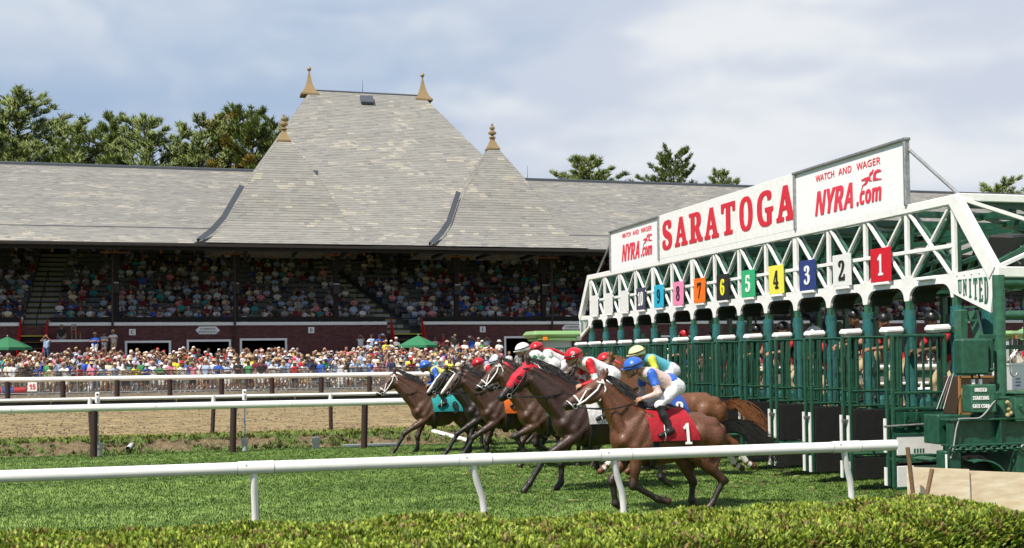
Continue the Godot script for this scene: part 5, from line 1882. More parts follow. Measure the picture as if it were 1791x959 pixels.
func add_tack(h: Node3D, pose: Dictionary, strap: Material, look: Dictionary) -> void:
	var H: Transform3D = head_xf(pose.neck, pose.nod, pose.reach)[1]
	var dir := (H.basis * Vector3(-0.44, -0.25, 0)).normalized()     # along the face
	var up := Vector3(0, 0, 1).cross(dir).normalized()
	if up.y < 0.0: up = -up
	var zz := Vector3(0, 0, 1)
	var b := B.new()
	# noseband, crossed noseband, cheek pieces, browband and throat strap
	strap_ring(b, H * Vector3(-0.835, 1.585, 0), up * 0.088, zz * 0.070, 0.013)
	strap_ring(b, H * Vector3(-0.93, 1.545, 0), (up + dir * 0.25).normalized() * 0.07, zz * 0.062, 0.011)
	for s: float in [-1.0, 1.0]:
		var z := Vector3(0, 0, s)
		b.tube(PackedVector3Array([H * Vector3(-0.50, 1.86, 0.05 * s), H * Vector3(-0.60, 1.72, 0.105 * s), H * Vector3(-0.76, 1.59, 0.085 * s), H * Vector3(-0.865, 1.535, 0.066 * s)]), PackedFloat32Array([0.013, 0.013, 0.013, 0.012]), 6)
		b.tube(PackedVector3Array([H * Vector3(-0.51, 1.85, 0.06 * s), H * Vector3(-0.485, 1.72, 0.095 * s), H * Vector3(-0.56, 1.585, 0.075 * s), H * Vector3(-0.585, 1.565, 0.0)]), PackedFloat32Array([0.011, 0.011, 0.011, 0.011]), 6)
		b.tube(PackedVector3Array([H * Vector3(-0.60, 1.835, 0.0), H * Vector3(-0.565, 1.81, 0.085 * s), H * Vector3(-0.51, 1.80, 0.10 * s)]), PackedFloat32Array([0.012, 0.012, 0.012]), 6)
		b.tube(PackedVector3Array([H * Vector3(-0.66, 1.80, 0.0), H * Vector3(-0.74, 1.70, 0.065 * s), H * Vector3(-0.83, 1.57, 0.074 * s)]), PackedFloat32Array([0.011, 0.011, 0.011]), 6)
	var br := obj("bridle", b, strap, h)
	b = B.new()
	for s: float in [-1.0, 1.0]:
		var p := PackedVector3Array()
		var w := PackedFloat32Array()
		for i in 13:
			var a := TAU * i / 12.0
			p.append(H * Vector3(-0.885, 1.525, 0.075 * s) + Vector3(cos(a), sin(a), 0) * 0.034)
			w.append(0.007)
		b.tube(p, w, 6, false)
	obj("bit_ring", b, M.galvanised, br)
	b = B.new()
	for s: float in [-1.0, 1.0]:
		var p := PackedVector3Array()
		var w := PackedFloat32Array()
		var from: Vector3 = H * Vector3(-0.865, 1.515, 0.08 * s)
		for i in 9:
			var t := i / 8.0
			p.append(from.lerp(Vector3(-0.02, 1.60, 0.09 * s), t) + Vector3(0, -0.07 * sin(PI * t), 0.09 * s * sin(PI * t)))
			w.append(0.009)
		b.tube(p, w, 5)
	obj("rein", b, M.tack_black, h)
	b = B.new()
	for s: float in [-1.0, 1.0]:
		b.ball(H * Vector3(-0.675, 1.712, 0.082 * s), Vector3(0.022, 0.019, 0.012), 10, 6)
	obj("eye", b, mat("eye_black", 0.008, 0.005, 0.004, 0.08), h)
	b = B.new()
	for s: float in [-1.0, 1.0]:
		b.ball(H * Vector3(-0.998, 1.545, 0.045 * s), Vector3(0.016, 0.022, 0.012), 8, 5)
	obj("nostril", b, M.black, h)
	# saddle cloth hung over the barrel
	var cl := B.new()
	var nx := 9
	var na := 16
	var at := func(i: int, k: int) -> Array:
		var t := float(k) / na
		var a := lerpf(-1.0, 1.0, t) * 1.62
		var u := float(i) / nx
		var flare: float = absf(a) / 1.62
		var x := lerpf(0.0 + 0.05 * flare, 0.60 + 0.18 * flare, u)
		var wob := 0.010 * sin(u * 17.0 + a * 3.0) * flare
		var rr := Vector2(0.315 + wob, 0.405)
		var y := 1.055 + cos(a) * rr.y + (0.025 if absf(a) < 0.5 else 0.0)
		return [Vector3(x, y, sin(a) * (rr.x + 0.03 * flare)), Vector3(0, cos(a) / rr.y, sin(a) / rr.x).normalized()]
	for i in nx:
		for k in na:
			var q := [at.call(i, k), at.call(i + 1, k), at.call(i + 1, k + 1), at.call(i, k + 1)]
			cl.tri(q[0][0], q[1][0], q[2][0], q[0][1], q[1][1], q[2][1])
			cl.tri(q[0][0], q[2][0], q[3][0], q[0][1], q[2][1], q[3][1])
	var cloth := obj("saddle_cloth", cl, look.cloth, h)
	if look.number != "":
		fit_text("numeral", look.number, 0.11 if look.number == "1" else 0.19 if look.number.length() > 1 else 0.14, 0.30, look.ink, Vector3(0.58, 1.13, 0.352), Basis(Vector3(1, 0, 0), Vector3(0, 0.985, -0.17), Vector3(0, 0.17, 0.985)), cloth, "Droid Serif", 700)
	b = B.new()
	for q in [0.10, 0.13, 0.16]: strap_ring(b, Vector3(q, 1.03, 0), Vector3(0, 0.408, 0), Vector3(0, 0, 0.292), 0.020)
	obj("girth", b, M.tack_black, h)
	b = B.new()
	b.ball(Vector3(0.24, 1.475, 0), Vector3(0.24, 0.05, 0.15), 14, 8)
	obj("saddle", b, M.tack_black, h)

# ---------------------------------------------------------------- people: joints of a pose -> named pieces of one surface
func human_bones(j: Dictionary, k := 1.0, woman := false) -> Array:
	var b := []
	var white := Color.WHITE
	var add := func(a: Vector3, e: Vector3, ra: float, rb: float, l: String, zs := 1.0) -> void:
		b.append([a, e, ra * k, rb * k, l, white, zs])
	var pel: Vector3 = j.pelvis
	var ch: Vector3 = j.chest
	var nk: Vector3 = j.neck
	var hd: Vector3 = j.head
	var face: Vector3 = j.face
	var side: Vector3 = j.side
	var sh := 0.185 * k if not woman else 0.16 * k
	var hp := 0.09 * k if not woman else 0.10 * k
	# trunk as two side by side columns, so that it is wider than deep
	for s: float in [-1.0, 1.0]:
		add.call(pel + side * s * 0.07 * k, pel.lerp(ch, 0.5) + side * s * 0.065 * k, 0.118 if not woman else 0.125, 0.108 if not woman else 0.095, "shirt")
		add.call(pel.lerp(ch, 0.5) + side * s * 0.07 * k, ch + side * s * 0.085 * k, 0.108, 0.115, "shirt")
		add.call(pel + side * s * hp, pel + side * s * hp * 0.9 + (pel - ch).normalized() * 0.07 * k, 0.12, 0.112, "trousers")
	add.call(ch + (nk - ch) * 0.45 - side * sh * 0.75, ch + (nk - ch) * 0.45 + side * sh * 0.75, 0.08, 0.08, "shirt")
	add.call(nk - (hd - nk).normalized() * 0.03 * k, hd.lerp(nk, 0.35), 0.058, 0.055, "skin")
	add.call(hd + face * 0.0, hd + face * 0.03 * k + Vector3(0, 0.03, 0) * k, 0.088, 0.092, "skin")
	add.call(hd + face * 0.045 * k + Vector3(0, -0.05, 0) * k, hd + face * 0.06 * k + Vector3(0, -0.085, 0) * k, 0.055, 0.036, "skin")
	add.call(hd + face * 0.1 * k + Vector3(0, 0.01, 0) * k, hd + face * 0.118 * k + Vector3(0, -0.025, 0) * k, 0.014, 0.02, "skin")
	for s: float in [-1.0, 1.0]:
		add.call(hd + side * s * 0.085 * k, hd + side * s * 0.09 * k - Vector3(0, 0.04, 0) * k, 0.022, 0.016, "skin")
		var c := "L" if s > 0 else "R"
		var sp: Vector3 = ch + (nk - ch) * 0.40 + side * s * sh
		var el: Vector3 = j["elbow" + c]
		var hn: Vector3 = j["hand" + c]
		add.call(sp, sp.lerp(el, 0.55), 0.066, 0.056, "upper_sleeve")
		add.call(sp.lerp(el, 0.55), el, 0.052, 0.044, "lower_arm")
		add.call(el, el.lerp(hn, 0.85), 0.044, 0.032, "forearm")
		var d := (hn - el).normalized()
		add.call(hn - d * 0.03 * k, hn + d * 0.05 * k, 0.032, 0.03, "skin")
		add.call(hn + d * 0.03 * k, hn + d * 0.10 * k + face * 0.015 * k, 0.026, 0.016, "skin")
		var hip: Vector3 = pel + side * s * hp + (pel - ch).normalized() * 0.06 * k
		var kn: Vector3 = j["knee" + c]
		var an: Vector3 = j["ankle" + c]
		var to: Vector3 = j["toe" + c]
		add.call(hip, hip.lerp(kn, 0.6), 0.098, 0.080, "trousers")
		add.call(hip.lerp(kn, 0.6), kn, 0.070, 0.056, "lower_thigh")
		add.call(kn, kn.lerp(an, 0.4) , 0.055, 0.056, "calf")
		add.call(kn.lerp(an, 0.4), an, 0.055, 0.038, "calf")
		add.call(an + (to - an) * -0.15, to, 0.042, 0.034, "shoe")
	return b

# a hand of a palm, four bent fingers and a thumb closed on what it holds
func hand_bones(wrist: Vector3, along: Vector3, palm: Vector3, thumb_side: Vector3, curl: float) -> Array:
	var b := []
	var w := Color.WHITE
	var t := thumb_side
	b.append([wrist, wrist + along * 0.055 + t * 0.018, 0.022, 0.020, "skin", w])
	b.append([wrist, wrist + along * 0.055 - t * 0.018, 0.022, 0.019, "skin", w])
	var lens := [0.042, 0.047, 0.044, 0.034]
	for f in 4:
		var root := wrist + along * 0.078 + t * (0.03 - 0.02 * f)
		b.append([wrist + along * 0.04 + t * (0.024 - 0.016 * f), root, 0.014, 0.010, "skin", w])
		var d1 := (along * cos(curl) + palm * sin(curl)).normalized()
		var d2 := (along * cos(curl * 2.0) + palm * sin(curl * 2.0)).normalized()
		var m: Vector3 = root + d1 * lens[f]
		b.append([root, m, 0.0095, 0.0085, "skin", w])
		b.append([m, m + d2 * lens[f] * 0.85, 0.0085, 0.0075, "skin", w])
	var tr := wrist + along * 0.02 + t * 0.03
	b.append([wrist + along * 0.012, tr, 0.014, 0.011, "skin", w])
	var tm := tr + (along * 0.7 + t * 0.6 + palm * 0.3).normalized() * 0.036
	b.append([tr, tm, 0.011, 0.0095, "skin", w])
	b.append([tm, tm + (along * 0.8 + palm * 0.6).normalized() * 0.03, 0.0095, 0.008, "skin", w])
	return b

var jockey_parts := {}

func make_jockey_shapes() -> void:
	var j := {
		pelvis = Vector3(0.50, 1.80, 0), chest = Vector3(0.17, 1.955, 0), neck = Vector3(0.035, 2.00, 0), head = Vector3(-0.085, 2.045, 0),
		face = Vector3(-0.95, -0.22, 0).normalized(), side = Vector3(0, 0, 1),
		elbowL = Vector3(0.19, 1.70, 0.27), handL = Vector3(-0.02, 1.615, 0.11), elbowR = Vector3(0.16, 1.70, -0.27), handR = Vector3(-0.05, 1.62, -0.10),
		kneeL = Vector3(0.19, 1.53, 0.26), ankleL = Vector3(0.33, 1.17, 0.335), toeL = Vector3(0.17, 1.115, 0.36),
		kneeR = Vector3(0.19, 1.53, -0.26), ankleR = Vector3(0.33, 1.17, -0.335), toeR = Vector3(0.17, 1.115, -0.36)}
	var bones := human_bones(j, 0.97).filter(func(q): return not (q[4] == "skin" and (q[0] - j.handL).length() < 0.16 or q[4] == "skin" and (q[0] - j.handR).length() < 0.16))
	var made := flesh(bones, 0.015, 0.014)
	var hands := []
	for s: float in [1.0, -1.0]:
		var wrist: Vector3 = j.handL if s > 0 else j.handR
		var el: Vector3 = j.elbowL if s > 0 else j.elbowR
		var d := (wrist - el).normalized()
		hands.append_array(hand_bones(wrist - d * 0.035, (d + Vector3(-0.6, -0.1, 0)).normalized(), Vector3(0.1, -0.9, -0.3 * s).normalized(), Vector3(0, 0.55, -0.8 * s).normalized(), 0.85))
	var hm := flesh(hands, 0.0055, 0.005)
	jockey_parts = {skin = skin_mesh([made["skin"], hm["skin"]])}
	for l in ["shirt", "upper_sleeve", "lower_arm", "forearm", "trousers", "lower_thigh", "calf", "shoe"]:
		jockey_parts[l] = skin_mesh([made[l]])
	jockey_parts["breeches"] = skin_mesh([made["trousers"], made["lower_thigh"]])
	jockey_parts["boot"] = skin_mesh([made["calf"], made["shoe"]])
	# helmet: a shell with a peak
	var b := B.new()
	var hb := Basis(Vector3(0, 0, 1), 0.24)
	var c := Vector3(-0.075, 2.085, 0)
	var prof := PackedVector2Array()
	for i in 9:
		var a := PI / 2 * i / 8.0
		prof.append(Vector2(0.138 * cos(a), 0.005 + 0.125 * sin(a)))
	prof[8] = Vector2(0.0, 0.13)
	prof.insert(0, Vector2(0.128, -0.035))
	b.lathe(prof, c, 20, hb * Basis.IDENTITY.scaled(Vector3(1.1, 1, 0.95)))
	jockey_parts["cap"] = b.mesh()
	b = B.new()
	var pk := PackedVector2Array()
	for i in 9:
		var a := PI * (i / 8.0) - PI / 2
		pk.append(Vector2(-0.10 - 0.095 * cos(a), 0.115 * sin(a)))
	pk.append(Vector2(-0.08, 0.115)); pk.append(Vector2(-0.08, -0.115))
	b.prism(pk, 0.008, Transform3D(hb * Basis(Vector3.RIGHT, PI / 2), c + hb * Vector3(0, -0.01, 0)))
	jockey_parts["peak"] = b.mesh()
	b = B.new()
	strap_ring(b, c + hb * Vector3(0, 0.02, 0), hb * Vector3(0.152, 0.012, 0), Vector3(0, 0, 0.134), 0.011)
	for s: float in [-1.0, 1.0]:
		b.tube(PackedVector3Array([c + Vector3(0.03, -0.03, 0.115 * s), c + Vector3(-0.01, -0.12, 0.085 * s), c + Vector3(-0.06, -0.165, 0.0)]), PackedFloat32Array([0.008, 0.008, 0.008]), 6)
	jockey_parts["strap"] = b.mesh()
	b = B.new()
	b.ball(Vector3(-0.165, 2.04, 0.0), Vector3(0.035, 0.03, 0.085), 14, 8, Basis(Vector3(0, 0, 1), 0.2))
	jockey_parts["goggles"] = b.mesh()
	b = B.new()
	for s: float in [-1.0, 1.0]:
		b.tube(PackedVector3Array([Vector3(0.28, 1.45, 0.2 * s), Vector3(0.24, 1.12, 0.36 * s)]), PackedFloat32Array([0.012, 0.012]), 6)
		strap_ring(b, Vector3(0.23, 1.10, 0.355 * s), Vector3(0, 0.06, 0), Vector3(0, 0, 0.055), 0.008)
	jockey_parts["stirrup"] = b.mesh()

func diamonds_tex() -> ImageTexture:
	var im := Image.create(64, 64, false, Image.FORMAT_RGB8)
	for y in 64:
		for x in 64:
			var a := absi(x - 32) + absi(y - 32)
			im.set_pixel(x, y, Color(0.03, 0.42, 0.22) if a < 26 else Color(0.93, 0.94, 0.93))
	return ImageTexture.create_from_image(im)

func make_horses() -> void:
	mat("tack_black", 0.012, 0.012, 0.013, 0.45)
	mat("tack_white", 0.78, 0.78, 0.78, 0.6)
	var hair := tinted("hair_black", 0.55)
	hair.albedo_color = Color(0.012, 0.010, 0.010).linear_to_srgb()
	var hair_red := StandardMaterial3D.new()
	hair_red.resource_name = "hair_chestnut"
	hair_red.vertex_color_use_as_albedo = true
	hair_red.roughness = 0.5
	hair_red.albedo_color = Color(0.20, 0.075, 0.025).linear_to_srgb()
	make_jockey_shapes()
	var poses := {
		gather = {neck = 0.02, nod = 0.0, reach = 1.1, nf = [[-0.16, 0.42], [0.20, 0.21], [0.36, 0.17]], of = [[-0.38, 0.47], [-0.33, 0.14], [-0.20, 0.035]], nh = [[0.80, 0.80], [1.22, 0.43], [1.04, 0.11], [0.96, 0.03]], oh = [[0.66, 0.78], [0.86, 0.40], [0.84, 0.14], [0.90, 0.05]]},
		reach = {neck = 0.2, nod = 0.12, reach = 1.42, nf = [[-0.62, 0.53], [-0.86, 0.15], [-0.95, 0.04]], of = [[-0.26, 0.42], [-0.27, 0.12], [-0.34, 0.03]], nh = [[0.82, 0.82], [1.28, 0.50], [1.30, 0.16], [1.40, 0.08]], oh = [[0.76, 0.80], [1.05, 0.45], [0.95, 0.12], [0.88, 0.03]]},
		push = {neck = 0.16, nod = 0.10, reach = 1.4, nf = [[-0.60, 0.56], [-0.92, 0.22], [-1.03, 0.13]], of = [[-0.30, 0.48], [-0.36, 0.16], [-0.46, 0.08]], nh = [[0.94, 0.82], [1.40, 0.52], [1.62, 0.20], [1.76, 0.13]], oh = [[0.90, 0.80], [1.34, 0.47], [1.52, 0.14], [1.66, 0.07]]},
		high = {neck = 0.10, nod = 0.16, reach = 1.46, nf = [[-0.52, 0.66], [-0.36, 0.36], [-0.24, 0.30]], of = [[-0.34, 0.50], [-0.30, 0.16], [-0.38, 0.06]], nh = [[0.78, 0.80], [1.14, 0.45], [1.04, 0.13], [1.00, 0.03]], oh = [[0.70, 0.79], [0.96, 0.43], [0.84, 0.14], [0.78, 0.04]]},
		fold = {neck = 0.02, nod = 0.12, reach = 1.32, nf = [[-0.52, 0.66], [-0.36, 0.36], [-0.24, 0.30]], of = [[-0.30, 0.46], [-0.22, 0.14], [-0.16, 0.04]], nh = [[0.70, 0.79], [0.98, 0.45], [0.78, 0.18], [0.68, 0.09]], oh = [[0.82, 0.81], [1.18, 0.44], [1.06, 0.11], [0.98, 0.03]]},
	}
	var bodies := {gather = horse_body(poses.gather, 0.017), reach = horse_body(poses.reach, 0.019), fold = horse_body(poses.fold, 0.019), high = horse_body(poses.high, 0.019), push = horse_body(poses.push, 0.019, false)}
	var manes := {}
	for p in poses: manes[p] = mane_mesh(poses[p].neck, poses[p].nod, poses[p].reach, 7)
	var tails := [tail_mesh(0.98, 0.52, 3), tail_mesh(0.80, 0.55, 4)]
	var W := Color(0.74, 0.74, 0.74)
	var Bk := Color(0.012, 0.012, 0.012)
	var red := Color(0.55, 0.008, 0.018)
	var green := Color(0.02, 0.28, 0.12)
	var blue := Color(0.03, 0.13, 0.55)
	# number, x of the withers, z, pose, coat, white bridle?, cap, body, upper sleeve, lower sleeve, cloth, ink, horse label, rider label
	var field := [
		["1", 6.00, -15.15, "gather", Color(0.200, 0.072, 0.026), true, blue, Color(0.66, 0.50, 0.46), blue, Color(0.64, 0.48, 0.45), Color(0.48, 0.006, 0.02), W, "bright bay racehorse with white bridle and red cloth number 1, nearest of the field", "jockey in pale pink and blue silks with a blue cap on the nearest bay horse"],
		["2", 6.03, -17.9, "reach", Color(0.060, 0.022, 0.014), false, red, W, red, red, Color(0.76, 0.76, 0.76), Bk, "dark brown racehorse wearing a red hood and a white saddle cloth", "jockey in white silks with red sleeves and a red cap on the red hooded horse"],
		["3", 7.86, -19.1, "push", Color(0.26, 0.105, 0.036), false, Color(0.74, 0.70, 0.36), Color(0.10, 0.42, 0.52), Color(0.62, 0.66, 0.06), Color(0.62, 0.66, 0.06), Color(0.03, 0.10, 0.45), W, "chestnut racehorse with white hind socks behind the nearest bay", "jockey in turquoise and yellow silks with a cream cap on the chestnut horse"],
		["4", 7.48, -20.4, "fold", Color(0.085, 0.034, 0.017), false, red, red, red, green, Color(0.76, 0.70, 0.05), Bk, "bay racehorse almost hidden behind the red hooded horse's jockey", "jockey all in red silks with green cuffs and red cap, left of cream cap"],
		["5", 6.52, -21.8, "high", Color(0.110, 0.044, 0.020), true, Color(0.80, 0.80, 0.80), W, W, W, Color(0.03, 0.30, 0.12), W, "bay racehorse with white cross-over bridle just left of the red hood", "jockey in white silks with green diamonds and a white cap"],
		["6", 6.90, -23.0, "gather", Color(0.07, 0.028, 0.015), false, red, W, W, Color(0.8, 0.8, 0.8), Color(0.014, 0.014, 0.014), Color(0.8, 0.75, 0.02), "dark bay racehorse hidden behind the horse with the white cross-over bridle", "jockey in white silks with a red stripe and a red cap, behind the diamond silks"],
		["7", 6.32, -24.2, "reach", Color(0.085, 0.032, 0.016), false, Color(0.45, 0.50, 0.58), red, red, W, Color(0.80, 0.16, 0.008), Bk, "bay racehorse with a white blaze and orange saddle cloth", "jockey with a pale grey cap and red silks on the bay with the blaze"],
		["8", 6.22, -25.4, "reach", Color(0.020, 0.011, 0.009), false, red, Color(0.5, 0.5, 0.5), red, red, Color(0.8, 0.22, 0.40), Bk, "nearly black racehorse with a white blaze, second horse from the left", "jockey with a red cap low behind the nearly black horse's neck"],
		["9", 5.22, -26.6, "reach", Color(0.125, 0.048, 0.020), true, blue, Color(0.70, 0.72, 0.16), blue, blue, Color(0.012, 0.40, 0.42), Bk, "bay racehorse with white bridle and teal cloth leading at the left", "jockey in yellow and blue silks with a blue cap on the leading horse"],
		["10", 7.25, -27.8, "fold", Color(0.095, 0.036, 0.018), false, Color(0.02, 0.36, 0.17), Color(0.05, 0.30, 0.16), W, W, Color(0.05, 0.05, 0.10), W, "bay racehorse farthest from the hedge, hidden by the rest of the field", "jockey with a green cap farthest back in the field"],
	]
	var skins := [Color(0.36, 0.19, 0.12), Color(0.42, 0.24, 0.16), Color(0.25, 0.12, 0.07)]
	for i in field.size():
		var q: Array = field[i]
		var pose: Dictionary = poses[q[3]]
		var at := Vector3(q[1], 0, q[2])
		var turn: float = 0.03 * sin(i * 2.7)
		var big: float = [1.0, 1.06, 1.05, 1.03, 1.03, 1.03, 1.0, 0.98, 0.97, 1.0][i]
		at.y = [0.0, 0.03, 0.07, 0.0, 0.0, 0.0, -0.02, 0.0, -0.03, 0.0][i]
		var h := thing("racehorse", q[12], "horse", at, turn, "racehorses leaving the gate")
		h.scale = Vector3.ONE * big
		var cc: Color = q[4]
		var coat := mat("coat_%d" % i, cc.r * 0.80, cc.g * 0.74, cc.b * 0.70, 0.42)
		coat.vertex_color_use_as_albedo = true
		coat.clearcoat_enabled = true
		coat.clearcoat = 0.16
		coat.clearcoat_roughness = 0.28
		worn(coat, noise_tex("hide", 0.03, Color(0.55, 0.52, 0.50), Color(1.2, 1.2, 1.2), 5, 33), 0.7)
		relief(coat, tex.fine, 0.8, 1.9)
		coat.uv1_world_triplanar = false
		coat.roughness_texture = noise_tex("sweat", 0.022, Color(0.42, 0.42, 0.42), Color(0.98, 0.98, 0.98), 5, 64)
		coat.roughness = 0.62
		obj("body", bodies[q[3]], coat, h)
		obj("mane", manes[q[3]], hair_red if i == 2 else hair, h)
		obj("tail", tails[0 if i == 0 else 1], hair_red if i == 2 else hair, h)
		var cl: Color = q[10]
		var ink: Color = q[11]
		add_tack(h, pose, M.tack_white if q[5] else M.tack_black, {cloth = worn(mat("cloth_%d" % i, cl.r, cl.g, cl.b, 0.75), tex.grime, 1.5), number = q[0], ink = mat("cloth_ink_%d" % i, ink.r, ink.g, ink.b, 0.7)})
		if i == 2:
			for part in ["saddle_cloth", "saddle", "girth"]: h.get_node(part).position.x = -0.26
		var H: Transform3D = head_xf(pose.neck, pose.nod, pose.reach)[1]
		if i == 6 or i == 7:
			var b := B.new()
			b.tube(PackedVector3Array([H * Vector3(-0.62, 1.84, 0), H * Vector3(-0.72, 1.768, 0), H * Vector3(-0.84, 1.685, 0), H * Vector3(-0.95, 1.60, 0), H * Vector3(-1.0, 1.555, 0)]), PackedFloat32Array([0.02, 0.034, 0.030, 0.034, 0.03]), 10)
			obj("blaze", b, mat("white_hair", 0.72, 0.68, 0.64, 0.6), h)
		if i == 1 or i == 7:
			# cloth hood with rings round the eyes
			var hc: Color = Color(0.55, 0.006, 0.03) if i == 1 else Color(0.015, 0.015, 0.016)
			var hb := []
			hb.append([H * Vector3(-0.50, 1.79, 0), H * Vector3(-0.69, 1.70, 0), 0.106, 0.099, "hood", Color.WHITE, 1.08])
			hb.append([H * Vector3(-0.56, 1.66, 0), H * Vector3(-0.68, 1.62, 0), 0.103, 0.085, "hood", Color.WHITE, 1.0])
			hb.append([H * Vector3(-0.68, 1.70, 0), H * Vector3(-0.80, 1.64, 0), 0.098, 0.077, "hood", Color.WHITE, 1.15])
			hb.append([H * Vector3(-0.44, 1.72, 0), H * Vector3(-0.47, 1.58, 0), 0.115, 0.10, "hood", Color.WHITE, 1.2])
			var hood := obj("hood", skin_mesh([flesh(hb, 0.016, 0.014)["hood"]]), mat("hood_%d" % i, hc.r, hc.g, hc.b, 0.7), h)
			b_rings(hood, H, mat("hood_%d" % i, hc.r, hc.g, hc.b, 0.7))
		if i == 2:
			for s in [[1.70, 0.155, 1.62, 0.20, 1.40, 0.52, 1.0], [1.60, 0.095, 1.52, 0.14, 1.34, 0.47, -1.0], [-0.98, 0.165, -0.92, 0.22, -0.60, 0.56, 1.0]]:
				var b := B.new()
				var z: float = 0.1275 * s[6]
				b.tube(PackedVector3Array([Vector3(s[0], s[1], z), Vector3(s[2], s[3], z), Vector3(lerpf(s[2], s[4], 0.6), lerpf(s[3], s[5], 0.6), z)]), PackedFloat32Array([0.052, 0.053, 0.05]), 10)
				obj("white_sock", b, mat("white_hair", 0.72, 0.68, 0.64, 0.6), h)
		# rider
		var r := thing("jockey", q[13], "person", at + Vector3(-0.26 if i == 4 else -0.24 if i == 2 else 0.0, [0.0, 0.0, 0.02, 0.02, 0.24, 0.27, 0.08, 0.06, 0.06, 0.0][i], 0), turn, "jockeys")
		r.scale = Vector3.ONE * big
		var sk: Color = skins[i % 3]
		obj("body", jockey_parts["skin"], mat("skin_%d" % (i % 3), sk.r, sk.g, sk.b, 0.5), r)
		var silk := func(c: Color) -> StandardMaterial3D:
			var m := mat("silk_%s" % c.to_html(), c.r, c.g, c.b, 0.42)
			relief(m, tex.grime, 2.6, 1.6)
			m.uv1_world_triplanar = false
			return m
		var torso: StandardMaterial3D = silk.call(q[7])
		if i == 4:
			torso = mat("diamond_silk", 1, 1, 1, 0.45)
			torso.albedo_texture = diamonds_tex()
			torso.uv1_triplanar = true
			torso.uv1_scale = Vector3(5.5, 6.5, 5.5)
		var sb := obj("silks", jockey_parts["shirt"], torso, r)
		obj("sleeve", jockey_parts["upper_sleeve"], torso if i == 4 else silk.call(q[8]), sb)
		obj("sleeve", jockey_parts["lower_arm"], silk.call(Color(0.74, 0.74, 0.74) if i == 1 else q[9]), sb)
		obj("sleeve", jockey_parts["forearm"], silk.call(q[9]), sb)
		if i == 0:
			var yb := B.new()
			yb.ball(Vector3(0.47, 1.86, 0), Vector3(0.14, 0.115, 0.19), 14, 8, Basis(Vector3(0, 0, 1), -0.42))
			obj("blue_back_panel", yb, silk.call(blue), sb)
		if i == 5:
			var st := B.new()
			for s: float in [-1.0, 1.0]:
				st.tube(PackedVector3Array([Vector3(0.08, 2.06, 0.1 * s), Vector3(0.25, 2.04, 0.13 * s), Vector3(0.5, 1.93, 0.12 * s)]), PackedFloat32Array([0.03, 0.035, 0.03]), 8)
			obj("red_stripe", st, silk.call(red), sb)
		obj("breeches", jockey_parts["breeches"], silk.call(Color(0.76, 0.76, 0.78)), r)
		obj("boot", jockey_parts["boot"], M.tack_black, r)
		var cp: Color = q[6]
		var capm := mat("cap_%s" % cp.to_html(), cp.r, cp.g, cp.b, 0.32)
		var ca := obj("helmet", jockey_parts["cap"], capm, r)
		obj("peak", jockey_parts["peak"], capm, ca)
		obj("strap", jockey_parts["strap"], M.tack_black, ca)
		obj("goggles", jockey_parts["goggles"], mat("goggle_dark", 0.012, 0.014, 0.018, 0.12), r)
		obj("stirrup", jockey_parts["stirrup"], M.galvanised, r)
		if i == 1:
			fit_text("numeral", "2", 0.05, 0.09, M.tack_white, Vector3(-0.13, 2.11, 0.122), Basis.IDENTITY, ca, "Droid Sans", 700)

func b_rings(parent: Node3D, H: Transform3D, m: Material) -> void:
	for s: float in [-1.0, 1.0]:
		var b := B.new()
		strap_ring(b, H * Vector3(-0.675, 1.708, 0.088 * s), Vector3(0.05, 0, 0), Vector3(0, 0.046, 0), 0.012)
		obj("eye_ring", b, m, parent)
		b = B.new()
		b.ball(H * Vector3(-0.675, 1.708, 0.082 * s), Vector3(0.044, 0.040, 0.014), 10, 6)
		obj("eye_hole", b, mat("eye_brown", 0.05, 0.02, 0.01, 0.3), parent)

# ================================================================ spectators and gate crew
const POSES := ["leaning", "watching", "arms_down", "arms_crossed", "photographing", "leaning_woman", "standing_woman"]
const POSE_WORDS := ["leaning", "hands to eyes", "arms down", "arms folded", "camera raised", "leaning", "arms down"]
var crowd_parts := {}

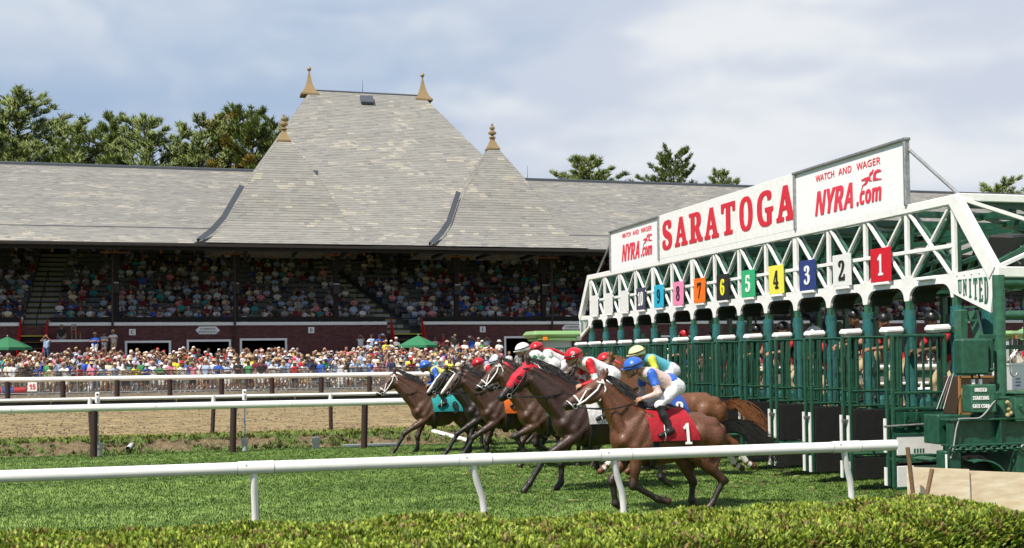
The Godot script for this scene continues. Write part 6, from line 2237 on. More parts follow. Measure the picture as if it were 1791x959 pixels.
func standing(pose: int) -> Dictionary:
	# feet at the origin, facing +z
	var j := {pelvis = Vector3(0, 0.95, 0), chest = Vector3(0, 1.26, 0.02), neck = Vector3(0, 1.47, 0.02), head = Vector3(0, 1.62, 0.04), face = Vector3(0, 0, 1), side = Vector3(-1, 0, 0),
		kneeL = Vector3(-0.10, 0.50, 0.02), ankleL = Vector3(-0.12, 0.09, -0.02), toeL = Vector3(-0.14, 0.04, 0.14),
		kneeR = Vector3(0.10, 0.50, 0.02), ankleR = Vector3(0.12, 0.09, -0.02), toeR = Vector3(0.14, 0.04, 0.14),
		elbowL = Vector3(-0.25, 1.14, -0.02), handL = Vector3(-0.26, 0.90, 0.05), elbowR = Vector3(0.25, 1.14, -0.02), handR = Vector3(0.26, 0.90, 0.05)}
	if pose == 0 or pose == 5:
		j.pelvis = Vector3(0, 0.94, -0.12); j.chest = Vector3(0, 1.24, 0.0); j.neck = Vector3(0, 1.43, 0.08); j.head = Vector3(0, 1.57, 0.13)
		j.elbowL = Vector3(-0.30, 1.16, 0.20); j.handL = Vector3(-0.06, 1.22, 0.32); j.elbowR = Vector3(0.30, 1.16, 0.20); j.handR = Vector3(0.06, 1.20, 0.33)
	elif pose == 1:
		j.elbowL = Vector3(-0.29, 1.36, 0.16); j.handL = Vector3(-0.09, 1.61, 0.19); j.elbowR = Vector3(0.29, 1.36, 0.16); j.handR = Vector3(0.09, 1.61, 0.19)
	elif pose == 3:
		j.elbowL = Vector3(-0.26, 1.15, 0.06); j.handL = Vector3(0.08, 1.19, 0.20); j.elbowR = Vector3(0.26, 1.15, 0.06); j.handR = Vector3(-0.08, 1.16, 0.19)
	elif pose == 4:
		j.elbowL = Vector3(-0.31, 1.50, 0.12); j.handL = Vector3(-0.12, 1.78, 0.16); j.elbowR = Vector3(0.31, 1.50, 0.12); j.handR = Vector3(0.12, 1.78, 0.16)
	return j

func seated() -> Dictionary:
	return {pelvis = Vector3(0, 0.52, 0), chest = Vector3(0, 0.82, 0.03), neck = Vector3(0, 1.02, 0.04), head = Vector3(0, 1.17, 0.07), face = Vector3(0, 0, 1), side = Vector3(-1, 0, 0),
		kneeL = Vector3(-0.14, 0.52, 0.42), ankleL = Vector3(-0.14, 0.10, 0.42), toeL = Vector3(-0.15, 0.05, 0.56),
		kneeR = Vector3(0.14, 0.52, 0.42), ankleR = Vector3(0.14, 0.10, 0.42), toeR = Vector3(0.15, 0.05, 0.56),
		elbowL = Vector3(-0.28, 0.72, 0.08), handL = Vector3(-0.1, 0.66, 0.3), elbowR = Vector3(0.28, 0.72, 0.08), handR = Vector3(0.1, 0.66, 0.3)}

func make_crowd_shapes() -> void:
	for p in POSES.size():
		var m := flesh(human_bones(standing(p), 1.0, p >= 5), 0.036, 0.016)
		var d := {}
		d.skin_shorts = skin_mesh([m.skin, m.lower_arm, m.forearm, m.calf])
		d.skin_short = skin_mesh([m.skin, m.lower_arm, m.forearm])
		d.skin = skin_mesh([m.skin])
		d.shirt_short = skin_mesh([m.shirt, m.upper_sleeve])
		d.shirt = skin_mesh([m.shirt, m.upper_sleeve, m.lower_arm, m.forearm])
		d.shorts = skin_mesh([m.trousers, m.lower_thigh])
		d.trousers = skin_mesh([m.trousers, m.lower_thigh, m.calf])
		d.shoe = skin_mesh([m.shoe])
		crowd_parts[p] = d
	# hair and hats are made round a head at the origin
	var b := B.new()
	b.ball(Vector3(0, 0.05, -0.018), Vector3(0.108, 0.105, 0.116), 10, 7)
	crowd_parts.short_hair = b.mesh()
	b = B.new()
	b.ball(Vector3(0, 0.04, -0.025), Vector3(0.108, 0.105, 0.108), 10, 7)
	b.ball(Vector3(0, -0.10, -0.06), Vector3(0.11, 0.17, 0.065), 10, 7)
	crowd_parts.long_hair = b.mesh()
	b = B.new()
	b.ball(Vector3(0, 0.065, -0.005), Vector3(0.108, 0.092, 0.116), 10, 6)
	b.box(Vector3(0, 0.06, 0.15), Vector3(0.15, 0.014, 0.11), Basis(Vector3.RIGHT, 0.15))
	crowd_parts.baseball_cap = b.mesh()
	b = B.new()
	b.lathe(PackedVector2Array([Vector2(0.20, 0.035), Vector2(0.21, 0.045), Vector2(0.115, 0.07), Vector2(0.11, 0.14), Vector2(0.08, 0.165), Vector2(0.0, 0.16)]), Vector3.ZERO, 14)
	crowd_parts.straw_hat = b.mesh()
	b = B.new()
	b.box(Vector3(0, 0.02, 0.12), Vector3(0.15, 0.042, 0.03), Basis.IDENTITY, 0.012)
	crowd_parts.sunglasses = b.mesh()
	b = B.new()
	b.box(Vector3(0, 0.155, 0.13), Vector3(0.14, 0.085, 0.05), Basis.IDENTITY, 0.01)
	b.rod(Vector3(0, 0.155, 0.15), Vector3(0, 0.155, 0.19), 0.035, -1.0, 8)
	crowd_parts.camera = b.mesh()

const SHIRTS := {"white": Color(0.70, 0.70, 0.71), "pale blue": Color(0.34, 0.45, 0.64), "navy": Color(0.02, 0.03, 0.09), "red": Color(0.52, 0.02, 0.03), "pink": Color(0.72, 0.25, 0.32), "black": Color(0.015, 0.015, 0.016), "grey": Color(0.30, 0.31, 0.33), "royal blue": Color(0.02, 0.09, 0.45), "green": Color(0.05, 0.26, 0.09), "cream": Color(0.70, 0.62, 0.46), "yellow": Color(0.72, 0.66, 0.06), "orange": Color(0.72, 0.25, 0.05), "teal": Color(0.02, 0.28, 0.30), "maroon": Color(0.16, 0.012, 0.03), "lavender": Color(0.48, 0.42, 0.65)}
const BOTTOMS := {"khaki": Color(0.42, 0.33, 0.20), "denim": Color(0.05, 0.09, 0.19), "white": Color(0.75, 0.75, 0.74), "black": Color(0.015, 0.015, 0.016), "grey": Color(0.20, 0.20, 0.21), "tan": Color(0.50, 0.40, 0.27), "olive": Color(0.13, 0.14, 0.06)}
const HAIRS := {"dark": Color(0.02, 0.014, 0.01), "brown": Color(0.08, 0.045, 0.025), "blond": Color(0.50, 0.36, 0.15), "grey": Color(0.42, 0.41, 0.40), "auburn": Color(0.16, 0.05, 0.02)}
const SKINS := [Color(0.33, 0.175, 0.115), Color(0.29, 0.15, 0.095), Color(0.38, 0.22, 0.15), Color(0.14, 0.07, 0.04), Color(0.24, 0.12, 0.07)]
const HATS := {"white": Color(0.80, 0.80, 0.79), "navy": Color(0.02, 0.03, 0.08), "red": Color(0.5, 0.02, 0.03), "tan": Color(0.55, 0.42, 0.25), "black": Color(0.015, 0.015, 0.016)}

func cloth(table: Dictionary, name_: String, kind: String) -> StandardMaterial3D:
	var c: Color = table[name_]
	return mat("%s_%s" % [kind, name_], c.r, c.g, c.b, 0.85)

func spectator(at: Vector3, size: float, turn: float, d: Dictionary, where: String, taken: Dictionary, group: String) -> Node3D:
	var pose: int = d.pose
	var c: Dictionary = crowd_parts[pose]
	var who: String = "woman" if pose >= 5 else "child" if size < 0.8 else "man"
	var head_word: String = ("%s %s" % [d.hat_colour, d.hat.replace("_", " ")]) if d.hat != "" else "%s hair" % d.hair
	var label := "%s, %s %s, %s %s, %s, %s" % [who, d.shirt, "shirt" if d.long else "top", d.bottom, "trousers" if d.trousers else "shorts", head_word, where]
	if taken.has(label): label = "%s, %s" % [label, POSE_WORDS[pose]]
	taken[label] = true
	var o := thing("person", label, "person", at, turn, group)
	o.scale = Vector3.ONE * size
	var sk: Color = SKINS[d.skin]
	obj("body", c["skin" if d.long else "skin_short" if d.trousers else "skin_shorts"] if not (d.long and not d.trousers) else c["skin_shorts"], mat("people_skin_%d" % d.skin, sk.r, sk.g, sk.b, 0.55), o)
	var sm := cloth(SHIRTS, d.shirt, "shirt")
	obj("shirt", c["shirt" if d.long else "shirt_short"], sm, o)
	obj("trousers" if d.trousers else "shorts", c["trousers" if d.trousers else "shorts"], cloth(BOTTOMS, d.bottom, "bottom"), o)
	obj("shoe", c.shoe, mat("shoe_%s" % d.shoe, 0.7 if d.shoe == "white" else 0.03, 0.7 if d.shoe == "white" else 0.025, 0.7 if d.shoe == "white" else 0.02, 0.7), o)
	var hd: Vector3 = standing(pose).head
	if d.hat != "":
		obj(d.hat, crowd_parts[d.hat], cloth(HATS, d.hat_colour, "hat"), o).position = hd
	if d.hat == "" or pose >= 5:
		obj("hair", crowd_parts["long_hair" if pose >= 5 else "short_hair"], cloth(HAIRS, d.hair, "hair"), o).position = hd
	if d.shades: obj("sunglasses", crowd_parts.sunglasses, M.black, o).position = hd
	if pose == 4: obj("camera", crowd_parts.camera, M.black, o).position = hd
	return o

func pick(r: RandomNumberGenerator, list: Array) -> Variant:
	return list[r.randi() % list.size()]

func draw_person(r: RandomNumberGenerator, row: int) -> Dictionary:
	var poses := [0, 0, 5, 5, 3, 1, 6] if row == 0 else [1, 2, 3, 6, 6, 4, 1, 2, 6]
	var d := {pose = pick(r, poses)}
	var woman: bool = d.pose >= 5
	d.shirt = pick(r, ["white", "white", "white", "white", "pale blue", "pale blue", "pale blue", "navy", "red", "pink", "black", "black", "grey", "grey", "royal blue", "green", "cream", "cream", "white", "yellow", "teal", "maroon", "lavender", "white"])
	d.bottom = pick(r, BOTTOMS.keys())
	d.long = r.randf() < 0.2 and not woman
	d.trousers = r.randf() < 0.35
	d.hat = pick(r, ["", "", "", "straw_hat"]) if woman else pick(r, ["", "", "baseball_cap", "baseball_cap", "straw_hat"])
	d.hat_colour = "tan" if d.hat == "straw_hat" and r.randf() < 0.5 else pick(r, ["white", "white", "navy", "red", "tan", "black"])
	d.hair = pick(r, ["dark", "brown", "brown", "blond", "grey", "auburn"])
	d.skin = pick(r, [0, 0, 1, 2, 2, 4, 3, 1])
	d.shades = r.randf() < 0.45
	d.shoe = pick(r, ["white", "dark"])
	return d

func make_crowd() -> void:
	make_crowd_shapes()
	var r := RandomNumberGenerator.new()
	r.seed = 99
	var taken := {}
	var rows := ["front row", "second row", "third row", "fourth row", "fifth row", "sixth row", "seventh row", "eighth row"]
	# what stands behind or before each stretch of the fence, to say where a person is
	var marks := [[-9.2, "left edge"], [-6.6, "behind marker 15"], [-4.4, "first drainpipe"], [-1.6, "section C opening"], [2.2, "second opening"], [5.9, "third opening"], [8.6, "section D sign"], [11.2, "low steel gate"], [13.4, "left of umbrella"], [15.6, "right of umbrella"], [99.0, "behind racehorses"]]
	var n := 0
	for row in 8:
		var x := -11.2 + r.randf() * 0.4
		while x < 17.6 and n < 248:
			var where := ""
			for mk in marks:
				if x < mk[0]:
					where = "%s %s" % [rows[row], mk[1]]
					break
			var z := -64.42 - row * 0.85 + r.randf_range(-0.14, 0.1) - (0.0 if row else 0.0)
			var size := r.randf_range(0.93, 1.05) * (1.0 if r.randf() > 0.07 or row > 1 else 0.68)
			spectator(Vector3(x, land(z) + (0.02 if row else 0.0), z), size, r.randf_range(-0.35, 0.35) - 0.2, draw_person(r, row), where, taken, "spectators along the fence")
			n += 1
			x += r.randf_range(0.46, 0.78) if row < 1 else r.randf_range(0.6, 1.35)
	# people on the landings and steps above the crowd
	var high := [
		[-8.6, 2.95, -78.9, "black", "grey", 2, "", "grey", "on low wall by left steps"], [-9.35, 2.25, -77.5, "pale blue", "navy_", 1, "", "brown", "hands raised, beside left wooden steps"],
		[-6.5, 2.4, -78.0, "royal blue", "white", 3, "baseball_cap", "tan", "terrace, leftmost by first drainpipe"], [-5.95, 2.45, -78.1, "grey", "grey", 3, "baseball_cap", "black", "terrace, middle of three"], [-5.4, 2.6, -78.2, "white", "khaki", 0, "baseball_cap", "tan", "terrace, at first drainpipe"],
		[11.35, 2.2, -78.0, "pale blue", "denim", 2, "", "dark", "landing left of red railing"], [11.9, 2.2, -77.8, "royal blue", "black", 0, "baseball_cap", "navy", "landing, near red steps"], [11.5, 1.6, -76.8, "orange", "white", 6, "baseball_cap", "white", "below left landing"],
		[12.2, 1.75, -77.0, "yellow", "tan", 2, "baseball_cap", "tan", "below landing near red steps"], [12.95, 1.95, -77.3, "grey", "khaki", 3, "baseball_cap", "white", "just left of red steps"],
		[16.4, 2.2, -78.2, "maroon", "black", 6, "", "brown", "right landing by red steps"], [17.2, 2.15, -78.0, "black", "white", 2, "baseball_cap", "tan", "right of red steps"], [18.5, 2.0, -78.3, "royal blue", "denim", 1, "baseball_cap", "red", "near section E sign"], [18.9, 1.9, -78.0, "white", "grey", 2, "", "grey", "under section E sign"], [19.4, 1.9, -78.4, "white", "khaki", 3, "", "dark", "rightmost on terrace"]]
	var spare := ["white", "pale blue", "grey", "navy", "red", "white", "cream", "black", "royal blue", "white", "pink", "green", "pale blue", "white"]
	for i in spare.size():
		var left := i < 6
		var hx := (10.7 + 0.38 * i) if left else (15.9 + 0.62 * (i - 6))
		high.append([hx, (1.75 if i % 2 else 2.2) if left else (1.7 if i % 2 else 2.0), (-77.3 if i % 2 else -78.6) if left else (-77.4 if i % 2 else -78.5), spare[i], ["khaki", "denim", "grey"][i % 3], [1, 3, 2, 6][i % 4], ["", "baseball_cap", "straw_hat"][(i * 2) % 3], ["white", "brown", "tan", "dark", "grey"][i % 5], ("left terrace by red steps" if left else "right terrace under section E sign")])
	for q in high:
		var d := {pose = q[5], shirt = q[3], bottom = "denim" if q[4] == "navy_" else q[4], long = false, trousers = true, hat = q[6], hat_colour = q[7] if q[7] in HATS else "white", hair = q[7] if q[7] in HAIRS else "brown", skin = 1, shades = true, shoe = "dark"}
		spectator(Vector3(q[0], q[1], q[2]), 1.0, -0.15, d, q[8], taken, "people on the terrace")
	var tb := B.new()
	tb.box(Vector3(-7.6, 1.4, -79.35), Vector3(4.2, 3.05, 1.2))
	obj("terrace", tb, M.dark_brick, get_node("grandstand"))
	tb = B.new()
	tb.box(Vector3(-6.0, 1.3, -78.0), Vector3(1.7, 2.1, 0.9))
	obj("terrace", tb, M.dark_brick, get_node("grandstand"))
	tb = B.new()
	tb.box(Vector3(17.8, 1.2, -78.3), Vector3(4.4, 1.6, 1.0))
	obj("terrace", tb, M.dark_brick, get_node("grandstand"))
	# the rest of the standing crowd and the seated rows, as one mass each
	far_crowd(r)
	seated_crowd(r)
	gate_crew()

func far_crowd(r: RandomNumberGenerator) -> void:
	var root := thing("standing_crowd", "mass of standing spectators behind the front rows of the apron", "crowd")
	stuff(root)
	for p in [1, 2, 6]:
		var at := []
		var sh := []
		var bt := []
		var sk := []
		var hr := []
		for i in 105:
			var x := r.randf_range(-13.0, 19.5)
			var z := r.randf_range(-71.0, -77.8)
			if i % 5 == 0:
				x = r.randf_range(19.5, 66.0)
				z = r.randf_range(-64.5, -72.0)
			if z < -76.2 and (absf(x + 10.4) < 2.2 or absf(x - 14.1) < 2.6): z += 4.0
			var s := r.randf_range(0.94, 1.06)
			at.append(Transform3D(Basis(Vector3.UP, r.randf_range(-0.5, 0.3)).scaled(Vector3(s, s, s)), Vector3(x, land(z), z)))
			sh.append(SHIRTS[pick(r, ["white", "white", "white", "pale blue", "pale blue", "navy", "red", "pink", "grey", "royal blue", "cream", "yellow", "black"])])
			bt.append(BOTTOMS[pick(r, BOTTOMS.keys())])
			sk.append(SKINS[pick(r, [0, 1, 2, 4, 0, 3])])
			hr.append(pick(r, HAIRS.values() + HATS.values() + [HATS.white, HATS.white]))
		var m := tinted("crowd_tint", 0.85)
		scatter("faces", crowd_parts[p].skin_shorts, m, at, sk, root)
		scatter("shirts", crowd_parts[p].shirt_short, m, at, sh, root)
		scatter("shorts", crowd_parts[p].shorts, m, at, bt, root)
		var hb := B.new()
		hb.ball(standing(p).head + Vector3(0, 0.05, -0.01), Vector3(0.108, 0.10, 0.112), 8, 6)
		scatter("hair", hb.mesh(), m, at, hr, root)

func seated_crowd(r: RandomNumberGenerator) -> void:
	var root := thing("seated_crowd", "mass of seated spectators filling the shaded benches of the grandstand", "crowd")
	stuff(root)
	var bunch := FastNoiseLite.new()
	bunch.seed = 17
	bunch.frequency = 0.28
	var m := flesh(human_bones(seated(), 1.0), 0.06, 0.022)
	var at := []
	var sh := []
	var bt := []
	var sk := []
	var hr := []
	for row in 15:
		var x := -24.0 + r.randf() * 0.5
		while x < 68.0:
			x += r.randf_range(0.52, 0.75)
			var aisle := false
			for k in 4:
				var ac: float = [-10.4 - row * 0.02, 13.6 - row * 0.35, 46.8 - row * 0.3, 80.0][k]
				if absf(x - ac) < 1.15: aisle = true
			if aisle or r.randf() > lerpf(0.95, 0.22, row / 14.0) + bunch.get_noise_2d(x, row * 1.2) * 0.75: continue
			var s := r.randf_range(0.92, 1.06)
			at.append(Transform3D(Basis(Vector3.UP, r.randf_range(-0.5, 0.3)).scaled(Vector3(s, s * (1.25 if r.randf() < 0.04 else 1.0), s)), Vector3(x, 4.25 + row * 0.42 + r.randf_range(-0.06, 0.06), -81.4 - row * 0.85 + r.randf_range(-0.1, 0.15))))
			sh.append(SHIRTS[pick(r, ["white", "white", "pale blue", "pale blue", "navy", "navy", "maroon", "grey", "grey", "royal blue", "cream", "black", "white", "teal", "maroon", "pink", "lavender", "pale blue"])])
			bt.append(BOTTOMS[pick(r, BOTTOMS.keys())])
			sk.append(SKINS[pick(r, [0, 1, 2, 4, 0, 3])])
			hr.append(pick(r, HAIRS.values() + [HATS.white, HATS.tan]))
	var mt := tinted("crowd_tint", 0.85)
	scatter("faces", skin_mesh([m.skin, m.lower_arm, m.forearm]), mt, at, sk, root)
	scatter("shirts", skin_mesh([m.shirt, m.upper_sleeve]), mt, at, sh, root)
	scatter("legs", skin_mesh([m.trousers, m.lower_thigh, m.calf]), mt, at, bt, root)
	var hb := B.new()
	hb.ball(seated().head + Vector3(0, 0.05, -0.02), Vector3(0.108, 0.10, 0.112), 8, 6)
	scatter("hair", hb.mesh(), mt, at, hr, root)

func gate_crew() -> void:
	var j := {pelvis = Vector3(0.28, 0.92, 0), chest = Vector3(0.10, 1.28, 0), neck = Vector3(0.0, 1.46, 0), head = Vector3(-0.08, 1.58, 0), face = Vector3(-1, -0.1, 0).normalized(), side = Vector3(0, 0, 1),
		kneeL = Vector3(0.02, 0.60, 0.16), ankleL = Vector3(0.20, 0.12, 0.14), toeL = Vector3(0.02, 0.05, 0.15), kneeR = Vector3(0.06, 0.58, -0.16), ankleR = Vector3(0.26, 0.12, -0.14), toeR = Vector3(0.08, 0.05, -0.15),
		elbowL = Vector3(-0.17, 1.13, 0.26), handL = Vector3(-0.46, 1.10, 0.18), elbowR = Vector3(-0.14, 1.14, -0.25), handR = Vector3(-0.40, 1.08, -0.14)}
	var m := flesh(human_bones(j, 1.0).filter(func(q): return not (q[4] == "skin" and ((q[0] - j.handL).length() < 0.16 or (q[0] - j.handR).length() < 0.16))), 0.02, 0.014)
	var hands := []
	for s: float in [1.0, -1.0]:
		var wr: Vector3 = j.handL if s > 0 else j.handR
		var d: Vector3 = (wr - (j.elbowL if s > 0 else j.elbowR)).normalized()
		hands.append_array(hand_bones(wr - d * 0.035, d, Vector3(0, -0.9, -0.4 * s).normalized(), Vector3(0, 0.5, -0.85 * s).normalized(), 0.7))
	var hm := flesh(hands, 0.0065, 0.005)
	var skin := skin_mesh([m.skin, hm.skin, m.lower_arm, m.forearm])
	var shirt := skin_mesh([m.shirt, m.upper_sleeve])
	var trousers := skin_mesh([m.trousers, m.lower_thigh, m.calf])
	var shoe := skin_mesh([m.shoe])
	var vb := []
	for q in human_bones(j, 1.0):
		if q[4] == "shirt" and q[0].y > 0.95: vb.append([q[0], q[1], q[2] + 0.014, q[3] + 0.014, "vest", Color.WHITE, 1.0])
	var vest := skin_mesh([flesh(vb, 0.022, 0.014)["vest"]])
	var hb := B.new()
	var prof := PackedVector2Array([Vector2(0.122, -0.05)])
	for i in 8: prof.append(Vector2(0.13 * cos(PI / 2 * i / 7.0) + 0.0001, 0.0 + 0.125 * sin(PI / 2 * i / 7.0)))
	hb.lathe(prof, j.head + Vector3(0.015, 0.055, 0), 16, Basis(Vector3(0, 0, 1), 0.1) * Basis.IDENTITY.scaled(Vector3(1.12, 1, 0.95)))
	hb.box(j.head + Vector3(-0.17, 0.05, 0), Vector3(0.09, 0.012, 0.16), Basis(Vector3(0, 0, 1), 0.25), 0.004)
	var helmet := hb.mesh()
	# x, height of the foot ledge, z, turn, skin, helmet, label
	var crew := [
		[11.50, 1.28, -18.30, 0.15, 0, "black", "gate hand in red shirt and black helmet in stall 2, facing the track"],
		[11.50, 1.19, -17.35, -0.1, 4, "black", "gate hand in red shirt and black helmet in stall 1, head over white pad"],
		[11.55, 1.16, -16.10, 0.1, 3, "black", "gate hand in red shirt leaning forward in the stall nearest the control boxes"],
		[11.60, 1.15, -21.10, 0.0, 0, "black", "gate hand with a shiny black helmet in stall 4"],
		[11.60, 1.13, -22.25, 0.2, 1, "black", "gate hand with a dark helmet in stall 5"],
		[11.60, 1.13, -26.00, 0.0, 0, "red", "gate hand with a red helmet in stall 8"],
		[11.70, 1.02, -20.05, -0.2, 1, "white", "gate hand with white helmet low behind the bars of stall 3"],
		[11.70, 1.02, -24.70, 0.1, 0, "black", "gate hand low behind bars under the orange number 7"],
	]
	for q in crew:
		var o := thing("gate_hand", q[6], "person", Vector3(q[0], q[1], q[2]), q[3], "gate crew in the stalls")
		var sk: Color = SKINS[q[4]]
		obj("body", skin, mat("people_skin_%d" % q[4], sk.r, sk.g, sk.b, 0.55), o)
		var sh := obj("shirt", shirt, cloth(SHIRTS, "red", "shirt"), o)
		obj("vest", vest, mat("vest_black", 0.014, 0.014, 0.018, 0.8), sh)
		obj("trousers", trousers, cloth(BOTTOMS, "khaki", "bottom"), o)
		obj("shoe", shoe, M.black, o)
		var hc: Color = HATS[q[5]]
		obj("helmet", helmet, mat("helmet_%s" % q[5], hc.r, hc.g, hc.b, 0.3), o)
	# the ledges they stand on
	var gate: Node3D = get_node("starting_gate")
	for k in 9:
		var b := B.new()
		b.box(Vector3(GX + 1.2, 1.05, cusp(k) - 0.2), Vector3(1.8, 0.05, 0.24))
		var o := obj("foot_ledge", b, M.gate_green, gate)
		o.position = -gate.position

# ================================================================ things about the track
func umbrella(at: Vector3, label: String, c: Color) -> void:
	var u := thing("umbrella", label, "umbrella", at, 0.2, "")
	var b := B.new()
	b.rod(Vector3(0, 0, 0), Vector3(0, 2.75, 0), 0.03, -1.0, 8)
	obj("pole", b, M.galvanised, u)
	b = B.new()
	var k := 8
	for i in k:
		var a0 := TAU * i / k
		var a1 := TAU * (i + 1) / k
		var e0 := Vector3(cos(a0) * 1.42, 2.15, sin(a0) * 1.42)
		var e1 := Vector3(cos(a1) * 1.42, 2.15, sin(a1) * 1.42)
		var m0 := Vector3(cos(a0) * 0.7, 2.52, sin(a0) * 0.7)
		var m1 := Vector3(cos(a1) * 0.7, 2.52, sin(a1) * 0.7)
		b.quad(e0, e1, m1, m0, Vector3(cos(a0), 1.5, sin(a0)))
		b.flat(m0, m1, Vector3(0, 2.82, 0), Vector3(cos(a0), 2, sin(a0)))
		b.quad(e0, e1, e1 - Vector3(0, 0.17, 0), e0 - Vector3(0, 0.17, 0), e0)
	obj("canopy", b, mat("umbrella_%s" % c.to_html(), c.r, c.g, c.b, 0.8), u)
	b = B.new()
	b.ball(Vector3(0, 2.86, 0), Vector3(0.05, 0.07, 0.05), 8, 5)
	obj("finial", b, M.galvanised, u)

func make_field_things() -> void:
	umbrella(Vector3(14.35, 0.98, -76.6), "dark green umbrella in front of the red railed steps", Color(0.03, 0.19, 0.09))
	umbrella(Vector3(-11.5, 1.05, -76.6), "green umbrella at the left edge beside the wooden steps", Color(0.03, 0.17, 0.08))
	umbrella(Vector3(57.5, 1.1, -70.0), "pale green umbrella at the right edge behind the gate's end post", Color(0.16, 0.36, 0.13))
	# wooden chair on the ledge
	var ch := thing("chair", "wooden chair with red seat standing on the low white ledge", "chair", Vector3(-7.7, 3.70, -78.6), 2.4)
	var b := B.new()
	b.box(Vector3(0, 0.45, 0), Vector3(0.42, 0.05, 0.42))
	obj("seat", b, mat("seat_red", 0.35, 0.02, 0.02, 0.6), ch)
	for x: float in [-0.18, 0.18]:
		for z: float in [-0.18, 0.18]:
			b = B.new()
			b.box(Vector3(x, 0.22, z), Vector3(0.04, 0.44, 0.04))
			obj("leg", b, M.wood, ch)
	b = B.new()
	for x: float in [-0.18, 0.18]: b.box(Vector3(x, 0.72, -0.19), Vector3(0.04, 0.55, 0.04))
	for y: float in [0.65, 0.82, 0.96]: b.box(Vector3(0, y, -0.19), Vector3(0.36, 0.06, 0.02))
	obj("backrest", b, M.wood, ch)
	# mile marker on a far rail post
	var mk := thing("distance_marker", "small white marker numbered 15 on a brown rail post", "sign", Vector3(-8.12, 1.02, -61.82))
	b = B.new()
	b.box(Vector3(0, 0, 0), Vector3(0.44, 0.46, 0.05), Basis.IDENTITY, 0.01)
	obj("plate", b, M.white_paint, mk)
	fit_text("numeral", "15", 0.28, 0.26, M.sign_red, Vector3(0, 0, 0.03), Basis.IDENTITY, mk, "Droid Sans", 800)
	# rolled red and blue awning bag inside the fence
	var bg := thing("equipment_bag", "red and blue padded roll lying inside the fence at the left edge", "bag", Vector3(-9.6, 0.74, -64.35))
	b = B.new()
	b.rod(Vector3(-0.9, 0, 0), Vector3(-0.3, 0.02, 0), 0.2, 0.22, 10)
	b.rod(Vector3(0.25, 0.02, 0), Vector3(0.85, 0.06, 0), 0.22, 0.19, 10)
	obj("red_roll", b, M.red_paint, bg)
	b = B.new()
	b.rod(Vector3(-0.3, 0.02, 0), Vector3(0.25, 0.02, 0), 0.235, -1.0, 10)
	obj("blue_band", b, mat("bag_blue", 0.02, 0.11, 0.42, 0.6), bg)
	# low steel gate frame against the verge
	var gf := thing("low_gate", "low galvanised gate frame with a diagonal brace standing before the crowd fence", "gate", Vector3(6.5, 0.42, -63.2))
	b = B.new()
	for y: float in [0.05, 0.62]: b.rod(Vector3(-0.8, y, 0), Vector3(0.82, y, 0), 0.022, -1.0, 6)
	for x: float in [-0.8, 0.82]: b.rod(Vector3(x, 0, 0), Vector3(x, 0.64, 0), 0.024, -1.0, 6)
	obj("frame", b, M.galvanised, gf)
	b = B.new()
	b.rod(Vector3(-0.8, 0.6, 0), Vector3(0.82, 0.08, 0), 0.018, -1.0, 6)
	obj("brace", b, M.galvanised, gf)
	# timing posts standing in conduit stubs behind the outer turf rail
	for q in [[-2.33, 0.13, "white sensor box on a grey pole in a thick plastic sleeve"], [1.05, 0.08, "white sensor box on a thinner pole in a narrow plastic sleeve, near the middle post"]]:
		var t := thing("sensor_post", q[2], "post", Vector3(q[0], 0, -28.62), 0.0, "sensor posts by the turf rail")
		b = B.new()
		b.rod(Vector3(0, 0.28, 0), Vector3(0, 1.18, 0), 0.024 if q[1] > 0.1 else 0.018, -1.0, 8)
		obj("pole", b, mat("pole_grey", 0.22, 0.25, 0.28, 0.5, 0.4), t)
		b = B.new()
		b.box(Vector3(0, 1.38, 0), Vector3(0.105, 0.27, 0.1), Basis.IDENTITY, 0.02)
		b.box(Vector3(0, 1.19, 0), Vector3(0.07, 0.1, 0.07), Basis.IDENTITY, 0.01)
		var bxs := obj("sensor_box", b, M.white_paint, t)
		b = B.new()
		b.rod(Vector3(0.0, 1.46, 0.05), Vector3(0.0, 1.46, 0.06), 0.022, -1.0, 8)
		b.box(Vector3(0.01, 1.33, 0.052), Vector3(0.02, 0.1, 0.01))
		obj("lens", b, M.black, bxs)
		b = B.new()
		b.lathe(PackedVector2Array([Vector2(q[1] * 0.85, -0.05), Vector2(q[1] * 0.85, 0.2), Vector2(q[1], 0.2), Vector2(q[1], 0.32), Vector2(0.0, 0.33)]), Vector3.ZERO, 14)
		obj("sleeve", b, mat("plastic_grey", 0.38, 0.39, 0.39, 0.6), t)
		b = B.new()
		b.box(Vector3(0, 0.75, 0.02), Vector3(0.05, 0.04, 0.02))
		obj("tape_band", b, mat("tape_%d" % int(q[1] * 100), 0.02 if q[1] < 0.1 else 0.6, 0.15 if q[1] < 0.1 else 0.5, 0.5 if q[1] < 0.1 else 0.4, 0.6), t)
	var stub := thing("conduit_stub", "short capped grey plastic pipe stub beside the bank", "pipe", Vector3(2.78, 0, -28.7))
	b = B.new()
	b.lathe(PackedVector2Array([Vector2(0.085, -0.05), Vector2(0.085, 0.15), Vector2(0.1, 0.15), Vector2(0.1, 0.28), Vector2(0.06, 0.31), Vector2(0, 0.31)]), Vector3.ZERO, 14)
	obj("pipe", b, M.plastic_grey, stub)
	var dp := thing("drain_pipe", "white plastic drain pipe sticking out of the earth bank", "pipe", Vector3(-1.68, 0.13, -29.3))
	b = B.new()
	b.tube(PackedVector3Array([Vector3(0.05, 0.04, -0.5), Vector3(0, 0, 0.25)]), PackedFloat32Array([0.055, 0.055]), 12, false)
	obj("pipe", b, M.white_paint, dp)
	b = B.new()
	b.rod(Vector3(0.04, 0.03, -0.3), Vector3(0, 0, 0.2), 0.045, -1.0, 10)
	obj("bore", b, M.black, dp)
	var fh := thing("drain_strip", "white perforated drain strip lying along the edge of the grass", "pipe", Vector3(4.2, 0.03, -28.75))
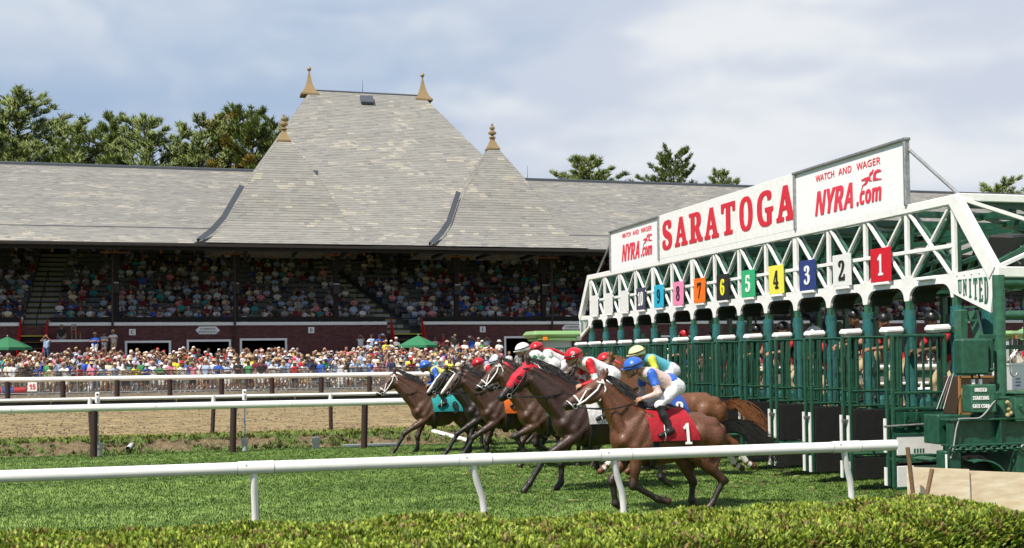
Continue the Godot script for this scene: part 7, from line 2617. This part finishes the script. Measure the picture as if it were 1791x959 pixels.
	b = B.new()
	b.box(Vector3(0, 0.03, 0), Vector3(1.5, 0.06, 0.14), Basis.IDENTITY, 0.01)
	obj("strip", b, M.white_paint, fh)
	var bo := thing("plank", "pale wooden plank sloping down the bank behind the leading horse", "plank", Vector3(6.45, 0.16, -29.6), -0.9)
	b = B.new()
	b.box(Vector3(0, 0, 0), Vector3(1.4, 0.07, 0.16), Basis(Vector3(0, 0, 1), -0.18), 0.01)
	obj("board", b, M.white_paint, bo)
	# plywood sheets and stakes at the gate's near end
	for q in [[9.33, 0.34, -13.0, 0.95, 0.74, "bare plywood sheet behind the right hedge with two stakes before it"], [10.75, 0.28, -13.06, 1.9, 0.62, "longer weathered plywood sheet in front of the gate wheel"]]:
		var pl := thing("plywood_sheet", q[5], "board", Vector3(q[0], q[1], q[2]), 0.02, "plywood sheets by the gate")
		b = B.new()
		b.box(Vector3.ZERO, Vector3(q[3], q[4], 0.018), Basis(Vector3.RIGHT, -0.12) * Basis(Vector3(0, 0, 1), -0.07), 0.003)
		var pm := mat("plywood", 0.80, 0.71, 0.54, 0.8)
		pm.albedo_texture = noise_tex("plywood", 0.012, Color(0.86, 0.80, 0.74), Color(1.0, 1.0, 1.0), 5, 88)
		pm.uv1_triplanar = true
		pm.uv1_scale = Vector3(0.35, 1.6, 1.0)
		obj("sheet", b, pm, pl)
	for q in [[Vector3(8.86, -0.1, -12.8), Vector3(8.70, 1.02, -12.75), "upright wooden stake leaning left at the plywood"], [Vector3(8.80, -0.1, -12.7), Vector3(9.02, 0.74, -12.7), "shorter wooden stake leaning right across the other one"]]:
		var sk := thing("stake", q[2], "stake", q[0], 0.0, "stakes at the plywood")
		b = B.new()
		b.rod(Vector3.ZERO, q[1] - q[0], 0.025, 0.028, 8)
		obj("shaft", b, worn(mat("stake_wood", 0.24, 0.15, 0.075, 0.85), tex.grime, 2.0), sk)
	var tp := thing("tarpaulin", "teal tarpaulin corner on the ground below the plywood", "tarpaulin", Vector3(10.3, 0.05, -12.3))
	b = B.new()
	b.box(Vector3(0, 0.02, 0), Vector3(1.6, 0.05, 0.7), Basis.IDENTITY, 0.02)
	obj("sheet", b, M.teal_vinyl, tp)
	# boxes stored on the gate's deck
	for q in [[11.62, 1.645, -14.75, "white printed carton on the gate's deck"], [12.0, 1.645, -14.8, "second white carton behind the printed one"]]:
		var cx := thing("carton", q[3], "box", Vector3(q[0], q[1], q[2]), 0.1, "")
		b = B.new()
		b.box(Vector3(0, 0.19, 0), Vector3(0.42, 0.38, 0.36), Basis.IDENTITY, 0.006)
		obj("case", b, mat("carton_white", 0.66, 0.67, 0.70, 0.7), cx)
		b = B.new()
		for i in 9: b.box(Vector3(-0.16 + 0.035 * (i % 3), 0.07 + 0.05 * (i / 3), 0.1805), Vector3(0.022 + 0.01 * (i % 2), 0.025, 0.002))
		obj("print", b, mat("print_blue", 0.08, 0.10, 0.2, 0.7), cx)
		b = B.new()
		b.box(Vector3(0, 0.39, 0), Vector3(0.44, 0.03, 0.38), Basis.IDENTITY, 0.006)
		obj("lid", b, M.white_paint, cx)
	var sp := thing("speaker_crate", "dark wooden speaker crate with a round driver on the gate's deck", "speaker", Vector3(11.12, 1.31, -14.7))
	b = B.new()
	b.box(Vector3(0, 0.28, 0), Vector3(0.66, 0.56, 0.4), Basis.IDENTITY, 0.01)
	obj("case", b, mat("crate_brown", 0.05, 0.03, 0.018, 0.6), sp)
	b = B.new()
	b.lathe(PackedVector2Array([Vector2(0.14, 0.0), Vector2(0.13, 0.03), Vector2(0.05, 0.01), Vector2(0, 0.02)]), Vector3(-0.18, 0.3, 0.2), 16, Basis(Vector3.RIGHT, PI / 2))
	obj("driver", b, mat("cone_tan", 0.2, 0.13, 0.06, 0.6), sp)
	b = B.new()
	for x: float in [-0.32, 0.32]: b.box(Vector3(x, 0.28, 0.19), Vector3(0.03, 0.56, 0.03))
	for y: float in [0.01, 0.55]: b.box(Vector3(0, y, 0.19), Vector3(0.66, 0.03, 0.03))
	obj("edging", b, mat("edging_amber", 0.35, 0.18, 0.06, 0.5), sp)
	tractor(Vector3(15.6, 0.33, -50.0), 0.0, "green tractor with an orange lamp parked on the dirt track behind the gate's far end")
	tractor(Vector3(44.6, 0.35, -56.0), 0.6, "green tractor seen past the gate's near end post on the dirt track")
	outrider()

func tractor(at: Vector3, turn: float, label: String) -> void:
	var t := thing("tractor", label, "tractor", at, turn, "")
	var gm := mat("tractor_green", 0.20, 0.36, 0.14, 0.35)
	var gl := mat("tractor_glass", 0.30, 0.36, 0.34, 0.1)
	var b := B.new()
	b.box(Vector3(0, 2.92, 0), Vector3(2.35, 0.32, 1.9), Basis.IDENTITY, 0.14)
	b.box(Vector3(0.1, 2.70, 0), Vector3(2.1, 0.16, 1.75), Basis.IDENTITY, 0.06)
	obj("cab_roof", b, gm, t)
	b = B.new()
	for x: float in [-0.85, 0.75]:
		for z: float in [-0.7, 0.7]:
			b.bar(Vector3(x * 1.1, 1.35, z), Vector3(x, 2.75, z), 0.11, 0.11)
	obj("cab_frame", b, M.black, t)
	b = B.new()
	b.box(Vector3(-0.05, 2.05, 0), Vector3(1.55, 1.2, 1.34), Basis.IDENTITY, 0.03)
	obj("cab_glass", b, gl, t)
	b = B.new()
	b.box(Vector3(0.0, 1.30, 0), Vector3(1.9, 0.3, 1.4), Basis.IDENTITY, 0.05)
	b.box(Vector3(1.6, 1.35, 0), Vector3(1.7, 0.75, 0.9), Basis.IDENTITY, 0.16)
	obj("bonnet", b, gm, t)
	b = B.new()
	b.box(Vector3(-0.62, 2.72, 0.92), Vector3(0.22, 0.16, 0.1), Basis.IDENTITY, 0.02)
	obj("indicator_lamp", b, mat("lamp_orange", 0.85, 0.22, 0.01, 0.3), t)
	b = B.new()
	b.rod(Vector3(0.95, 2.74, 0.9), Vector3(0.95, 2.74, 0.98), 0.1, -1.0, 12)
	obj("headlamp", b, M.galvanised, t)
	b = B.new()
	b.box(Vector3(0.9, 1.55, 0.95), Vector3(0.9, 0.7, 0.5), Basis.IDENTITY, 0.04)
	obj("white_tank", b, M.white_paint, t)
	b = B.new()
	b.bar(Vector3(-1.0, 2.0, 1.0), Vector3(-1.0, 2.6, 1.0), 0.22, 0.06)
	b.rod(Vector3(-1.0, 2.6, 1.0), Vector3(-0.7, 2.65, 0.8), 0.02, -1.0, 6)
	obj("mirror", b, M.black, t)
	for q in [[-0.6, 0.82, 0.85], [1.8, 0.55, 0.75]]:
		for s: float in [-1.0, 1.0]:
			var w := node("wheel", t)
			b = B.new()
			var r: float = q[1]
			b.lathe(PackedVector2Array([Vector2(r * 0.55, -0.2), Vector2(r * 0.92, -0.2), Vector2(r, -0.12), Vector2(r, 0.12), Vector2(r * 0.92, 0.2), Vector2(r * 0.55, 0.2)]), Vector3(q[0], r, q[2] * s), 22, Basis(Vector3.RIGHT, PI / 2))
			obj("tyre", b, M.black_rubber, w)
			b = B.new()
			b.lathe(PackedVector2Array([Vector2(0, -0.08), Vector2(r * 0.3, -0.08), Vector2(r * 0.56, 0.05), Vector2(r * 0.56, 0.1), Vector2(0, 0.1)]), Vector3(q[0], r, q[2] * s), 16, Basis(Vector3.RIGHT, PI / 2))
			obj("rim", b, mat("rim_yellow", 0.7, 0.5, 0.04, 0.4), w)

func outrider() -> void:
	# a white pony with a mounted outrider waiting behind the gate
	var pose := {neck = -0.1, nod = 0.25, reach = 1.1, nf = [[-0.12, 0.46], [-0.12, 0.12], [-0.16, 0.03]], of = [[-0.06, 0.46], [-0.06, 0.12], [-0.10, 0.03]], nh = [[0.86, 0.82], [1.16, 0.50], [1.10, 0.13], [1.06, 0.03]], oh = [[0.80, 0.82], [1.08, 0.50], [1.02, 0.13], [0.98, 0.03]]}
	var at := Vector3(32.9, 0.27, -40.0)
	var h := thing("pony", "white pony standing behind the gate, seen past the end post", "horse", at, 0.15)
	var m := mat("coat_white", 0.62, 0.58, 0.50, 0.55)
	m.vertex_color_use_as_albedo = true
	obj("body", horse_body(pose, 0.03, false), m, h)
	add_tack(h, pose, M.tack_black, {cloth = M.red_paint, number = "", ink = M.tack_white})
	obj("tail", tail_mesh(0.5, 1.3, 12), mat("white_hair", 0.72, 0.68, 0.64, 0.6), h)
	var j := {pelvis = Vector3(0.26, 1.56, 0), chest = Vector3(0.24, 1.88, 0), neck = Vector3(0.2, 2.08, 0), head = Vector3(0.17, 2.22, 0), face = Vector3(-1, 0, 0), side = Vector3(0, 0, 1),
		kneeL = Vector3(0.05, 1.22, 0.32), ankleL = Vector3(0.16, 0.80, 0.36), toeL = Vector3(0.0, 0.74, 0.38), kneeR = Vector3(0.05, 1.22, -0.32), ankleR = Vector3(0.16, 0.80, -0.36), toeR = Vector3(0.0, 0.74, -0.38),
		elbowL = Vector3(0.16, 1.74, 0.27), handL = Vector3(-0.08, 1.68, 0.12), elbowR = Vector3(0.16, 1.74, -0.27), handR = Vector3(-0.08, 1.68, -0.1)}
	var p := flesh(human_bones(j, 1.0), 0.03, 0.016)
	var o := thing("outrider", "rider in a red shirt with dark helmet and pale breeches on the white pony", "person", at, 0.15)
	obj("body", skin_mesh([p.skin, p.lower_arm, p.forearm]), mat("people_skin_1", 0.46, 0.26, 0.18, 0.55), o)
	obj("shirt", skin_mesh([p.shirt, p.upper_sleeve]), cloth(SHIRTS, "red", "shirt"), o)
	obj("breeches", skin_mesh([p.trousers, p.lower_thigh]), cloth(BOTTOMS, "tan", "bottom"), o)
	obj("boot", skin_mesh([p.calf, p.shoe]), M.black, o)
	var b := B.new()
	b.ball(j.head + Vector3(0.01, 0.06, 0), Vector3(0.13, 0.11, 0.115), 12, 7)
	obj("helmet", b, mat("helmet_navy", 0.02, 0.05, 0.16, 0.3), o)

# ================================================================ hedges and grass
func spray_mesh(seed_: int) -> Mesh:
	# one flat feathery spray of scale leaves, growing up along y
	var r := RandomNumberGenerator.new()
	r.seed = seed_
	var b := B.new()
	var len := 0.075
	for side: float in [-1.0, 0.0, 1.0]:
		var n := 8
		for i in n:
			var t := (i + 0.5) / n
			var dir := Vector3(side * 0.9, 0.75, r.randf_range(-0.35, 0.35)).normalized() if side != 0.0 else Vector3(r.randf_range(-0.1, 0.1), 1, r.randf_range(-0.15, 0.15)).normalized()
			var o := Vector3(0, len * t * 0.8, 0) if side != 0.0 else Vector3(0, len * t * 0.75, 0)
			var l := len * (0.50 - 0.30 * t) if side != 0.0 else len * 0.4
			var w := Vector3(-dir.y, dir.x, 0) * 0.0042
			var nn := Vector3(side * 0.3, 0.35, 1).normalized()
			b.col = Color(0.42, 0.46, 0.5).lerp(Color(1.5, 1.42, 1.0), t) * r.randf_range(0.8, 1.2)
			b.tri(o - w, o + w, o + dir * l * 0.6 + w * 0.8, nn, nn, nn)
			b.tri(o - w, o + dir * l * 0.6 + w * 0.8, o + dir * l, nn, nn, nn)
	return b.mesh()

func hedge(label: String, x0: float, x1: float, z0: float, z1: float, top: float, end_cut: float, seed_: int) -> void:
	var r := RandomNumberGenerator.new()
	r.seed = seed_
	var lump := FastNoiseLite.new()
	lump.seed = seed_
	lump.frequency = 1.3
	lump.fractal_octaves = 3
	var o := thing("hedge", label, "hedge", Vector3.ZERO, 0.0, "clipped hedges along the turf rail")
	var crown := func(x: float, z: float) -> float:
		var e := minf(minf(x - x0, x1 - x) / 0.35, minf(z - z0, z1 - z) / 0.30)
		var round_ := sqrt(clampf(1.0 - pow(1.0 - clampf(e, 0.0, 1.0), 2.0), 0.0, 1.0))
		return (lerpf(top, end_cut, smoothstep(0.2, 0.6, (x - x0) / (x1 - x0))) + lump.get_noise_2d(x, z) * 0.06) * lerpf(0.45, 1.0, round_)
	var core := B.new()
	var nx := int((x1 - x0) / 0.2)
	var nz := int((z1 - z0) / 0.2)
	for i in nx:
		for k in nz:
			var q := []
			for e in [[i, k], [i + 1, k], [i + 1, k + 1], [i, k + 1]]:
				var x: float = lerpf(x0 + 0.06, x1 - 0.06, float(e[0]) / nx)
				var z: float = lerpf(z0 + 0.06, z1 - 0.06, float(e[1]) / nz)
				q.append(Vector3(x, crown.call(x, z) - 0.07, z))
			core.quad(q[0], q[1], q[2], q[3], Vector3.UP)
	core.box(Vector3((x0 + x1) / 2, top * 0.2, (z0 + z1) / 2), Vector3(x1 - x0 - 0.12, top * 0.44, z1 - z0 - 0.12))
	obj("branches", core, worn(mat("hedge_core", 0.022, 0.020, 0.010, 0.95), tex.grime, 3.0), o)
	var at := []
	var tint := []
	var tall := top * 0.55
	var area := (x1 - x0) * (z1 - z0)
	var sides := (x1 - x0) * top + 2.0 * (z1 - z0) * top
	for i in int(area * 5200 + sides * 1500):
		var p: Vector3
		var up: Vector3
		if r.randf() < area * 5200 / (area * 5200 + sides * 1500):
			var x := r.randf_range(x0, x1)
			var z := r.randf_range(z0, z1)
			p = Vector3(x, crown.call(x, z) - r.randf_range(0.0, 0.075), z)
			var gx: float = crown.call(x + 0.06, z) - crown.call(x - 0.06, z)
			var gz: float = crown.call(x, z + 0.06) - crown.call(x, z - 0.06)
			up = Vector3(-gx * 8.0, 1, -gz * 8.0).normalized()
		else:
			var f := r.randf() * sides
			var y := r.randf_range(0.02, top * 0.75)
			if f < (x1 - x0) * top:
				p = Vector3(r.randf_range(x0, x1), y, z1 - 0.03 - r.randf() * 0.1); up = Vector3(0, 0.35, 1)
			elif f < (x1 - x0) * top + (z1 - z0) * top:
				p = Vector3(x0 + 0.03 + r.randf() * 0.1, y, r.randf_range(z0, z1)); up = Vector3(-1, 0.35, 0)
			else:
				p = Vector3(x1 - 0.03 - r.randf() * 0.1, y, r.randf_range(z0, z1)); up = Vector3(1, 0.35, 0)
		if lump.get_noise_3d(p.x * 2.2 + 9.0, p.y * 2.2, p.z * 2.2) < -0.24 and r.randf() < 0.8: continue
		var y_ax := (up + Vector3(r.randf_range(-0.75, 0.75), r.randf_range(-0.1, 0.4), r.randf_range(-0.75, 0.75))).normalized()
		var x_ax := y_ax.cross(Vector3(r.randf_range(-1, 1), r.randf_range(-1, 1), r.randf_range(-1, 1))).normalized()
		var s := r.randf_range(0.40, 0.95)
		at.append(Transform3D(Basis(x_ax, y_ax, x_ax.cross(y_ax)).scaled(Vector3(s, s, s)), p))
		var old := lump.get_noise_3d(p.x * 3.0, p.y * 3.0, p.z * 3.0)
		var c := Color(0.215, 0.310, 0.030)
		if r.randf() < 0.35: c = Color(0.36, 0.43, 0.05)
		if r.randf() < 0.15: c = Color(0.12, 0.19, 0.028)
		if old > 0.22 and r.randf() < 0.5 or r.randf() < 0.025: c = Color(0.22, 0.16, 0.06)
		if r.randf() < 0.004: c = Color(0.45, 0.16, 0.12)
		tint.append(vary(c, 0.25))
	var lm := tinted("hedge_leaf", 0.6)
	lm.backlight_enabled = true
	lm.backlight = Color(0.5, 0.5, 0.5)
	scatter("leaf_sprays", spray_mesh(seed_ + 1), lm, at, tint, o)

func make_hedges() -> void:
	hedge("clipped yellow-green hedge running out of the left edge of the photo", -5.2, 3.05, -11.75, -9.3, 0.72, 0.60, 31)
	hedge("middle clipped hedge with a dark cut end facing left, under the bent rail legs", 2.95, 6.95, -11.8, -9.6, 0.52, 0.52, 32)
	hedge("taller brown-patched hedge at the right below the plywood", 6.75, 12.0, -11.6, -9.8, 0.57, 0.16, 33)

func blade_tuft(seed_: int, h: float) -> Mesh:
	var r := RandomNumberGenerator.new()
	r.seed = seed_
	var b := B.new()
	for i in 9:
		var a := r.randf() * TAU
		var o := Vector3(cos(a), 0, sin(a)) * r.randf() * 0.05
		var lean := Vector3(r.randf_range(-0.5, 0.5), 0, r.randf_range(-0.5, 0.5)) * h
		var w := Vector3(-sin(a), 0, cos(a)) * r.randf_range(0.003, 0.006)
		var hh := h * r.randf_range(0.6, 1.2)
		var t := r.randf_range(0.75, 1.25)
		b.col = Color(t, t, t * 0.95)
		var nn := (Vector3(lean.x, 0.7, lean.z + 0.3)).normalized()
		var m := o + lean * 0.45 + Vector3(0, hh * 0.6, 0)
		b.tri(o - w, o + w, m + w * 0.7, nn, nn, nn)
		b.tri(o - w, m + w * 0.7, m - w * 0.7, nn, nn, nn)
		b.tri(m - w * 0.7, m + w * 0.7, o + lean + Vector3(0, hh, 0), nn, nn, nn)
	return b.mesh()

func make_grass() -> void:
	var r := RandomNumberGenerator.new()
	r.seed = 12
	var patch := FastNoiseLite.new()
	patch.seed = 6
	patch.frequency = 0.35
	patch.fractal_octaves = 4
	var at := []
	var tint := []
	for i in 150000:
		var z := -11.9 - 17.2 * pow(r.randf(), 1.25)
		var wide := 0.54 * absf(z) + 0.6
		var x := r.randf_range(-0.24 * absf(z) - 0.5, minf(0.78 * absf(z), 13.5))
		var s := r.randf_range(0.7, 1.3)
		var n := patch.get_noise_2d(x * 0.28, z * 2.0)
		at.append(Transform3D(Basis(Vector3.UP, r.randf() * TAU).scaled(Vector3(s, s * (1.0 + n * 0.5), s)), Vector3(x, -0.002, z)))
		var k := 1.0 + n * 0.45 + r.randf_range(-0.14, 0.14)
		var c := Color(0.130, 0.235, 0.045).lerp(Color(0.225, 0.33, 0.085), clampf(r.randf() * 0.6 + n * 0.5, 0.0, 1.0))
		tint.append(Color(c.r * k, c.g * k, c.b * k))
	var gm := tinted("grass_blade", 0.5)
	gm.backlight_enabled = true
	gm.backlight = Color(0.45, 0.45, 0.45)
	var gr := scatter("grass", blade_tuft(5, 0.042), gm, at, tint)
	tag(gr, "short mown grass of the turf course", "grass", "", "stuff")
	# weeds on the earth bank
	at = []
	tint = []
	for i in 12000:
		var x := r.randf_range(-13.5, 15.5)
		var z := r.randf_range(-28.95, -31.9)
		var n := patch.get_noise_2d(x * 1.6 + 40.0, z * 3.0)
		var crest := smoothstep(-30.0, -30.8, z) * 0.55
		if n + crest + r.randf_range(-0.25, 0.25) < 0.04: continue
		var s := r.randf_range(0.7, 1.9)
		at.append(Transform3D(Basis(Vector3.UP, r.randf() * TAU).scaled(Vector3(s * 1.5, s, s * 1.5)), Vector3(x, land(z) - 0.02 + r.randf_range(0.0, 0.05), z)))
		tint.append(vary(Color(0.10, 0.19, 0.03).lerp(Color(0.24, 0.27, 0.06), clampf(crest + r.randf() * 0.4, 0, 1)), 0.25))
	var wd := scatter("bank_weeds", blade_tuft(9, 0.06), gm, at, tint)
	tag(wd, "weeds and rough grass growing along the earth bank", "weeds", "", "stuff")
	# clods thrown up by the harrow on the dirt track
	var cb := B.new()
	cb.ball(Vector3.ZERO, Vector3(0.05, 0.028, 0.04), 6, 4)
	at = []
	tint = []
	for i in 16000:
		var z := -31.9 - 29.0 * pow(r.randf(), 1.6)
		var x := r.randf_range(-0.26 * absf(z) - 1.0, 0.55 * absf(z))
		if patch.get_noise_2d(x * 0.3, z * 3.0) < -0.05 and r.randf() < 0.75: continue
		var s := r.randf_range(0.2, 0.8)
		at.append(Transform3D(Basis(Vector3.UP, r.randf() * TAU).scaled(Vector3(s, s, s)), Vector3(x, lerpf(0.2, 0.42, (-31.5 - z) / 31.0) + 0.015, z)))
		tint.append(vary(Color(0.20, 0.15, 0.095), 0.45))
	var cl := scatter("dirt_clods", cb.mesh(), tinted("clod", 0.95), at, tint)
	tag(cl, "loose clods of earth lying on the harrowed dirt track", "clods", "", "stuff")
	# divots torn out of the turf along the horses' way from the gate
	var dv := B.new()
	dv.ball(Vector3.ZERO, Vector3(0.07, 0.02, 0.05), 8, 4)
	at = []
	tint = []
	for i in 420:
		var lane := float(r.randi_range(0, 9))
		var z := -15.3 - 1.25 * lane + r.randf_range(-0.45, 0.45)
		var x := r.randf_range(4.5, 11.0)
		var s := r.randf_range(0.3, 1.2)
		at.append(Transform3D(Basis(Vector3.UP, r.randf() * TAU).scaled(Vector3(s, s, s)), Vector3(x, 0.022, z)))
		tint.append(vary(Color(0.10, 0.075, 0.035) if r.randf() < 0.6 else Color(0.17, 0.20, 0.06), 0.3))
	var dd := scatter("divots", dv.mesh(), M.clod, at, tint)
	tag(dd, "torn divots and clods of turf scattered along the horses' path", "divots", "", "stuff")
